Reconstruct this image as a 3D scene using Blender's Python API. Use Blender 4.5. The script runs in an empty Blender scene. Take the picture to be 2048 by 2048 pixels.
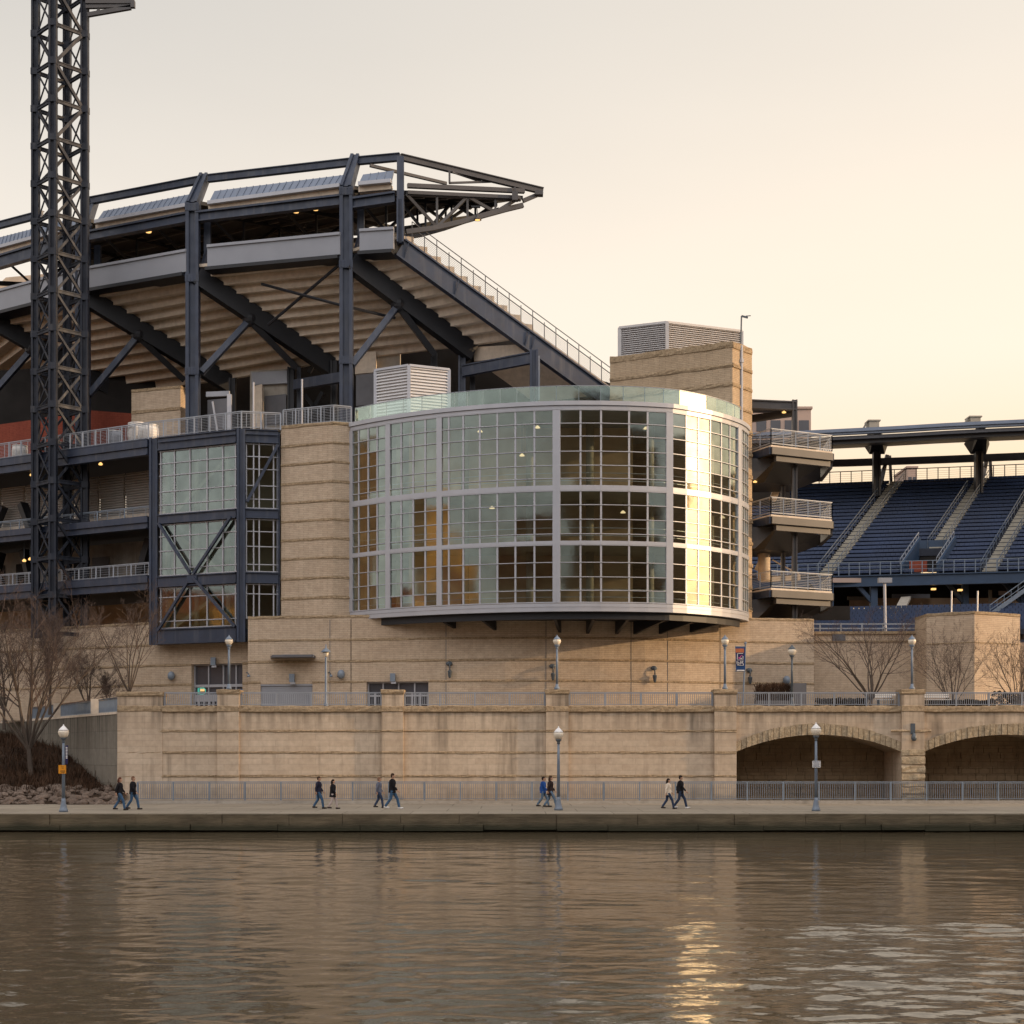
import bpy, bmesh, math, random
from mathutils import Vector, Matrix, noise as mnoise
rnd = random.Random(7)
R = math.radians
S = bpy.context.scene
COL = S.collection

# ------------------------------------------------------------------ camera
# level camera on the near bank, 4.1 m above the water, looking along +Y (lens shifted up)
F = 3000.0; VH = 1500.0; ZC = 4.1
def X(u, Y): return (u - 1024.0) / F * Y
def Z(v, Y): return ZC + (VH - v) / F * Y
def P(u, v, Y): return Vector((X(u, Y), Y, Z(v, Y)))
cam_d = bpy.data.cameras.new('camera')
cam = bpy.data.objects.new('camera', cam_d); COL.objects.link(cam)
cam.location = (0, 0, ZC); cam.rotation_euler = (R(90), 0, 0)
cam_d.sensor_width = 36; cam_d.lens = F / 2048 * 36
cam_d.shift_y = (VH - 1024) / 2048
cam_d.clip_end = 6000; cam_d.clip_start = 0.5
S.camera = cam

# ------------------------------------------------------------------ sky + sun
SUN_AZ = R(-7.5)       # angle past +X towards +Y
SUN_EL = R(11.5)
sdir = Vector((math.cos(SUN_AZ) * math.cos(SUN_EL), math.sin(SUN_AZ) * math.cos(SUN_EL), math.sin(SUN_EL)))
W = bpy.data.worlds.new('World'); S.world = W; W.use_nodes = True
nt = W.node_tree; nt.nodes.clear()
def wn(t, **k):
    n = nt.nodes.new(t)
    for a, b in k.items(): setattr(n, a, b)
    return n
wl_ = nt.links.new
out = wn('ShaderNodeOutputWorld'); bg = wn('ShaderNodeBackground')
wl_(bg.outputs[0], out.inputs[0])
bg.inputs['Strength'].default_value = 0.12
tc = wn('ShaderNodeTexCoord')
sky = wn('ShaderNodeTexSky', sky_type='NISHITA', sun_disc=False)
sky.sun_elevation = SUN_EL; sky.sun_rotation = R(90) - SUN_AZ
sky.air_density = 1.2; sky.dust_density = 3.0; sky.ozone_density = 1.0
sep = wn('ShaderNodeSeparateXYZ'); wl_(tc.outputs['Generated'], sep.inputs[0])
def wmath(op, a, b=None, c=None, clamp=False):
    n = wn('ShaderNodeMath', operation=op, use_clamp=clamp)
    for i, q in enumerate((a, b, c)):
        if q is None: continue
        if isinstance(q, (int, float)): n.inputs[i].default_value = q
        else: wl_(q, n.inputs[i])
    return n.outputs[0]
def wrange(val, a, b, c=0.0, d=1.0):
    n = wn('ShaderNodeMapRange', interpolation_type='SMOOTHSTEP')
    wl_(val, n.inputs[0])
    for i, q in zip((1, 2, 3, 4), (a, b, c, d)): n.inputs[i].default_value = q
    return n.outputs[0]
def wmix(f, a, b, t='MIX'):
    n = wn('ShaderNodeMix', data_type='RGBA', blend_type=t)
    if isinstance(f, (int, float)): n.inputs['Factor'].default_value = f
    else: wl_(f, n.inputs['Factor'])
    for q, s in ((a, n.inputs['A']), (b, n.inputs['B'])):
        if isinstance(q, tuple): s.default_value = (*q, 1)
        else: wl_(q, s)
    return n.outputs['Result']
# evening haze: cream near the horizon, warmer towards the sun (+X), greyer overhead, cooler away from it
el = sep.outputs['Z']
warm = wrange(sep.outputs['X'], -0.34, 0.34)
hor = wmix(warm, (7.6, 6.25, 4.8), (8.4, 5.95, 3.35))
mid = wmix(warm, (7.5, 6.8, 5.95), (8.3, 7.1, 5.75))
top = wmix(warm, (5.1, 4.85, 4.5), (6.7, 6.1, 5.35))
zen = (5.6, 5.7, 6.1)
c1 = wmix(wrange(el, 0.11, 0.26), hor, mid)
c2 = wmix(wrange(el, 0.25, 0.47), c1, top)
c3 = wmix(wrange(el, 0.42, 0.95), c2, zen)
back = wmix(wrange(el, 0.05, 0.5), (6.4, 6.3, 6.2), (12.9, 12.4, 12.4))
c4 = wmix(wrange(sep.outputs['Y'], -0.45, 0.25), back, c3)
hz = wn('ShaderNodeTexNoise'); hm = wn('ShaderNodeMapping'); wl_(tc.outputs['Generated'], hm.inputs[0]); hm.inputs['Scale'].default_value = (1.6, 1.6, 6.0)
wl_(hm.outputs[0], hz.inputs['Vector']); hz.inputs['Scale'].default_value = 2.2; hz.inputs['Detail'].default_value = 4
hv = wrange(hz.outputs['Fac'], 0.3, 0.7, 0.988, 1.01)
hs = wn('ShaderNodeVectorMath', operation='SCALE'); wl_(c4, hs.inputs[0]); wl_(hv, hs.inputs['Scale'])
c5 = wmix(0.06, hs.outputs[0], sky.outputs[0])
# bright aureole of the low sun in the haze
dp = wn('ShaderNodeVectorMath', operation='DOT_PRODUCT')
wl_(tc.outputs['Generated'], dp.inputs[0]); dp.inputs[1].default_value = sdir
g1 = wmath('POWER', wmath('MAXIMUM', dp.outputs['Value'], 0.0), 130.0)
glow = wn('ShaderNodeVectorMath', operation='SCALE'); glow.inputs[0].default_value = (80, 37, 13)
wl_(g1, glow.inputs['Scale'])
c6 = wn('ShaderNodeVectorMath', operation='ADD'); wl_(c5, c6.inputs[0]); wl_(glow.outputs[0], c6.inputs[1])
wl_(c6.outputs[0], bg.inputs['Color'])

sun_d = bpy.data.lights.new('sun', 'SUN'); sun = bpy.data.objects.new('sun', sun_d); COL.objects.link(sun)
sun_d.energy = 3.1; sun_d.angle = R(0.5); sun_d.color = (1.0, 0.70, 0.40)
sun.rotation_euler = (-sdir).to_track_quat('-Z', 'Y').to_euler()
sun.location = (300, 30, 120)

S.view_settings.view_transform = 'Standard'; S.view_settings.look = 'None'
S.view_settings.exposure = 0.22; S.view_settings.gamma = 1.0
S.view_settings.use_curve_mapping = False
S.cycles.use_denoising = True
S.cycles.max_bounces = 8; S.cycles.transparent_max_bounces = 16
S.cycles.diffuse_bounces = 4; S.cycles.glossy_bounces = 5
S.cycles.caustics_reflective = True; S.cycles.caustics_refractive = False
S.cycles.sample_clamp_indirect = 6

# ------------------------------------------------------------------ materials
class NT:
    def __init__(s, name):
        s.m = bpy.data.materials.new(name); s.m.use_nodes = True
        s.t = s.m.node_tree; s.t.nodes.clear()
        s.out = s.t.nodes.new('ShaderNodeOutputMaterial')
        s._pos = None
    def n(s, t, ins=None, **k):
        q = s.t.nodes.new(t)
        for a, b in k.items(): setattr(q, a, b)
        for a, b in (ins or {}).items(): s.set(q.inputs[a], b)
        return q
    def set(s, sock, v):
        if hasattr(v, 'is_output') or hasattr(v, 'links'): s.t.links.new(v, sock)
        elif isinstance(v, tuple) and len(v) == 3 and sock.type == 'RGBA': sock.default_value = (*v, 1)
        else: sock.default_value = v
    def pos(s):
        if not s._pos: s._pos = s.n('ShaderNodeNewGeometry').outputs['Position']
        return s._pos
    def noise(s, scale, detail=3, vec=None, rough=.55, sc=(1, 1, 1)):
        v = vec if vec is not None else s.pos()
        mp = s.n('ShaderNodeMapping', {'Vector': v, 'Scale': sc})
        return s.n('ShaderNodeTexNoise', {'Vector': mp.outputs[0], 'Scale': scale, 'Detail': detail, 'Roughness': rough}).outputs['Fac']
    def rng(s, v, a, b, c=0.0, d=1.0):
        return s.n('ShaderNodeMapRange', {0: v, 1: a, 2: b, 3: c, 4: d}).outputs[0]
    def mix(s, f, a, b, t='MIX'):
        q = s.n('ShaderNodeMix', data_type='RGBA', blend_type=t)
        s.set(q.inputs['Factor'], f); s.set(q.inputs['A'], a); s.set(q.inputs['B'], b)
        return q.outputs['Result']
    def math(s, op, a, b=0.0):
        q = s.n('ShaderNodeMath', operation=op); s.set(q.inputs[0], a); s.set(q.inputs[1], b)
        return q.outputs[0]
    def bsdf(s, col, rough=.6, metal=0.0, spec=.4, bump=None, bstr=.3, bdist=.02, **k):
        q = s.n('ShaderNodeBsdfPrincipled', {'Base Color': col, 'Roughness': rough, 'Metallic': metal, 'Specular IOR Level': spec})
        for a, b in k.items(): s.set(q.inputs[a.replace('_', ' ')], b)
        if bump is not None:
            b = s.n('ShaderNodeBump', {'Height': bump, 'Strength': bstr, 'Distance': bdist})
            s.t.links.new(b.outputs[0], q.inputs['Normal'])
        s.t.links.new(q.outputs[0], s.out.inputs[0])
        return q
def sc(c, f): return tuple(min(1.0, x * f) for x in c)
def plain(name, col, rough=.5, metal=0.0, spec=.4, var=.12, nscale=1.5, bump=0.0):
    t = NT(name)
    f = t.rng(t.noise(nscale, 4), .3, .7)
    c = t.mix(f, sc(col, 1 - var), sc(col, 1 + var))
    t.bsdf(c, rough, metal, spec, t.noise(nscale * 12, 2) if bump else None, bump)
    return t.m
def masonry(name, ca, cb, bw=.5, rh=.125, mortar=.68, streak=.3, bstr=.5, ztop=None, brk=True, ugain=.7):
    t = NT(name)
    sp = t.n('ShaderNodeSeparateXYZ', {0: t.pos()})
    u = t.math('ADD', sp.outputs[0], t.math('MULTIPLY', sp.outputs[1], ugain))
    vec = t.n('ShaderNodeCombineXYZ', {0: u, 1: sp.outputs[2]}).outputs[0]
    big = t.rng(t.noise(.22, 5), .3, .72)
    col = t.mix(big, ca, cb)
    fine = t.rng(t.noise(3.0, 4), .25, .75, .86, 1.12)
    col = t.mix(1.0, col, t.n('ShaderNodeCombineXYZ', {0: fine, 1: fine, 2: fine}).outputs[0], 'MULTIPLY')
    h = None
    if brk:
        b = t.n('ShaderNodeTexBrick', {'Vector': vec, 'Color1': (1, 1, 1), 'Color2': (.91, .89, .87), 'Mortar': (mortar,) * 3,
                                       'Scale': 1.0, 'Mortar Size': .016, 'Mortar Smooth': .3, 'Bias': 0.0, 'Brick Width': bw, 'Row Height': rh})
        col = t.mix(.85, col, b.outputs['Color'], 'MULTIPLY')
        h = b.outputs['Fac']
    st = t.rng(t.noise(1.0, 4, sc=(1.7, 1.7, .10)), .50, .72)
    st2 = t.rng(t.noise(.35, 3), .38, .62)
    st = t.math('MULTIPLY', st, st2)
    if ztop is not None:      # weather streaks that run down from under a coping
        a, b_ = ztop
        st3 = t.rng(sp.outputs[2], a, b_, 0.0, 1.0)
        run = t.rng(t.noise(1.0, 3, sc=(2.3, 2.3, .13)), .42, .66)
        st = t.math('MAXIMUM', st, t.math('MULTIPLY', run, st3))
    col = t.mix(t.math('MULTIPLY', st, streak), col, sc(ca, .34))
    bump = t.noise(14.0, 3)
    if h is not None: bump = t.math('SUBTRACT', bump, t.math('MULTIPLY', h, 1.5))
    t.bsdf(col, .9, 0, .15, bump, bstr, .012)
    return t.m
M = {}
M['brick'] = masonry('buff_brick', (.455, .352, .255), (.535, .428, .32), streak=.22)
M['brick_dark'] = masonry('buff_brick_tower', (.41, .31, .205), (.475, .365, .25), streak=.25)
M['wallstone'] = masonry('retaining_stone', (.465, .365, .268), (.56, .455, .345), bw=1.6, rh=.36, mortar=.78, streak=.85, ztop=(4.7, 6.7))
M['rough'] = masonry('rock_face_stone', (.37, .28, .17), (.47, .365, .235), streak=.5, brk=False, bstr=1.0)
M['rock_vouss'] = masonry('arch_stone', (.37, .29, .19), (.47, .375, .25), streak=.35, brk=False, bstr=1.0)
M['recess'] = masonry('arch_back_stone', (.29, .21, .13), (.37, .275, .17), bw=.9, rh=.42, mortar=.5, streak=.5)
M['concrete_wall'] = masonry('stained_concrete', (.165, .15, .125), (.225, .205, .17), bw=3.2, rh=1.05, mortar=.6, streak=.9, ztop=(3.0, 6.2))
M['redbrick'] = masonry('red_brick', (.22, .055, .035), (.28, .075, .045), bw=.4, rh=.14, streak=.15)
def steel_mat(name, col, rough=.44, spec=.5):
    t = NT(name)
    c = t.mix(t.rng(t.noise(.7, 4), .3, .7), sc(col, .78), sc(col, 1.22))
    dust = t.math('MULTIPLY', t.rng(t.noise(1.0, 4, sc=(2.6, 2.6, .16)), .52, .75), .35)
    c = t.mix(dust, c, (.13, .125, .125))
    rust = t.math('MULTIPLY', t.rng(t.noise(2.4, 5, rough=.7), .66, .74), .5)
    c = t.mix(rust, c, (.09, .045, .028))
    t.bsdf(c, t.rng(t.noise(1.5, 3), .3, .7, rough - .08, rough + .14), 0, spec, t.noise(3, 3), .08, .02); return t.m
M['steel'] = steel_mat('navy_steel', (.021, .031, .058))
M['steel_dark'] = plain('shaded_steel', (.011, .012, .016), .5, 0, .4, .2, .8)  # near-black copy of the navy steel, shade put into the colour
M['steel_warm'] = plain('brown_grey_steel', (.060, .056, .056), .45, 0, .45, .15, .8)  # browner steel; on some members the sunlit tone is put into the colour
M['fascia'] = plain('grey_panel', (.245, .255, .285), .45, 0, .4, .06, .6)
M['roofmetal'] = plain('blue_grey_metal', (.17, .20, .26), .45, .1, .5, .08, 1.0)
M['alum'] = plain('aluminium', (.37, .375, .405), .38, .2, .5, .06, 1.0)
M['rail'] = plain('galvanised_rail', (.27, .29, .325), .4, .2, .5, .1, 1.0)
M['rail_blue'] = plain('blue_grey_paint', (.165, .20, .245), .42, 0, .5, .12, 2.0)
M['pole'] = plain('lamp_pole_paint', (.135, .17, .22), .42, 0, .5, .14, 3.0)
M['pole_dark'] = plain('dark_pole_paint', (.07, .085, .10), .42, 0, .5, .14, 3.0)
M['louver'] = plain('louver_metal', (.55, .54, .54), .45, .1, .5, .06, 1.0)
M['louver_w'] = plain('louver_metal_warm', (.46, .44, .43), .45, .1, .5, .06, 1.0)
M['louver_dark'] = plain('dim_louver', (.46, .42, .38), .6, 0, .3, .1, 1.0)
M['precast'] = masonry('precast_concrete', (.56, .47, .37), (.66, .565, .46), streak=.25, brk=False, bstr=.4)
M['concrete'] = masonry('grey_concrete', (.30, .27, .23), (.38, .345, .295), streak=.5, brk=False, bstr=.4)
def paving_mat():
    t = NT('promenade_concrete')
    b = t.n('ShaderNodeTexBrick', {'Vector': t.pos(), 'Color1': (1, 1, 1), 'Color2': (.90, .89, .87), 'Mortar': (.5, .48, .45), 'Scale': 1.0, 'Mortar Size': .03, 'Mortar Smooth': .3, 'Bias': 0.0, 'Brick Width': 3.4, 'Row Height': 3.7})
    c = t.mix(t.rng(t.noise(.5, 5, sc=(.5, 1.2, 1)), .3, .7), (.225, .19, .145), (.31, .265, .205))
    c = t.mix(t.rng(t.noise(2.2, 5), .56, .75, 0, .5), c, (.13, .11, .085))
    t.bsdf(t.mix(.9, c, b.outputs['Color'], 'MULTIPLY'), .9, 0, .15, t.noise(14, 3), .3, .01); return t.m
M['paving'] = paving_mat()
M['steel_tower'] = steel_mat('blackened_steel', (.016, .020, .031), .58, .3)
M['panel_grey'] = plain('grey_painted_panel', (.27, .28, .31), .5, 0, .4, .07, .8)
M['panel_dark'] = plain('dark_panel', (.10, .10, .11), .55, 0, .4, .15, .8)
M['dark'] = plain('unlit_interior', (.018, .016, .015), .8, 0, .2, .3, .5)  # black sheet colour that holds the shade of unlit spaces
M['interior'] = plain('brown_interior', (.50, .36, .24), .7, 0, .3, .3, .35)
M['interior_l'] = plain('pale_interior', (.30, .27, .22), .7, 0, .3, .15, .5)
M['white'] = plain('white_paint', (.62, .60, .57), .5, 0, .4, .08, 1.0)
M['seat'] = plain('blue_seat_plastic', (.014, .030, .078), .5, 0, .4, .25, .3)
M['seat_step'] = plain('seating_step', (.030, .034, .046), .8, 0, .2, .2, .6)
M['aisle'] = masonry('aisle_concrete', (.30, .28, .235), (.37, .345, .29), streak=.4, brk=False)
M['blue_wall'] = plain('blue_painted_steel', (.028, .052, .095), .5, 0, .4, .15, .8)
M['pink'] = plain('distant_facade', (.42, .31, .255), .8, 0, .2, .06, .1)
M['window_dark'] = plain('dim_window', (.06, .06, .07), .25, 0, .5, .2, .2)
M['soil'] = plain('bank_soil', (.035, .022, .014), .95, 0, .1, .45, .6, .5)
M['brush'] = plain('dry_brush', (.060, .034, .021), .9, 0, .1, .5, .5)
M['bark'] = plain('grey_brown_bark', (.088, .070, .057), .9, 0, .1, .25, 1.2)
M['twig'] = plain('reddish_twig', (.090, .066, .056), .9, 0, .1, .25, .6)
M['hedge'] = plain('dark_hedge', (.030, .022, .014), .95, 0, .1, .4, 2.0)
M['rock'] = masonry('riprap_rock', (.17, .125, .095), (.30, .225, .175), streak=.4, brk=False, bstr=1.0)
M['aisle_rail'] = plain('dull_blue_paint', (.085, .105, .135), .5, 0, .4, .15, 2)
M['town_window'] = plain('town_window', (.20, .12, .06), .5, 0, .3, .3, .3)
M['brick_town'] = masonry('town_red_brick', (.20, .075, .045), (.26, .10, .06), streak=.2)
M['tan_town'] = masonry('town_ochre_brick', (.60, .32, .10), (.66, .38, .13), streak=.2)
M['dark_town'] = masonry('town_brown_brick', (.20, .125, .08), (.26, .165, .105), streak=.2)
M['quay'] = None
M['orange'] = plain('orange_sign', (.62, .24, .008), .5, 0, .4, .06, 3)
M['ink'] = plain('black_ink', (.012, .012, .014), .6, 0, .3, .1, 2)
M['b_blue'] = plain('banner_blue', (.018, .055, .16), .7, 0, .2, .1, 2)
M['b_navy'] = plain('banner_navy', (.025, .022, .075), .7, 0, .2, .1, 2)
M['b_orange'] = plain('banner_orange', (.40, .125, .055), .7, 0, .2, .12, 5)
M['b_pink'] = plain('banner_pink', (.60, .13, .32), .7, 0, .2, .12, 5)
M['b_white'] = plain('banner_white', (.62, .60, .58), .7, 0, .2, .08, 5)

def rough_mat(name, ca, cb):
    t = NT(name)
    a = t.rng(t.noise(5.5, 5, rough=.7), .32, .68); b = t.rng(t.noise(.4, 3), .3, .7)
    col = t.mix(b, ca, cb); col = t.mix(a, sc(ca, .58), col)
    t.bsdf(col, .95, 0, .1, t.noise(7, 5, rough=.7), 1.0, .06); return t.m
M['rough'] = rough_mat('rock_face_course', (.36, .265, .165), (.46, .35, .23))
M['rock_vouss'] = rough_mat('rock_face_arch', (.40, .315, .21), (.50, .40, .275))
M['rock'] = rough_mat('riprap_stone', (.16, .12, .095), (.26, .20, .16))
def quay_mat():
    t = NT('wet_quay_stone')
    z = t.n('ShaderNodeSeparateXYZ', {0: t.pos()}).outputs[2]
    c = t.mix(t.rng(t.noise(.7, 5, sc=(1, 1, 3)), .3, .7), (.075, .058, .035), (.150, .118, .073))
    w = t.math('ADD', z, t.math('MULTIPLY', t.noise(.8, 4), .35))
    algae = t.rng(w, .42, .70, 1.0, 0.0)
    c = t.mix(t.math('MULTIPLY', algae, .88), c, (.018, .020, .009))
    lay = t.rng(t.noise(1.0, 3, sc=(.12, .12, 6.0)), .50, .66)
    c = t.mix(t.math('MULTIPLY', lay, .45), c, (.05, .042, .026))
    t.bsdf(c, .75, 0, .3, t.noise(6, 4, sc=(.5, .5, 2)), .9, .03)
    return t.m
M['quay'] = quay_mat()

def water_mat():
    t = NT('river_water')
    c = t.noise(4.2, 3, sc=(.6, 1.0, 1))
    patch = t.rng(t.noise(.075, 3, sc=(.30, 1.25, 1)), .38, .66, .4, 1.2)
    c2_ = t.noise(1.9, 3, sc=(.55, 1.0, 1))
    h = t.math('ADD', t.math('MULTIPLY', c, .011), t.math('MULTIPLY', c2_, .026))
    gu = t.n('ShaderNodeAttribute', attribute_name='gust').outputs['Fac']
    h = t.math('MULTIPLY', h, t.math('MULTIPLY', patch, t.math('ADD', t.math('MULTIPLY', gu, .35), 1.0)))
    col = t.mix(t.rng(t.noise(.05, 3, sc=(.4, 1, 1)), .3, .7), (.085, .063, .036), (.10, .075, .045))
    q = t.bsdf(col, .045, 0, .5)
    q.inputs['IOR'].default_value = 1.45
    bp = t.n('ShaderNodeBump', {'Height': h, 'Strength': 1.0, 'Distance': 1.0})
    t.t.links.new(bp.outputs[0], q.inputs['Normal'])
    return t.m
M['water'] = water_mat()

def glass_mat(name, tint, refl=.115, rcol=(.80, .92, .84), rough=.045):
    t = NT(name)
    fr = t.n('ShaderNodeLayerWeight', {'Blend': .35}).outputs['Facing']
    f = t.math('MULTIPLY', t.rng(fr, 0, 1, refl, .98), t.rng(t.noise(1.1, 3), .3, .7, .82, 1.12))
    tr = t.n('ShaderNodeBsdfTransparent', {'Color': tint})
    # slight pane-to-pane waviness of the coated glass
    w = t.n('ShaderNodeBump', {'Height': t.noise(.9, 2), 'Strength': .03, 'Distance': .05})
    gl = t.n('ShaderNodeBsdfGlossy', {'Color': rcol, 'Roughness': rough, 'Normal': w.outputs[0]})
    mx = t.n('ShaderNodeMixShader', {0: f, 1: tr.outputs[0], 2: gl.outputs[0]})
    t.t.links.new(mx.outputs[0], t.out.inputs[0])
    return t.m
M['glass'] = glass_mat('coated_glass', (.74, .80, .75))
M['glass_clear'] = glass_mat('green_clear_glass', (.85, .91, .88), .08)
M['glass_box'] = glass_mat('stair_glass', (.66, .74, .69), .08, (.80, .92, .86))
M['globe'] = None
def globe_mat(name, col):
    t = NT(name)
    t.bsdf(t.mix(t.rng(t.noise(6, 2), .3, .7), sc(col, .9), sc(col, 1.08)), .25, 0, .5, Subsurface_Weight=.0)
    return t.m
M['globe'] = globe_mat('frosted_globe', (.70, .62, .50))
M['globe_cap'] = globe_mat('globe_cap', (.72, .70, .68))
def emis(name, col, st):
    t = NT(name)
    e = t.n('ShaderNodeEmission', {'Color': col, 'Strength': st})
    t.t.links.new(e.outputs[0], t.out.inputs[0]); return t.m
M['lamp_on'] = emis('lit_lamp', (1.0, .55, .18), 1.4)
M['lamp_white'] = emis('lit_lamp_pale', (1.0, .74, .40), 1.0)
M['neon_teal'] = emis('neon_teal', (.10, .55, .42), .9)
M['neon_gold'] = emis('neon_gold', (1.0, .62, .25), .9)
M['neon_blue'] = emis('neon_blue', (.10, .22, .45), .7)

# ------------------------------------------------------------------ mesh helpers
def wloc(o):
    v = Vector((0, 0, 0))
    while o is not None: v = v + o.location; o = o.parent
    return v
class MB:
    def __init__(s): s.v = []; s.f = []
    def add(s, vs, fs):
        b = len(s.v); s.v += [tuple(p) for p in vs]; s.f += [tuple(b + i for i in f) for f in fs]
    def hexa(s, a):      # a: 4 bottom (ccw), 4 top
        s.add(a, [(0, 3, 2, 1), (4, 5, 6, 7), (0, 1, 5, 4), (1, 2, 6, 5), (2, 3, 7, 6), (3, 0, 4, 7)])
    def box(s, x0, x1, y0, y1, z0, z1):
        s.hexa([(x0, y0, z0), (x1, y0, z0), (x1, y1, z0), (x0, y1, z0), (x0, y0, z1), (x1, y0, z1), (x1, y1, z1), (x0, y1, z1)])
    def beam(s, a, b, w, h, up=(0, 0, 1)):
        a = Vector(a); b = Vector(b); d = (b - a)
        if d.length < 1e-6: return
        d.normalize(); up = Vector(up)
        side = d.cross(up)
        if side.length < 1e-4: side = d.cross(Vector((0, 1, 0)))
        side.normalize(); u = side.cross(d).normalized()
        sw = side * w / 2; uh = u * h / 2
        s.hexa([a - sw - uh, a + sw - uh, b + sw - uh, b - sw - uh, a - sw + uh, a + sw + uh, b + sw + uh, b - sw + uh])
    def ibeam(s, a, b, w, h, up=(0, 0, 1), t=.09):
        a = Vector(a); b = Vector(b); d = (b - a).normalized(); up = Vector(up)
        side = d.cross(up)
        if side.length < 1e-4: side = d.cross(Vector((0, 1, 0)))
        u = side.normalized().cross(d).normalized()
        s.beam(a + u * (h / 2 - t / 2), b + u * (h / 2 - t / 2), w, t, up)
        s.beam(a - u * (h / 2 - t / 2), b - u * (h / 2 - t / 2), w, t, up)
        s.beam(a, b, w * .45, h - 2 * t, up)
    def hcol(s, x, y, z0, z1, w, dpt):     # wide-flange column, flanges seen left and right
        f = w * .26
        s.box(x - w / 2, x - w / 2 + f, y - dpt / 2, y + dpt / 2, z0, z1)
        s.box(x + w / 2 - f, x + w / 2, y - dpt / 2, y + dpt / 2, z0, z1)
        s.box(x - w / 2 + f, x + w / 2 - f, y - dpt * .22, y + dpt * .22, z0, z1)
    def prism(s, poly, z0, z1):
        n = len(poly)
        vs = [(p[0], p[1], z0) for p in poly] + [(p[0], p[1], z1) for p in poly]
        fs = [tuple(reversed(range(n))), tuple(range(n, 2 * n))]
        fs += [(i, (i + 1) % n, n + (i + 1) % n, n + i) for i in range(n)]
        s.add(vs, fs)
    def plate(s, pts, d):     # planar polygon given in 3d, thickened along d
        n = len(pts); d = Vector(d)
        vs = [Vector(p) for p in pts] + [Vector(p) + d for p in pts]
        fs = [tuple(range(n)), tuple(reversed(range(n, 2 * n)))]
        fs += [((i + 1) % n, i, n + i, n + (i + 1) % n) for i in range(n)]
        s.add(vs, fs)
    def quad(s, a, b, c, d): s.add([a, b, c, d], [(0, 1, 2, 3)])
    def tube(s, pts, rad, n=8, cap=True):
        pts = [Vector(p) for p in pts]
        if isinstance(rad, (int, float)): rad = [rad] * len(pts)
        b = len(s.v); prev = None
        for i, p in enumerate(pts):
            d = pts[min(i + 1, len(pts) - 1)] - pts[max(i - 1, 0)]
            d.normalize()
            if prev is None:
                ref = Vector((0, 0, 1)) if abs(d.z) < .9 else Vector((1, 0, 0))
                e1 = d.cross(ref).normalized()
            else:
                e1 = (prev - d * prev.dot(d)).normalized()
            prev = e1; e2 = d.cross(e1)
            for k in range(n):
                a = 2 * math.pi * k / n
                s.v.append(tuple(p + (e1 * math.cos(a) + e2 * math.sin(a)) * rad[i]))
        for i in range(len(pts) - 1):
            for k in range(n):
                k2 = (k + 1) % n
                s.f.append((b + i * n + k, b + i * n + k2, b + (i + 1) * n + k2, b + (i + 1) * n + k))
        if cap:
            s.f.append(tuple(b + k for k in reversed(range(n))))
            s.f.append(tuple(b + (len(pts) - 1) * n + k for k in range(n)))
    def lathe(s, c, prof, n=16):
        b = len(s.v); c = Vector(c)
        for r, z in prof:
            for k in range(n):
                a = 2 * math.pi * k / n
                s.v.append((c.x + r * math.cos(a), c.y + r * math.sin(a), c.z + z))
        for i in range(len(prof) - 1):
            for k in range(n):
                k2 = (k + 1) % n
                s.f.append((b + i * n + k, b + i * n + k2, b + (i + 1) * n + k2, b + (i + 1) * n + k))
        s.f.append(tuple(b + k for k in reversed(range(n))))
        s.f.append(tuple(b + (len(prof) - 1) * n + k for k in range(n)))
    def ellip(s, c, rx, ry, rz, nu=12, nv=8):
        b = len(s.v); c = Vector(c)
        for i in range(1, nv):
            t = math.pi * i / nv
            for k in range(nu):
                a = 2 * math.pi * k / nu
                s.v.append((c.x + rx * math.sin(t) * math.cos(a), c.y + ry * math.sin(t) * math.sin(a), c.z + rz * math.cos(t)))
        for i in range(nv - 2):
            for k in range(nu):
                k2 = (k + 1) % nu
                s.f.append((b + i * nu + k, b + (i + 1) * nu + k, b + (i + 1) * nu + k2, b + i * nu + k2))
        tp = len(s.v); s.v.append((c.x, c.y, c.z + rz)); s.v.append((c.x, c.y, c.z - rz))
        for k in range(nu):
            k2 = (k + 1) % nu
            s.f.append((tp, b + k, b + k2)); s.f.append((tp + 1, b + (nv - 2) * nu + k2, b + (nv - 2) * nu + k))
    def rough(s, p0, p1, z0, z1, prot, nrm=None, step=.45):
        """rock-faced course along p0-p1 (xy), bulging prot outward"""
        a = Vector((p0[0], p0[1], 0)); b = Vector((p1[0], p1[1], 0)); d = b - a; L = d.length
        if L < .05: return
        d.normalize()
        n_ = Vector((d.y, -d.x, 0)) if nrm is None else Vector(nrm)
        n = max(1, int(L / step)); bs = len(s.v); h = z1 - z0
        for i in range(n + 1):
            p = a + d * (L * i / n)
            j1 = prot * rnd.uniform(.25, 1.15); j2 = prot * rnd.uniform(.35, 1.25)
            e0 = rnd.uniform(-.04, .04) * h; e1 = rnd.uniform(-.10, .10) * h
            for o, z in ((-.02, z0 + e0), (j1, z0 + h * .12 + e0), (j2, z0 + h * .5), (j1 * .8, z1 - h * .1 + e1), (-.02, z1 + e1)):
                q = p + n_ * o; s.v.append((q.x, q.y, z))
        for i in range(n):
            for k in range(4):
                s.f.append((bs + i * 5 + k, bs + (i + 1) * 5 + k, bs + (i + 1) * 5 + k + 1, bs + i * 5 + k + 1))
        s.f.append(tuple(bs + k for k in range(5))); s.f.append(tuple(bs + n * 5 + k for k in reversed(range(5))))
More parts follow.
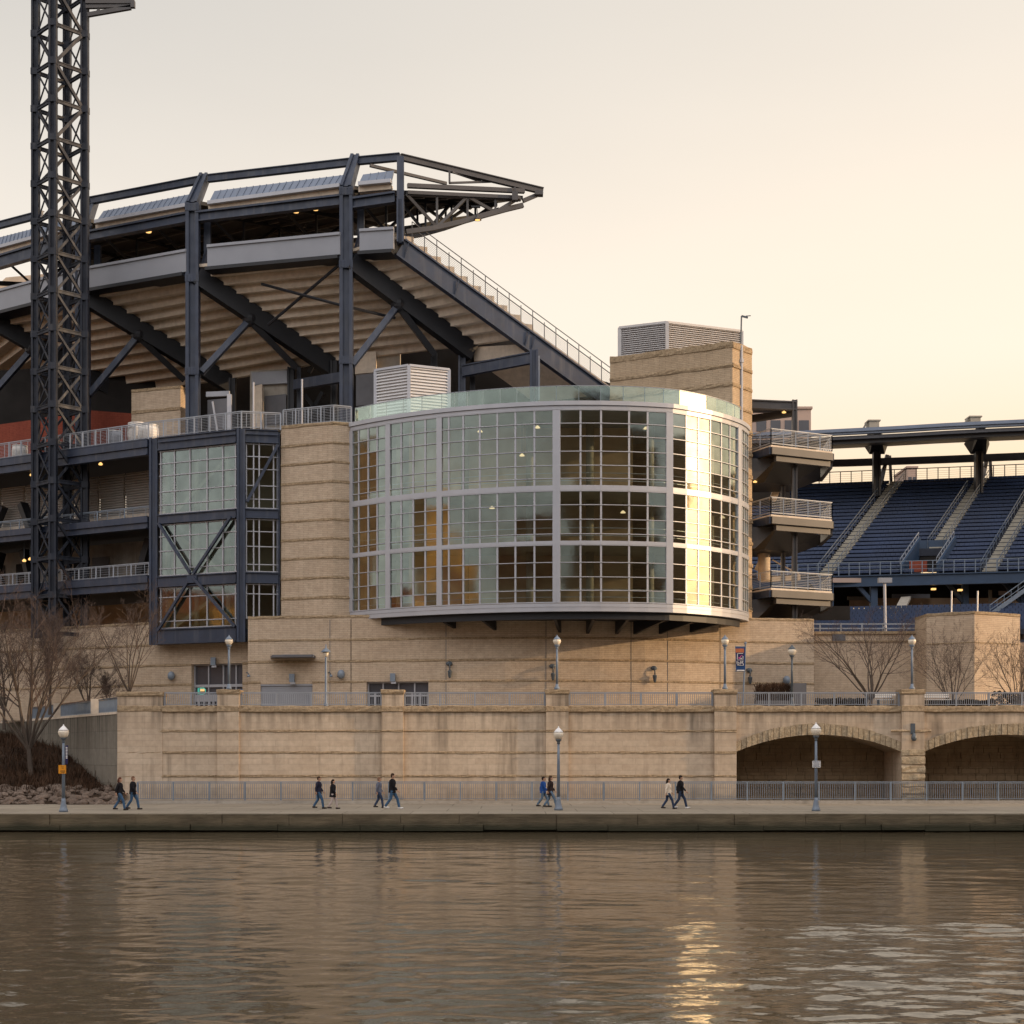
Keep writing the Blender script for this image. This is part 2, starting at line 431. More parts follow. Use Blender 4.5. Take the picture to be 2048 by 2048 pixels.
    def build(s, name, mat, parent=None, smooth=False, origin=None, label=None):
        off = wloc(parent) if parent is not None else Vector(origin or (0, 0, 0))
        me = bpy.data.meshes.new(name)
        me.from_pydata([(x - off.x, y - off.y, z - off.z) for x, y, z in s.v], [], s.f)
        me.validate()
        bm = bmesh.new(); bm.from_mesh(me); bmesh.ops.recalc_face_normals(bm, faces=bm.faces); bm.to_mesh(me); bm.free()
        if smooth:
            for p in me.polygons: p.use_smooth = True
        me.materials.append(mat if not isinstance(mat, str) else M[mat])
        o = bpy.data.objects.new(name, me); COL.objects.link(o)
        if parent is not None: o.parent = parent
        else: o.location = off
        if label: o['label'] = label
        return o
def root(name, label, cat, loc, group=None):
    o = bpy.data.objects.new(name, None); COL.objects.link(o); o.location = loc
    o.empty_display_size = .3
    o['label'] = label; o['category'] = cat
    if group: o['group'] = group
    return o
def tag(o, label, cat, group=None, kind=None):
    o['label'] = label; o['category'] = cat
    if group: o['group'] = group
    if kind: o['kind'] = kind
    return o
def struct(o, label=None):
    o['kind'] = 'structure'
    if label: o['label'] = label
    return o
def stuff(o, label, cat):
    return tag(o, label, cat, kind='stuff')
def copy_tree(o, parent=None):
    c = o.copy(); COL.objects.link(c)
    if parent is not None: c.parent = parent
    for ch in [q for q in S.objects if q.parent == o]: copy_tree(ch, c)
    return c
def lerp(a, b, t): return a + (b - a) * t
def seg_wall(mb, p0, p1, z0, z1, th, holes=()):
    """wall from p0 to p1 (xy), outer face on that line, thickness th behind it (left of p0->p1 reversed), holes (t0,t1,za,zb)"""
    a = Vector((p0[0], p0[1])); b = Vector((p1[0], p1[1])); d = b - a
    n = Vector((-d.y, d.x)).normalized() * th
    def blk(t0, t1, za, zb):
        q0 = a + d * t0; q1 = a + d * t1
        mb.prism([q0, q1, q1 + n, q0 + n], za, zb)
    cur = 0.0
    for t0, t1, za, zb in sorted(holes):
        if t0 > cur: blk(cur, t0, z0, z1)
        if za > z0 + .01: blk(t0, t1, z0, za)
        if zb < z1 - .01: blk(t0, t1, zb, z1)
        cur = t1
    if cur < 1: blk(cur, 1, z0, z1)
def railing(name, label, pts, h, mat='rail', style='bal', group=None, posts_every=2.0, bal=.13, wires=8, curb=None, cat='railing', r=.032, parent=None):
    pts = [Vector(p) for p in pts]
    rt = parent if parent is not None else root(name, label, cat, pts[0], group)
    tr = MB(); inf = MB()
    up = Vector((0, 0, h))
    for a, b in zip(pts, pts[1:]):
        L = (b - a).length; d = (b - a) / L
        tr.beam(a + up, b + up, .085, .06)
        inf.beam(a + Vector((0, 0, .10)), b + Vector((0, 0, .10)), .05, .04)
        inf.beam(a + up * .92, b + up * .92, .04, .03)
        n = max(1, round(L / posts_every))
        for i in range(n + 1 if b is pts[-1] else n):
            p = a + d * (L * i / n); pm = MB()
            pm.box(p.x - .045, p.x + .045, p.y - .045, p.y + .045, p.z, p.z + h - .032)
            pm.build('post', mat, rt)
        if style == 'bal':
            k = max(1, int(L / bal))
            for i in range(k):
                p = a + d * (L * (i + .5) / k)
                inf.box(p.x - .014, p.x + .014, p.y - .014, p.y + .014, p.z + .12, p.z + h * .92 - .015)
        else:
            for i in range(wires):
                q = Vector((0, 0, h * (.16 + .72 * i / (wires - 1))))
                inf.beam(a + q, b + q, .016, .016)
            m = max(1, round(L / (posts_every / 2)))
            for i in range(m):
                p = a + d * (L * (i + .5) / m)
                inf.box(p.x - .018, p.x + .018, p.y - .018, p.y + .018, p.z + .12, p.z + h * .92 - .015)
    tr.build('top_rail', mat, rt); inf.build('infill', mat, rt)
    return rt
# ================================================================== SETTING
WB = 90.0                     # face of the retaining wall
ZP = Z(1606, 90)              # promenade level
ZT = Z(1412, WB)              # plaza level
g = MB(); g.box(-3000, 3000, -3000, 3000, -3.0, -1.6); struct(g.build('ground', 'soil'))
# river: one sheet, finely divided where it is looked at, with real wind ripples
import numpy as np
rs = np.random.RandomState(5)
gx = np.concatenate([[-1500, -600, -250, -120, -70, -50], np.arange(-36, 36.01, .125), [50, 70, 120, 250, 600, 1500]])
ys_ = [10.0]
while ys_[-1] < 75.5: ys_.append(ys_[-1] + .055 + .0042 * (ys_[-1] - 10))
gy = np.concatenate([[-330, -150, -60, -20, 0, 5], ys_, [75.7]])
GX, GYY = np.meshgrid(gx, gy)
Hh = np.zeros_like(GX); slope2 = 0
patch = np.zeros_like(GX)
for i in range(10):
    kx, ky = rs.uniform(-.09, .09), rs.uniform(-.32, .32); patch += np.sin(kx * GX + ky * GYY + rs.uniform(0, 6.28))
patch = np.clip(.82 + .22 * patch, .35, 1.6)
def band(y0, w, xc, xw, n):
    yy = GYY + 1.2 * np.sin(GX * .21 + n) + .6 * np.sin(GX * .63 + 2 * n)
    return np.exp(-((yy - y0) / w) ** 2) * np.clip(.5 + .5 * np.tanh((GX - xc) / xw), 0, 1)
gust = 1.7 * band(35.0, 1.5, -12, 4, 1) + .9 * band(42.5, 1.0, 5, 1.5, 2) + 1.0 * band(31.0, 3.5, 4, 2, 3) + 1.2 * band(24.0, 4.0, 4.5, 1.5, 4)
for i in range(90):
    lam = .36 * (2.6 / .36) ** rs.uniform(0, 1) if i % 8 else rs.uniform(3, 8); th = rs.normal(0, .5); k = 2 * np.pi / lam
    sl = rs.uniform(.6, 1.0) * (.0195 if lam < 1.0 else .0085 if lam < 3 else .005)
    fade = np.clip((lam - .4) / .9 + (48 - GYY) / 26, .10, 1)
    Hh += fade * (1 + gust * (1 if lam < 1.3 else .4)) * sl / k * np.sin(k * (np.sin(th) * GX + np.cos(th) * GYY) + rs.uniform(0, 6.28))
win = np.clip((36.5 - np.abs(GX)) / 5, 0, 1) * np.clip((GYY - 6) / 6, 0, 1) * np.clip((77 - GYY) / 12, .35, 1)
Hh *= patch * win
me = bpy.data.meshes.new('river'); nxx, nyy = len(gx), len(gy)
vv = np.stack([GX, GYY, Hh], -1).reshape(-1, 3)
ii = (np.arange(nyy - 1)[:, None] * nxx + np.arange(nxx - 1)[None, :]).ravel()
ff = np.stack([ii, ii + 1, ii + nxx + 1, ii + nxx], -1)
me.from_pydata(vv.tolist(), [], ff.tolist())
me.polygons.foreach_set('use_smooth', np.ones(len(ff), bool)); me.materials.append(M['water'])
at_ = me.attributes.new('gust', 'FLOAT', 'POINT'); at_.data.foreach_set('value', (gust * win).ravel().astype(np.float32))
rv = bpy.data.objects.new('river', me); COL.objects.link(rv); struct(rv)
g = MB(); g.box(-150, 150, 75.05, 89.9, -1.5, ZP); struct(g.build('promenade', 'paving'))
# quay edge: two courses of long worn blocks
q = MB(); x = -110.0
while x < 110:
    w = rnd.uniform(2.6, 5.2); j = rnd.uniform(0, .05)
    q.box(x, x + w - .02, 74.90 - j * 1.6, 75.04, .15, ZP - .02 - rnd.uniform(0, .02)); x += w
x = -110.0
while x < 110:
    w = rnd.uniform(2.0, 4.5); j = rnd.uniform(0, .12)
    q.box(x, x + w - .03, 74.72 - j, 75.03, .09 + rnd.uniform(-.03, .05), .40 + rnd.uniform(-.08, .02)); x += w
q.box(-110, 110, 74.97, 75.045, -1.2, .16)
struct(q.build('quay', 'quay'))
WL0 = Vector((X(235, 90), 90.0)); WL1 = Vector((X(0, 122), 122.0))      # return wall line
dW = WL1 - WL0
# plaza slab behind the wall
pl = MB(); far = WL0 + dW * 1.5
pl.prism([(WL0.x + .3, 90.25), (60, 90.25), (60, 112), (-20, 112), (far.x + .5, far.y + .2)], ZT - .35, ZT)
struct(pl.build('plaza', 'paving'))

# ------------------------------------------------------------------ arcade / retaining wall
aw = root('retaining_wall', 'long buff stone riverside wall with piers and two open arches', 'wall', (0, WB, ZP))
wt = Z(1424, WB); ct = ZT + .01
U0, UA, A1, A2, B1, B2 = 235, 1428, 1472, 1802, 1847, 2180
m = MB(); m.box(X(U0, WB), X(A1 + .5, WB), WB, WB + 1.2, -1, wt)
m.build('wall_panel', 'wallstone', aw)
zs = Z(1503, WB); zc = Z(1469, WB); zos = Z(1484, WB); zoc = Z(1447, WB)
def arch(x0, x1, zsp, zcr, n=28):
    """segmental arch points"""
    c = (x1 - x0) / 2; s_ = zcr - zsp; r = (c * c + s_ * s_) / (2 * s_); a = math.asin(c / r); xm = (x0 + x1) / 2
    return [(xm + r * math.sin(-a + 2 * a * i / n), zcr - r + r * math.cos(-a + 2 * a * i / n)) for i in range(n + 1)]
DEP = WB + 4.2
for a, b in ((A1, A2), (B1, B2)):
    x0, x1 = X(a, WB), X(b, WB)
    pts = arch(x0, x1, zs, zc)
    m = MB()
    for (xa, za), (xb, zb) in zip(pts, pts[1:]):
        m.hexa([(xa, WB, za), (xb, WB, zb), (xb, DEP, zb), (xa, DEP, za), (xa, WB, wt), (xb, WB, wt), (xb, DEP, wt), (xa, DEP, wt)])
    m.build('spandrel', 'wallstone', aw)
    po = arch(x0 - .05, x1 + .05, zos, zoc); v = MB(); n = 30
    pi_ = arch(x0, x1, zs, zc, n); po = arch(x0 - .02, x1 + .02, zos, zoc, n)
    for i in range(n):
        j = rnd.uniform(.05, .13); e = .006
        def mixp(p, q, t): return (p[0] + (q[0] - p[0]) * t, p[1] + (q[1] - p[1]) * t)
        ia, ib = mixp(pi_[i], pi_[i + 1], .05), mixp(pi_[i], pi_[i + 1], .95)
        oa, ob = mixp(po[i], po[i + 1], .05), mixp(po[i], po[i + 1], .95)
        dz = rnd.uniform(-.03, .03)
        v.hexa([(ia[0], WB - j, ia[1] - .01), (ib[0], WB - j * .8, ib[1] - .01), (ib[0], WB + .3, ib[1] - .01), (ia[0], WB + .3, ia[1] - .01),
                (oa[0], WB - j * .9, oa[1] + dz), (ob[0], WB - j, ob[1] + dz), (ob[0], WB + .3, ob[1] + dz), (oa[0], WB + .3, oa[1] + dz)])
    v.build('arch_ring', 'rock_vouss', aw)
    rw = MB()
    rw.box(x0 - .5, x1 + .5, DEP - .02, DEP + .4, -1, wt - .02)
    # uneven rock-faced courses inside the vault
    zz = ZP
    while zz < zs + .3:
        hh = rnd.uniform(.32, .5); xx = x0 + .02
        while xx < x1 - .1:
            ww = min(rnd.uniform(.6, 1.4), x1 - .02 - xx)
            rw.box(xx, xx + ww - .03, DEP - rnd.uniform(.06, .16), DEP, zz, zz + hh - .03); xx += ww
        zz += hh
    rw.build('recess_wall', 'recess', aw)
piers = [(U0, 325, 1383, None), (436, 479, 1379, 1), (764, 807, 1379, 1), (1092, 1137, 1379, 1), (1428, 1472, 1379, 1), (1802, 1847, 1379, 2), (2180, 2224, 1379, 2)]
for a, b, vt, k in piers:
    x0, x1 = X(a, WB), X(b, WB); zt = Z(vt, WB); pr = .22 if k else .04
    m = MB()
    if k == 2:
        m.box(x0, x1, WB - pr, DEP, -1, zt - .30)
    else:
        m.box(x0, x1, WB - pr, WB + 1.0, -1, zt - .30)
    p = m.build('pier', 'wallstone', aw)
    c = MB()
    c.box(x0 - .02, x1 + .02, WB - pr - .03, WB + 1.02, zt - .297, zt - .26)
    c.rough((x0 - .05, WB - pr - .03), (x1 + .05, WB - pr - .03), zt - .28, zt, .06)
    c.box(x0 - .05, x1 + .05, WB - pr - .03, WB + 1.05, zt - .26, zt - .012)
    c.build('pier_cap', 'rough', p)
    if k == 2:
        rb = MB(); zz = ZP
        while zz < zs - .1:
            hh = rnd.uniform(.38, .6)
            rb.rough((x0 - .03, WB - pr), (x1 + .03, WB - pr), zz, zz + hh - .03, .10)
            zz += hh
        rb.build('rusticated_base', 'rock_vouss', p)
# rough stone courses
spans = []
cur = U0
for a, b, vt, k in piers[1:5]:
    spans.append((cur, a, .0)); spans.append((a, b, .22)); cur = b
for vb in (1462, 1505, 1552):
    m = MB()
    for a, b, pr in spans:
        m.rough((X(a, WB) + (.0), WB - pr), (X(b, WB), WB - pr), Z(vb, WB) - .08, Z(vb, WB) + .08, .05)
    if vb == 1462:
        m.rough((X(1780, WB), WB - .22), (X(1860, WB), WB - .22), Z(vb, WB) - .08, Z(vb, WB) + .08, .06)
    m.build('stone_course', 'rough', aw)
m = MB()
cur = 325
for a, b, vt, k in piers[1:]:
    xa, xb = X(cur, WB), X(a, WB)
    m.box(xa, xb, WB - .10, WB + 1.2, wt, ct - .012)
    m.rough((xa, WB - .10), (xb, WB - .10), wt - .02, ct, .06)
    m.rough((X(a, WB), WB - .22), (X(b, WB), WB - .22), wt, ct, .06)
    cur = b
m.rough((X(U0, WB), WB - .04), (X(325, WB), WB - .04), wt, ct, .05)
m.build('coping', 'rough', aw)
# hanging lamp bracket on the arch pier
lb = root('bracket_lamp', 'dark iron bracket lamp hanging on the pier between the two arches', 'wall lamp', P(1824, 1463, WB - .25))
m = MB(); yy = WB - .22
m.box(X(1819, WB), X(1828, WB), yy - .06, yy - .005, Z(1468, WB), Z(1447, WB)); m.build('back_plate', 'pole_dark', lb)
m = MB(); c = P(1824, 1476, WB); m.lathe((c.x, yy - .22, c.z), [(.03, .30), (.09, .26), (.16, .08), (.17, -.05), (.10, -.18)], 12)
m.beam((c.x, yy - .22, c.z + .28), (c.x, yy - .03, c.z + .30), .04, .04); m.build('lamp_head', 'pole_dark', lb, True)

# ------------------------------------------------------------------ upper railings between the piers
spl = [(325, 436, 'short grey railing between the wall end block and the first pier'),
       (479, 764, 'grey railing in front of the grey shutter door'),
       (807, 1092, 'grey railing right of the low glazed doors under the glass drum'),
       (1137, 1428, 'grey railing above the blank wall bay under the drum\'s sunlit side'),
       (1472, 1802, 'grey railing above the complete arch, planter behind it'),
       (1847, 2180, 'grey railing above the arch cut by the photo\'s right edge')]
for a, b, lab in spl:
    railing('railing', lab, [(X(a, WB) + .06, WB + .25, ZT), (X(b, WB) - .06, WB + .25, ZT)], Z(1385, WB) - ZT, 'rail', 'bal', 'railings between the wall piers', 2.05, .125)
rr = root('promenade_railing', 'long low blue-grey railing along the foot of the stone wall', 'railing', (X(275, 89.2), 89.2, ZP))
cb = MB(); cb.box(X(180, 89.5), 60, 89.0, 89.5, ZP, ZP + .18); cb.build('kerb', 'concrete', rr)
railing('', '', [(X(275, 89.2), 89.2, ZP + .18), (X(2140, 89.2), 89.2, ZP + .18)], Z(1564, 89.2) - ZP - .18, 'rail_blue', 'bal', None, 2.1, .13, parent=rr)

# ------------------------------------------------------------------ return wall + ramp parapet on the left
rw = root('return_wall', 'stained grey concrete wall sloping back beside the brushy bank', 'wall', (WL0.x, WL0.y, 2))
L3 = lambda t, z: Vector((WL0.x + dW.x * t, WL0.y + dW.y * t, z))
ztop0 = Z(1428, 90)
m = MB(); e = WL0 + dW * 1.4; nrm = Vector((dW.y, -dW.x)).normalized()
m.prism([(WL0.x - .02, WL0.y + .05), (WL0.x + nrm.x * .8, WL0.y + .05 + nrm.y * .8 + .3), (e.x + nrm.x * .8, e.y + nrm.y * .8), (e.x, e.y)], -1, ztop0)
m.build('wall_panel', 'concrete_wall', rw)
m = MB(); m.beam(L3(0.0, ztop0 + .07) + Vector((.25, .25, 0)), L3(1.4, ztop0 + .07) + Vector((.25, .25, 0)), .75, .14); m.build('coping', 'precast', rw)
hR = Z(1393, 90) - ztop0 - .14
for t in (.17, .46, .75, 1.04, 1.33):
    m = MB(); c = L3(t, 0) + Vector((.28, .22, 0))
    m.box(c.x - .33, c.x + .33, c.y - .33, c.y + .33, ztop0 + .14, ztop0 + .14 + hR + .05); pp = m.build('parapet_post', 'precast', rw)
rp = root('ramp_railing', 'blue-grey barred panels between stone posts on the stained wall', 'railing', L3(0.02, ztop0 + .14))
m = MB(); tr = MB()
ts = [0.01, .17, .46, .75, 1.04, 1.33]
for a, b in zip(ts, ts[1:]):
    a += .013; b -= .013
    p = L3(a, ztop0 + .14) + Vector((.28, .22, 0)); q = L3(b, ztop0 + .14) + Vector((.28, .22, 0))
    Ln = (q - p).length; n = int(Ln / .13)
    for i in range(n + 1):
        c = p.lerp(q, i / n); m.box(c.x - .025, c.x + .025, c.y - .025, c.y + .025, c.z + .06, c.z + hR - .1)
    m.beam(p + Vector((0, 0, .06)), q + Vector((0, 0, .06)), .06, .06)
    mid = p.lerp(q, .5); m.box(mid.x - .05, mid.x + .05, mid.y - .05, mid.y + .05, mid.z, mid.z + hR)
    tr.beam(p + Vector((0, 0, hR - .04)), q + Vector((0, 0, hR - .04)), .10, .09)
m.build('infill', 'rail_blue', rp); tr.build('top_rail', 'steel', rp)

# ------------------------------------------------------------------ river bank with brush and rocks
GY = [(84, .80), (88, .95), (90.6, 1.6), (96.4, 2.62), (102, 3.85), (111, 4.5), (125, 5.2), (140, 5.5)]
def gz(x, y):
    z = GY[-1][1]
    for (a, za), (b, zb) in zip(GY, GY[1:]):
        if y <= b: z = lerp(za, zb, max(0, (y - a) / (b - a))); break
    left = max(0, min(1, (-26 - x) / 14))
    return z + left * .35 * max(0, min(1, (y - 90) / 6)) + .30 * (mnoise.noise((x * .45, y * .45, 3)) ) * max(0, min(1, (y - 87) / 4))
m = MB(); nx, ny = 70, 80; xs = [-75 + 53.5 * i / nx for i in range(nx + 1)]; ys = [86 + 52 * (j / ny) ** 1.3 for j in range(ny + 1)]
for y in ys:
    for x in xs: m.v.append((x, y, gz(x, y)))
for j in range(ny):
    for i in range(nx):
        # keep the sheet on the river side of the return wall
        xc, yc = xs[i + 1], ys[j]
        t = (yc - WL0.y) / dW.y
        if t > 0 and xc > WL0.x + dW.x * t + .5: continue
        if t <= 0 and xc > WL0.x + 1.0 : continue
        k = j * (nx + 1) + i; m.f.append((k, k + 1, k + nx + 2, k + nx + 1))
struct(m.build('riverbank', 'soil', smooth=True))
def on_bank(y0, y1):
    while True:
        y = rnd.uniform(y0, y1); t = (y - WL0.y) / dW.y
        x = rnd.uniform(X(-40, y), X(240, y))
        if t > 0 and x > WL0.x + dW.x * t - .1: continue
        return x, y
b = MB()
for i in range(7500):
    x, y = on_bank(90.0, 118) if i % 5 else on_bank(89.5, 97)
    z = gz(x, y); L = rnd.uniform(.15, .7); a = rnd.uniform(0, 6.28); tl = rnd.uniform(.2, 1.2)
    tip = Vector((x + math.cos(a) * L * math.sin(tl), y + math.sin(a) * L * math.sin(tl), z + L * math.cos(tl)))
    w = rnd.uniform(.01, .035); sd = Vector((-math.sin(a) * w, math.cos(a) * w, 0)); p = Vector((x, y, z - .05))
    b.add([p - sd, p + sd, tip + sd * .3, tip - sd * .3], [(0, 1, 2, 3)])
stuff(b.build('undergrowth', 'brush'), 'dark brown dry brush covering the bank beside the grey wall', 'undergrowth')
def rock_mesh(i):
    bm = bmesh.new(); bmesh.ops.create_icosphere(bm, subdivisions=2, radius=.5)
    for v in bm.verts:
        d = 1 + .35 * mnoise.noise(v.co * 2.2 + Vector((i * 7, 0, 0))) + .12 * mnoise.noise(v.co * 6 + Vector((0, i * 5, 0)))
        v.co = Vector((v.co.x * d * 1.15, v.co.y * d, v.co.z * d * .68))
    me = bpy.data.meshes.new('rock'); bm.to_mesh(me); bm.free(); me.materials.append(M['rock']); return me
rms = [rock_mesh(i) for i in range(6)]
nr = 0; rocks = []
while nr < 150:
    y = rnd.uniform(87.6, 91.6); x = rnd.uniform(X(-30, y), X(238, y))
    if y > 89.8 and x > WL0.x - .3: continue
    s_ = rnd.uniform(.28, .80)
    if any((x - a) ** 2 + (y - b_) ** 2 < (.36 * (s_ + c)) ** 2 for a, b_, c in rocks) and rnd.random() < .8: continue
    rocks.append((x, y, s_))
    o = bpy.data.objects.new('rock', rms[nr % 6]); COL.objects.link(o)
    o.location = (x, y, gz(x, y) + .06 * s_); o.scale = (s_,) * 3; o.rotation_euler = (rnd.uniform(-.3, .3), rnd.uniform(-.3, .3), rnd.uniform(0, 6.28))
    tag(o, 'rough grey-brown rock in the loose stones at the foot of the brushy bank', 'rock', 'rocks at the foot of the bank'); nr += 1
# ================================================================== PODIUM WALL (buff brick, below the drum)
pw = root('podium_wall', 'buff brick base wall with rough stone courses under the glass drum', 'wall', (0, 101, ZT))
PT = 13.15
def XY(u, Y): return Vector((X(u, Y), Y))
# (u,Y) corners of the outer face
PB = [(-70, 116.6), (80, 112.4), (300, 107.2), (496, 104.2)]
PC = [(496, 102.75), (668, 101.75), (702, 101.6), (800, 100.9), (900, 100.35), (1010, 100.05), (1110, 100.0), (1200, 100.35), (1290, 101.0), (1370, 101.9), (1440, 103.0), (1500, 103.7), (1628, 104.6)]
def pchain(L): return [XY(*p) for p in L]
D1 = (383, 485, Z(1328, 105.6)); D2 = (733, 857, Z(1363, 101)); D3 = (521, 625, Z(1368, 102.2))
def holes_for(a, b, doors):
    h = []
    for u0, u1, zt in doors:
        if a[0] <= u0 and u1 <= b[0]:
            pa, pb = XY(*a), XY(*b)
            def tt(u):       # where the sight line u meets the wall segment
                k = (u - 1024) / F
                d = pb - pa
                return (k * pa.y - pa.x) / (d.x - k * d.y)
            h.append((tt(u0), tt(u1), ZT - .1, zt))
    return h
m = MB()
for a, b in zip(PB, PB[1:]):
    seg_wall(m, XY(*a), XY(*b), ZT - .4, PT if b[0] < 400 else 12.4, .6, holes_for(a, b, [D1]))
m.build('wall_panel', 'brick', pw)
PC2 = [(496, 102.75), (668, 101.75), (702, 101.6), (733, 101.4), (857, 100.55)] + [p for p in PC if p[0] >= 900]
m = MB()
for a, b in zip(PC2, PC2[1:]):
    h = []
    if (a[0], b[0]) == (496, 668): h = holes_for(a, b, [D3])
    if (a[0], b[0]) == (733, 857): h = [(0, 1, ZT - .1, D2[2])]
    seg_wall(m, XY(*a), XY(*b), ZT - .4, PT, .6, h)
e0, e1 = XY(496, 102.75), XY(1628, 104.6)
m.box(e0.x, e0.x + .6, e0.y + .62, e0.y + 2.2, ZT - .4, PT)
m.box(e1.x - .6, e1.x, e1.y + .62, e1.y + 6, ZT - .4, PT)
m.build('wall_panel', 'brick', pw)
for zb, hh in ((8.72, .09), (10.12, .09), (11.58, .09), (PT, .10)):
    m = MB()
    for L in (PB, PC2):
        for a, b in zip(L, L[1:]):
            if zb == PT and a[0] >= 300 and L is PB: continue
            if zb == 11.58 and L is PB and a[0] >= 300: continue
            if zb < 9.2 and (a[0], b[0]) == (733, 857): continue
            pa, pb = XY(*a), XY(*b); d = (pb - pa)
            hs = holes_for(a, b, [D1, D3]) if zb < 10.4 else []
            if zb > 9 and hs and hs[0][3] < zb - .2: hs = []
            cur = 0
            for t0, t1, _, _ in hs:
                m.rough(pa + d * cur, pa + d * t0, zb - hh, zb + hh, .05); cur = t1
            m.rough(pa + d * cur, pb, zb - hh, zb + hh, .05)
    m.build('stone_course', 'rough', pw)
# vertical joints on the wall: thin recessed dark strips
m = MB()
for u in (660, 702, 892, 1092, 1262, 1335, 1440):
    for a, b in zip(PC2, PC2[1:]):
        if a[0] <= u <= b[0] and b[0] > a[0]:
            t = (u - a[0]) / (b[0] - a[0]); p = XY(*a).lerp(XY(*b), t)
            m.box(p.x - .02, p.x + .02, p.y - .012, p.y + .02, ZT, PT - .2)
m.build('movement_joint', 'pole_dark', pw)

# ------------------------------------------------------------------ doors in the podium
def glazed_door(lab, pa, pb, zt, cols, rows, panels):
    rt = root('glazed_door', lab, 'door', (pa.x, pa.y, ZT), 'glazed doors in the buff base wall')
    d = (pb - pa); n = Vector((-d.y, d.x)).normalized() * .40
    a3 = lambda t, z: Vector((pa.x + d.x * t + n.x, pa.y + d.y * t + n.y, z))
    m = MB(); m.plate([a3(0, ZT), a3(1, ZT), a3(1, zt), a3(0, zt)], (n.x * .1, n.y * .1 , 0)); m.build('glass', 'window_dark', rt)
    m = MB(); g_ = Vector((-n.x, -n.y, 0)) * .12
    for t in cols: m.beam(a3(t, ZT) + g_, a3(t, zt) + g_, .09, .10, (n.x, n.y, 0))
    for z, w in rows: m.beam(a3(0, z) + g_ * 1.2, a3(1, z) + g_ * 1.2, .10, w)
    m.build('frame', 'alum', rt)
    for t0, t1 in panels:
        m = MB(); g2 = g_ * 1.5
        for t in (t0, (t0 + t1) / 2, t1): m.beam(a3(t, ZT) + g2, a3(t, ZT + 1.25) + g2, .13, .08, (n.x, n.y, 0))
        m.build('door_leaf', 'alum', rt)
    return rt, a3, g_
a, b = PB[2], PB[3]; h = holes_for(a, b, [D1])[0]; dd = XY(*b) - XY(*a)
pa, pb = XY(*a) + dd * h[0], XY(*a) + dd * h[1]
z1 = D1[2]
rt1, a3, g_ = glazed_door('tall glazed door with a glowing sign in its window, left in base wall', pa, pb, z1, (.015, .29, .58, .83, .985),
            [(z1 - .05, .1), (lerp(ZT, z1, .55), .19), (lerp(ZT, z1, .30), .5)], [(.1, .3), (.38, .6)])
sg = root('window_sign', 'small lit teal and gold sign inside the tall glazed door', 'sign', a3(.14, lerp(ZT, z1, .45)))
m = MB(); c0 = a3(.05, lerp(ZT, z1, .385)) + g_ * .5; c1 = a3(.235, lerp(ZT, z1, .385)) + g_ * .5; hh = .42
def ring_rect(m, p, q, h, t=.045):
    up = Vector((0, 0, h)); m.beam(p, q, .03, t); m.beam(p + up, q + up, .03, t); m.beam(p, p + up, .03, t, (1, 0, 0)); m.beam(q, q + up, .03, t, (1, 0, 0))
dx = c1 - c0
ring_rect(m, c0 + dx * .12, c0 + dx * .14, hh)
dpts = [(.30, .0), (.72, .0), (.90, .28), (.90, .72), (.72, 1.0), (.30, 1.0), (.30, .0)]
for (ta, za), (tb, zb) in zip(dpts, dpts[1:]): m.beam(c0 + dx * ta + Vector((0, 0, hh * za)), c0 + dx * tb + Vector((0, 0, hh * zb)), .03, .05)
m.build('teal_tube', 'neon_teal', sg)
m = MB(); m.beam(c0 + dx * .36 + Vector((0, 0, hh * .66)), c0 + dx * .80 + Vector((0, 0, hh * .66)), .03, .17); m.build('gold_tube', 'neon_gold', sg)
s2 = MB(); p = a3(.90, lerp(ZT, z1, .43)) + g_ * .5; q = a3(.975, lerp(ZT, z1, .43)) + g_ * .5
s2.beam(p, q, .03, .22); tag(s2.build('window_sign', 'neon_blue', origin=p), 'small dim blue sign at the tall glazed door\'s right pane', 'sign')
pa, pb = XY(733, 101.4), XY(857, 100.55); z1 = D2[2]
glazed_door('low wide glazed door partly behind the second wall pier', pa, pb, z1, (.01, .25, .5, .76, .99), [(z1 - .05, .1), (lerp(ZT, z1, .52), .12), (.2 + ZT, .1)], [(.02, .22), (.72, .98)])
a, b = PC2[0], PC2[1]; h = holes_for(a, b, [D3])[0]; dd = XY(*b) - XY(*a); pa, pb = XY(*a) + dd * h[0], XY(*a) + dd * h[1]
sd = root('shutter_door', 'flat grey roller shutter in the buff base wall', 'door', (pa.x, pa.y, ZT))
m = MB(); m.prism([(pa.x, pa.y + .12), (pb.x, pb.y + .12), (pb.x, pb.y + .2), (pa.x, pa.y + .2)], ZT, D3[2] - .12)
for i in range(14):
    z = ZT + i * .12; m.prism([(pa.x, pa.y + .10), (pb.x, pb.y + .10), (pb.x, pb.y + .12), (pa.x, pa.y + .12)], z + .02, z + .10)
m.build('shutter', 'panel_grey', sd)
m = MB(); m.prism([(pa.x, pa.y + .02), (pb.x, pb.y + .02), (pb.x, pb.y + .3), (pa.x, pa.y + .3)], D3[2] - .12, D3[2]); m.build('lintel', 'panel_grey', sd)
cp = root('door_canopy', 'thin pale metal canopy slab high on the base wall above the shutter', 'canopy', P(586, 1313, 102))
pa, pb = XY(541, 102.48), XY(631, 101.97); zc_ = Z(1314, 102)
m = MB(); m.prism([(pa.x + .35, pa.y - 1.5), (pb.x, pb.y - 1.5), (pb.x, pb.y - .002), (pa.x, pa.y - .002)], zc_ - .08, zc_ + .08); m.build('slab', 'panel_dark', cp)
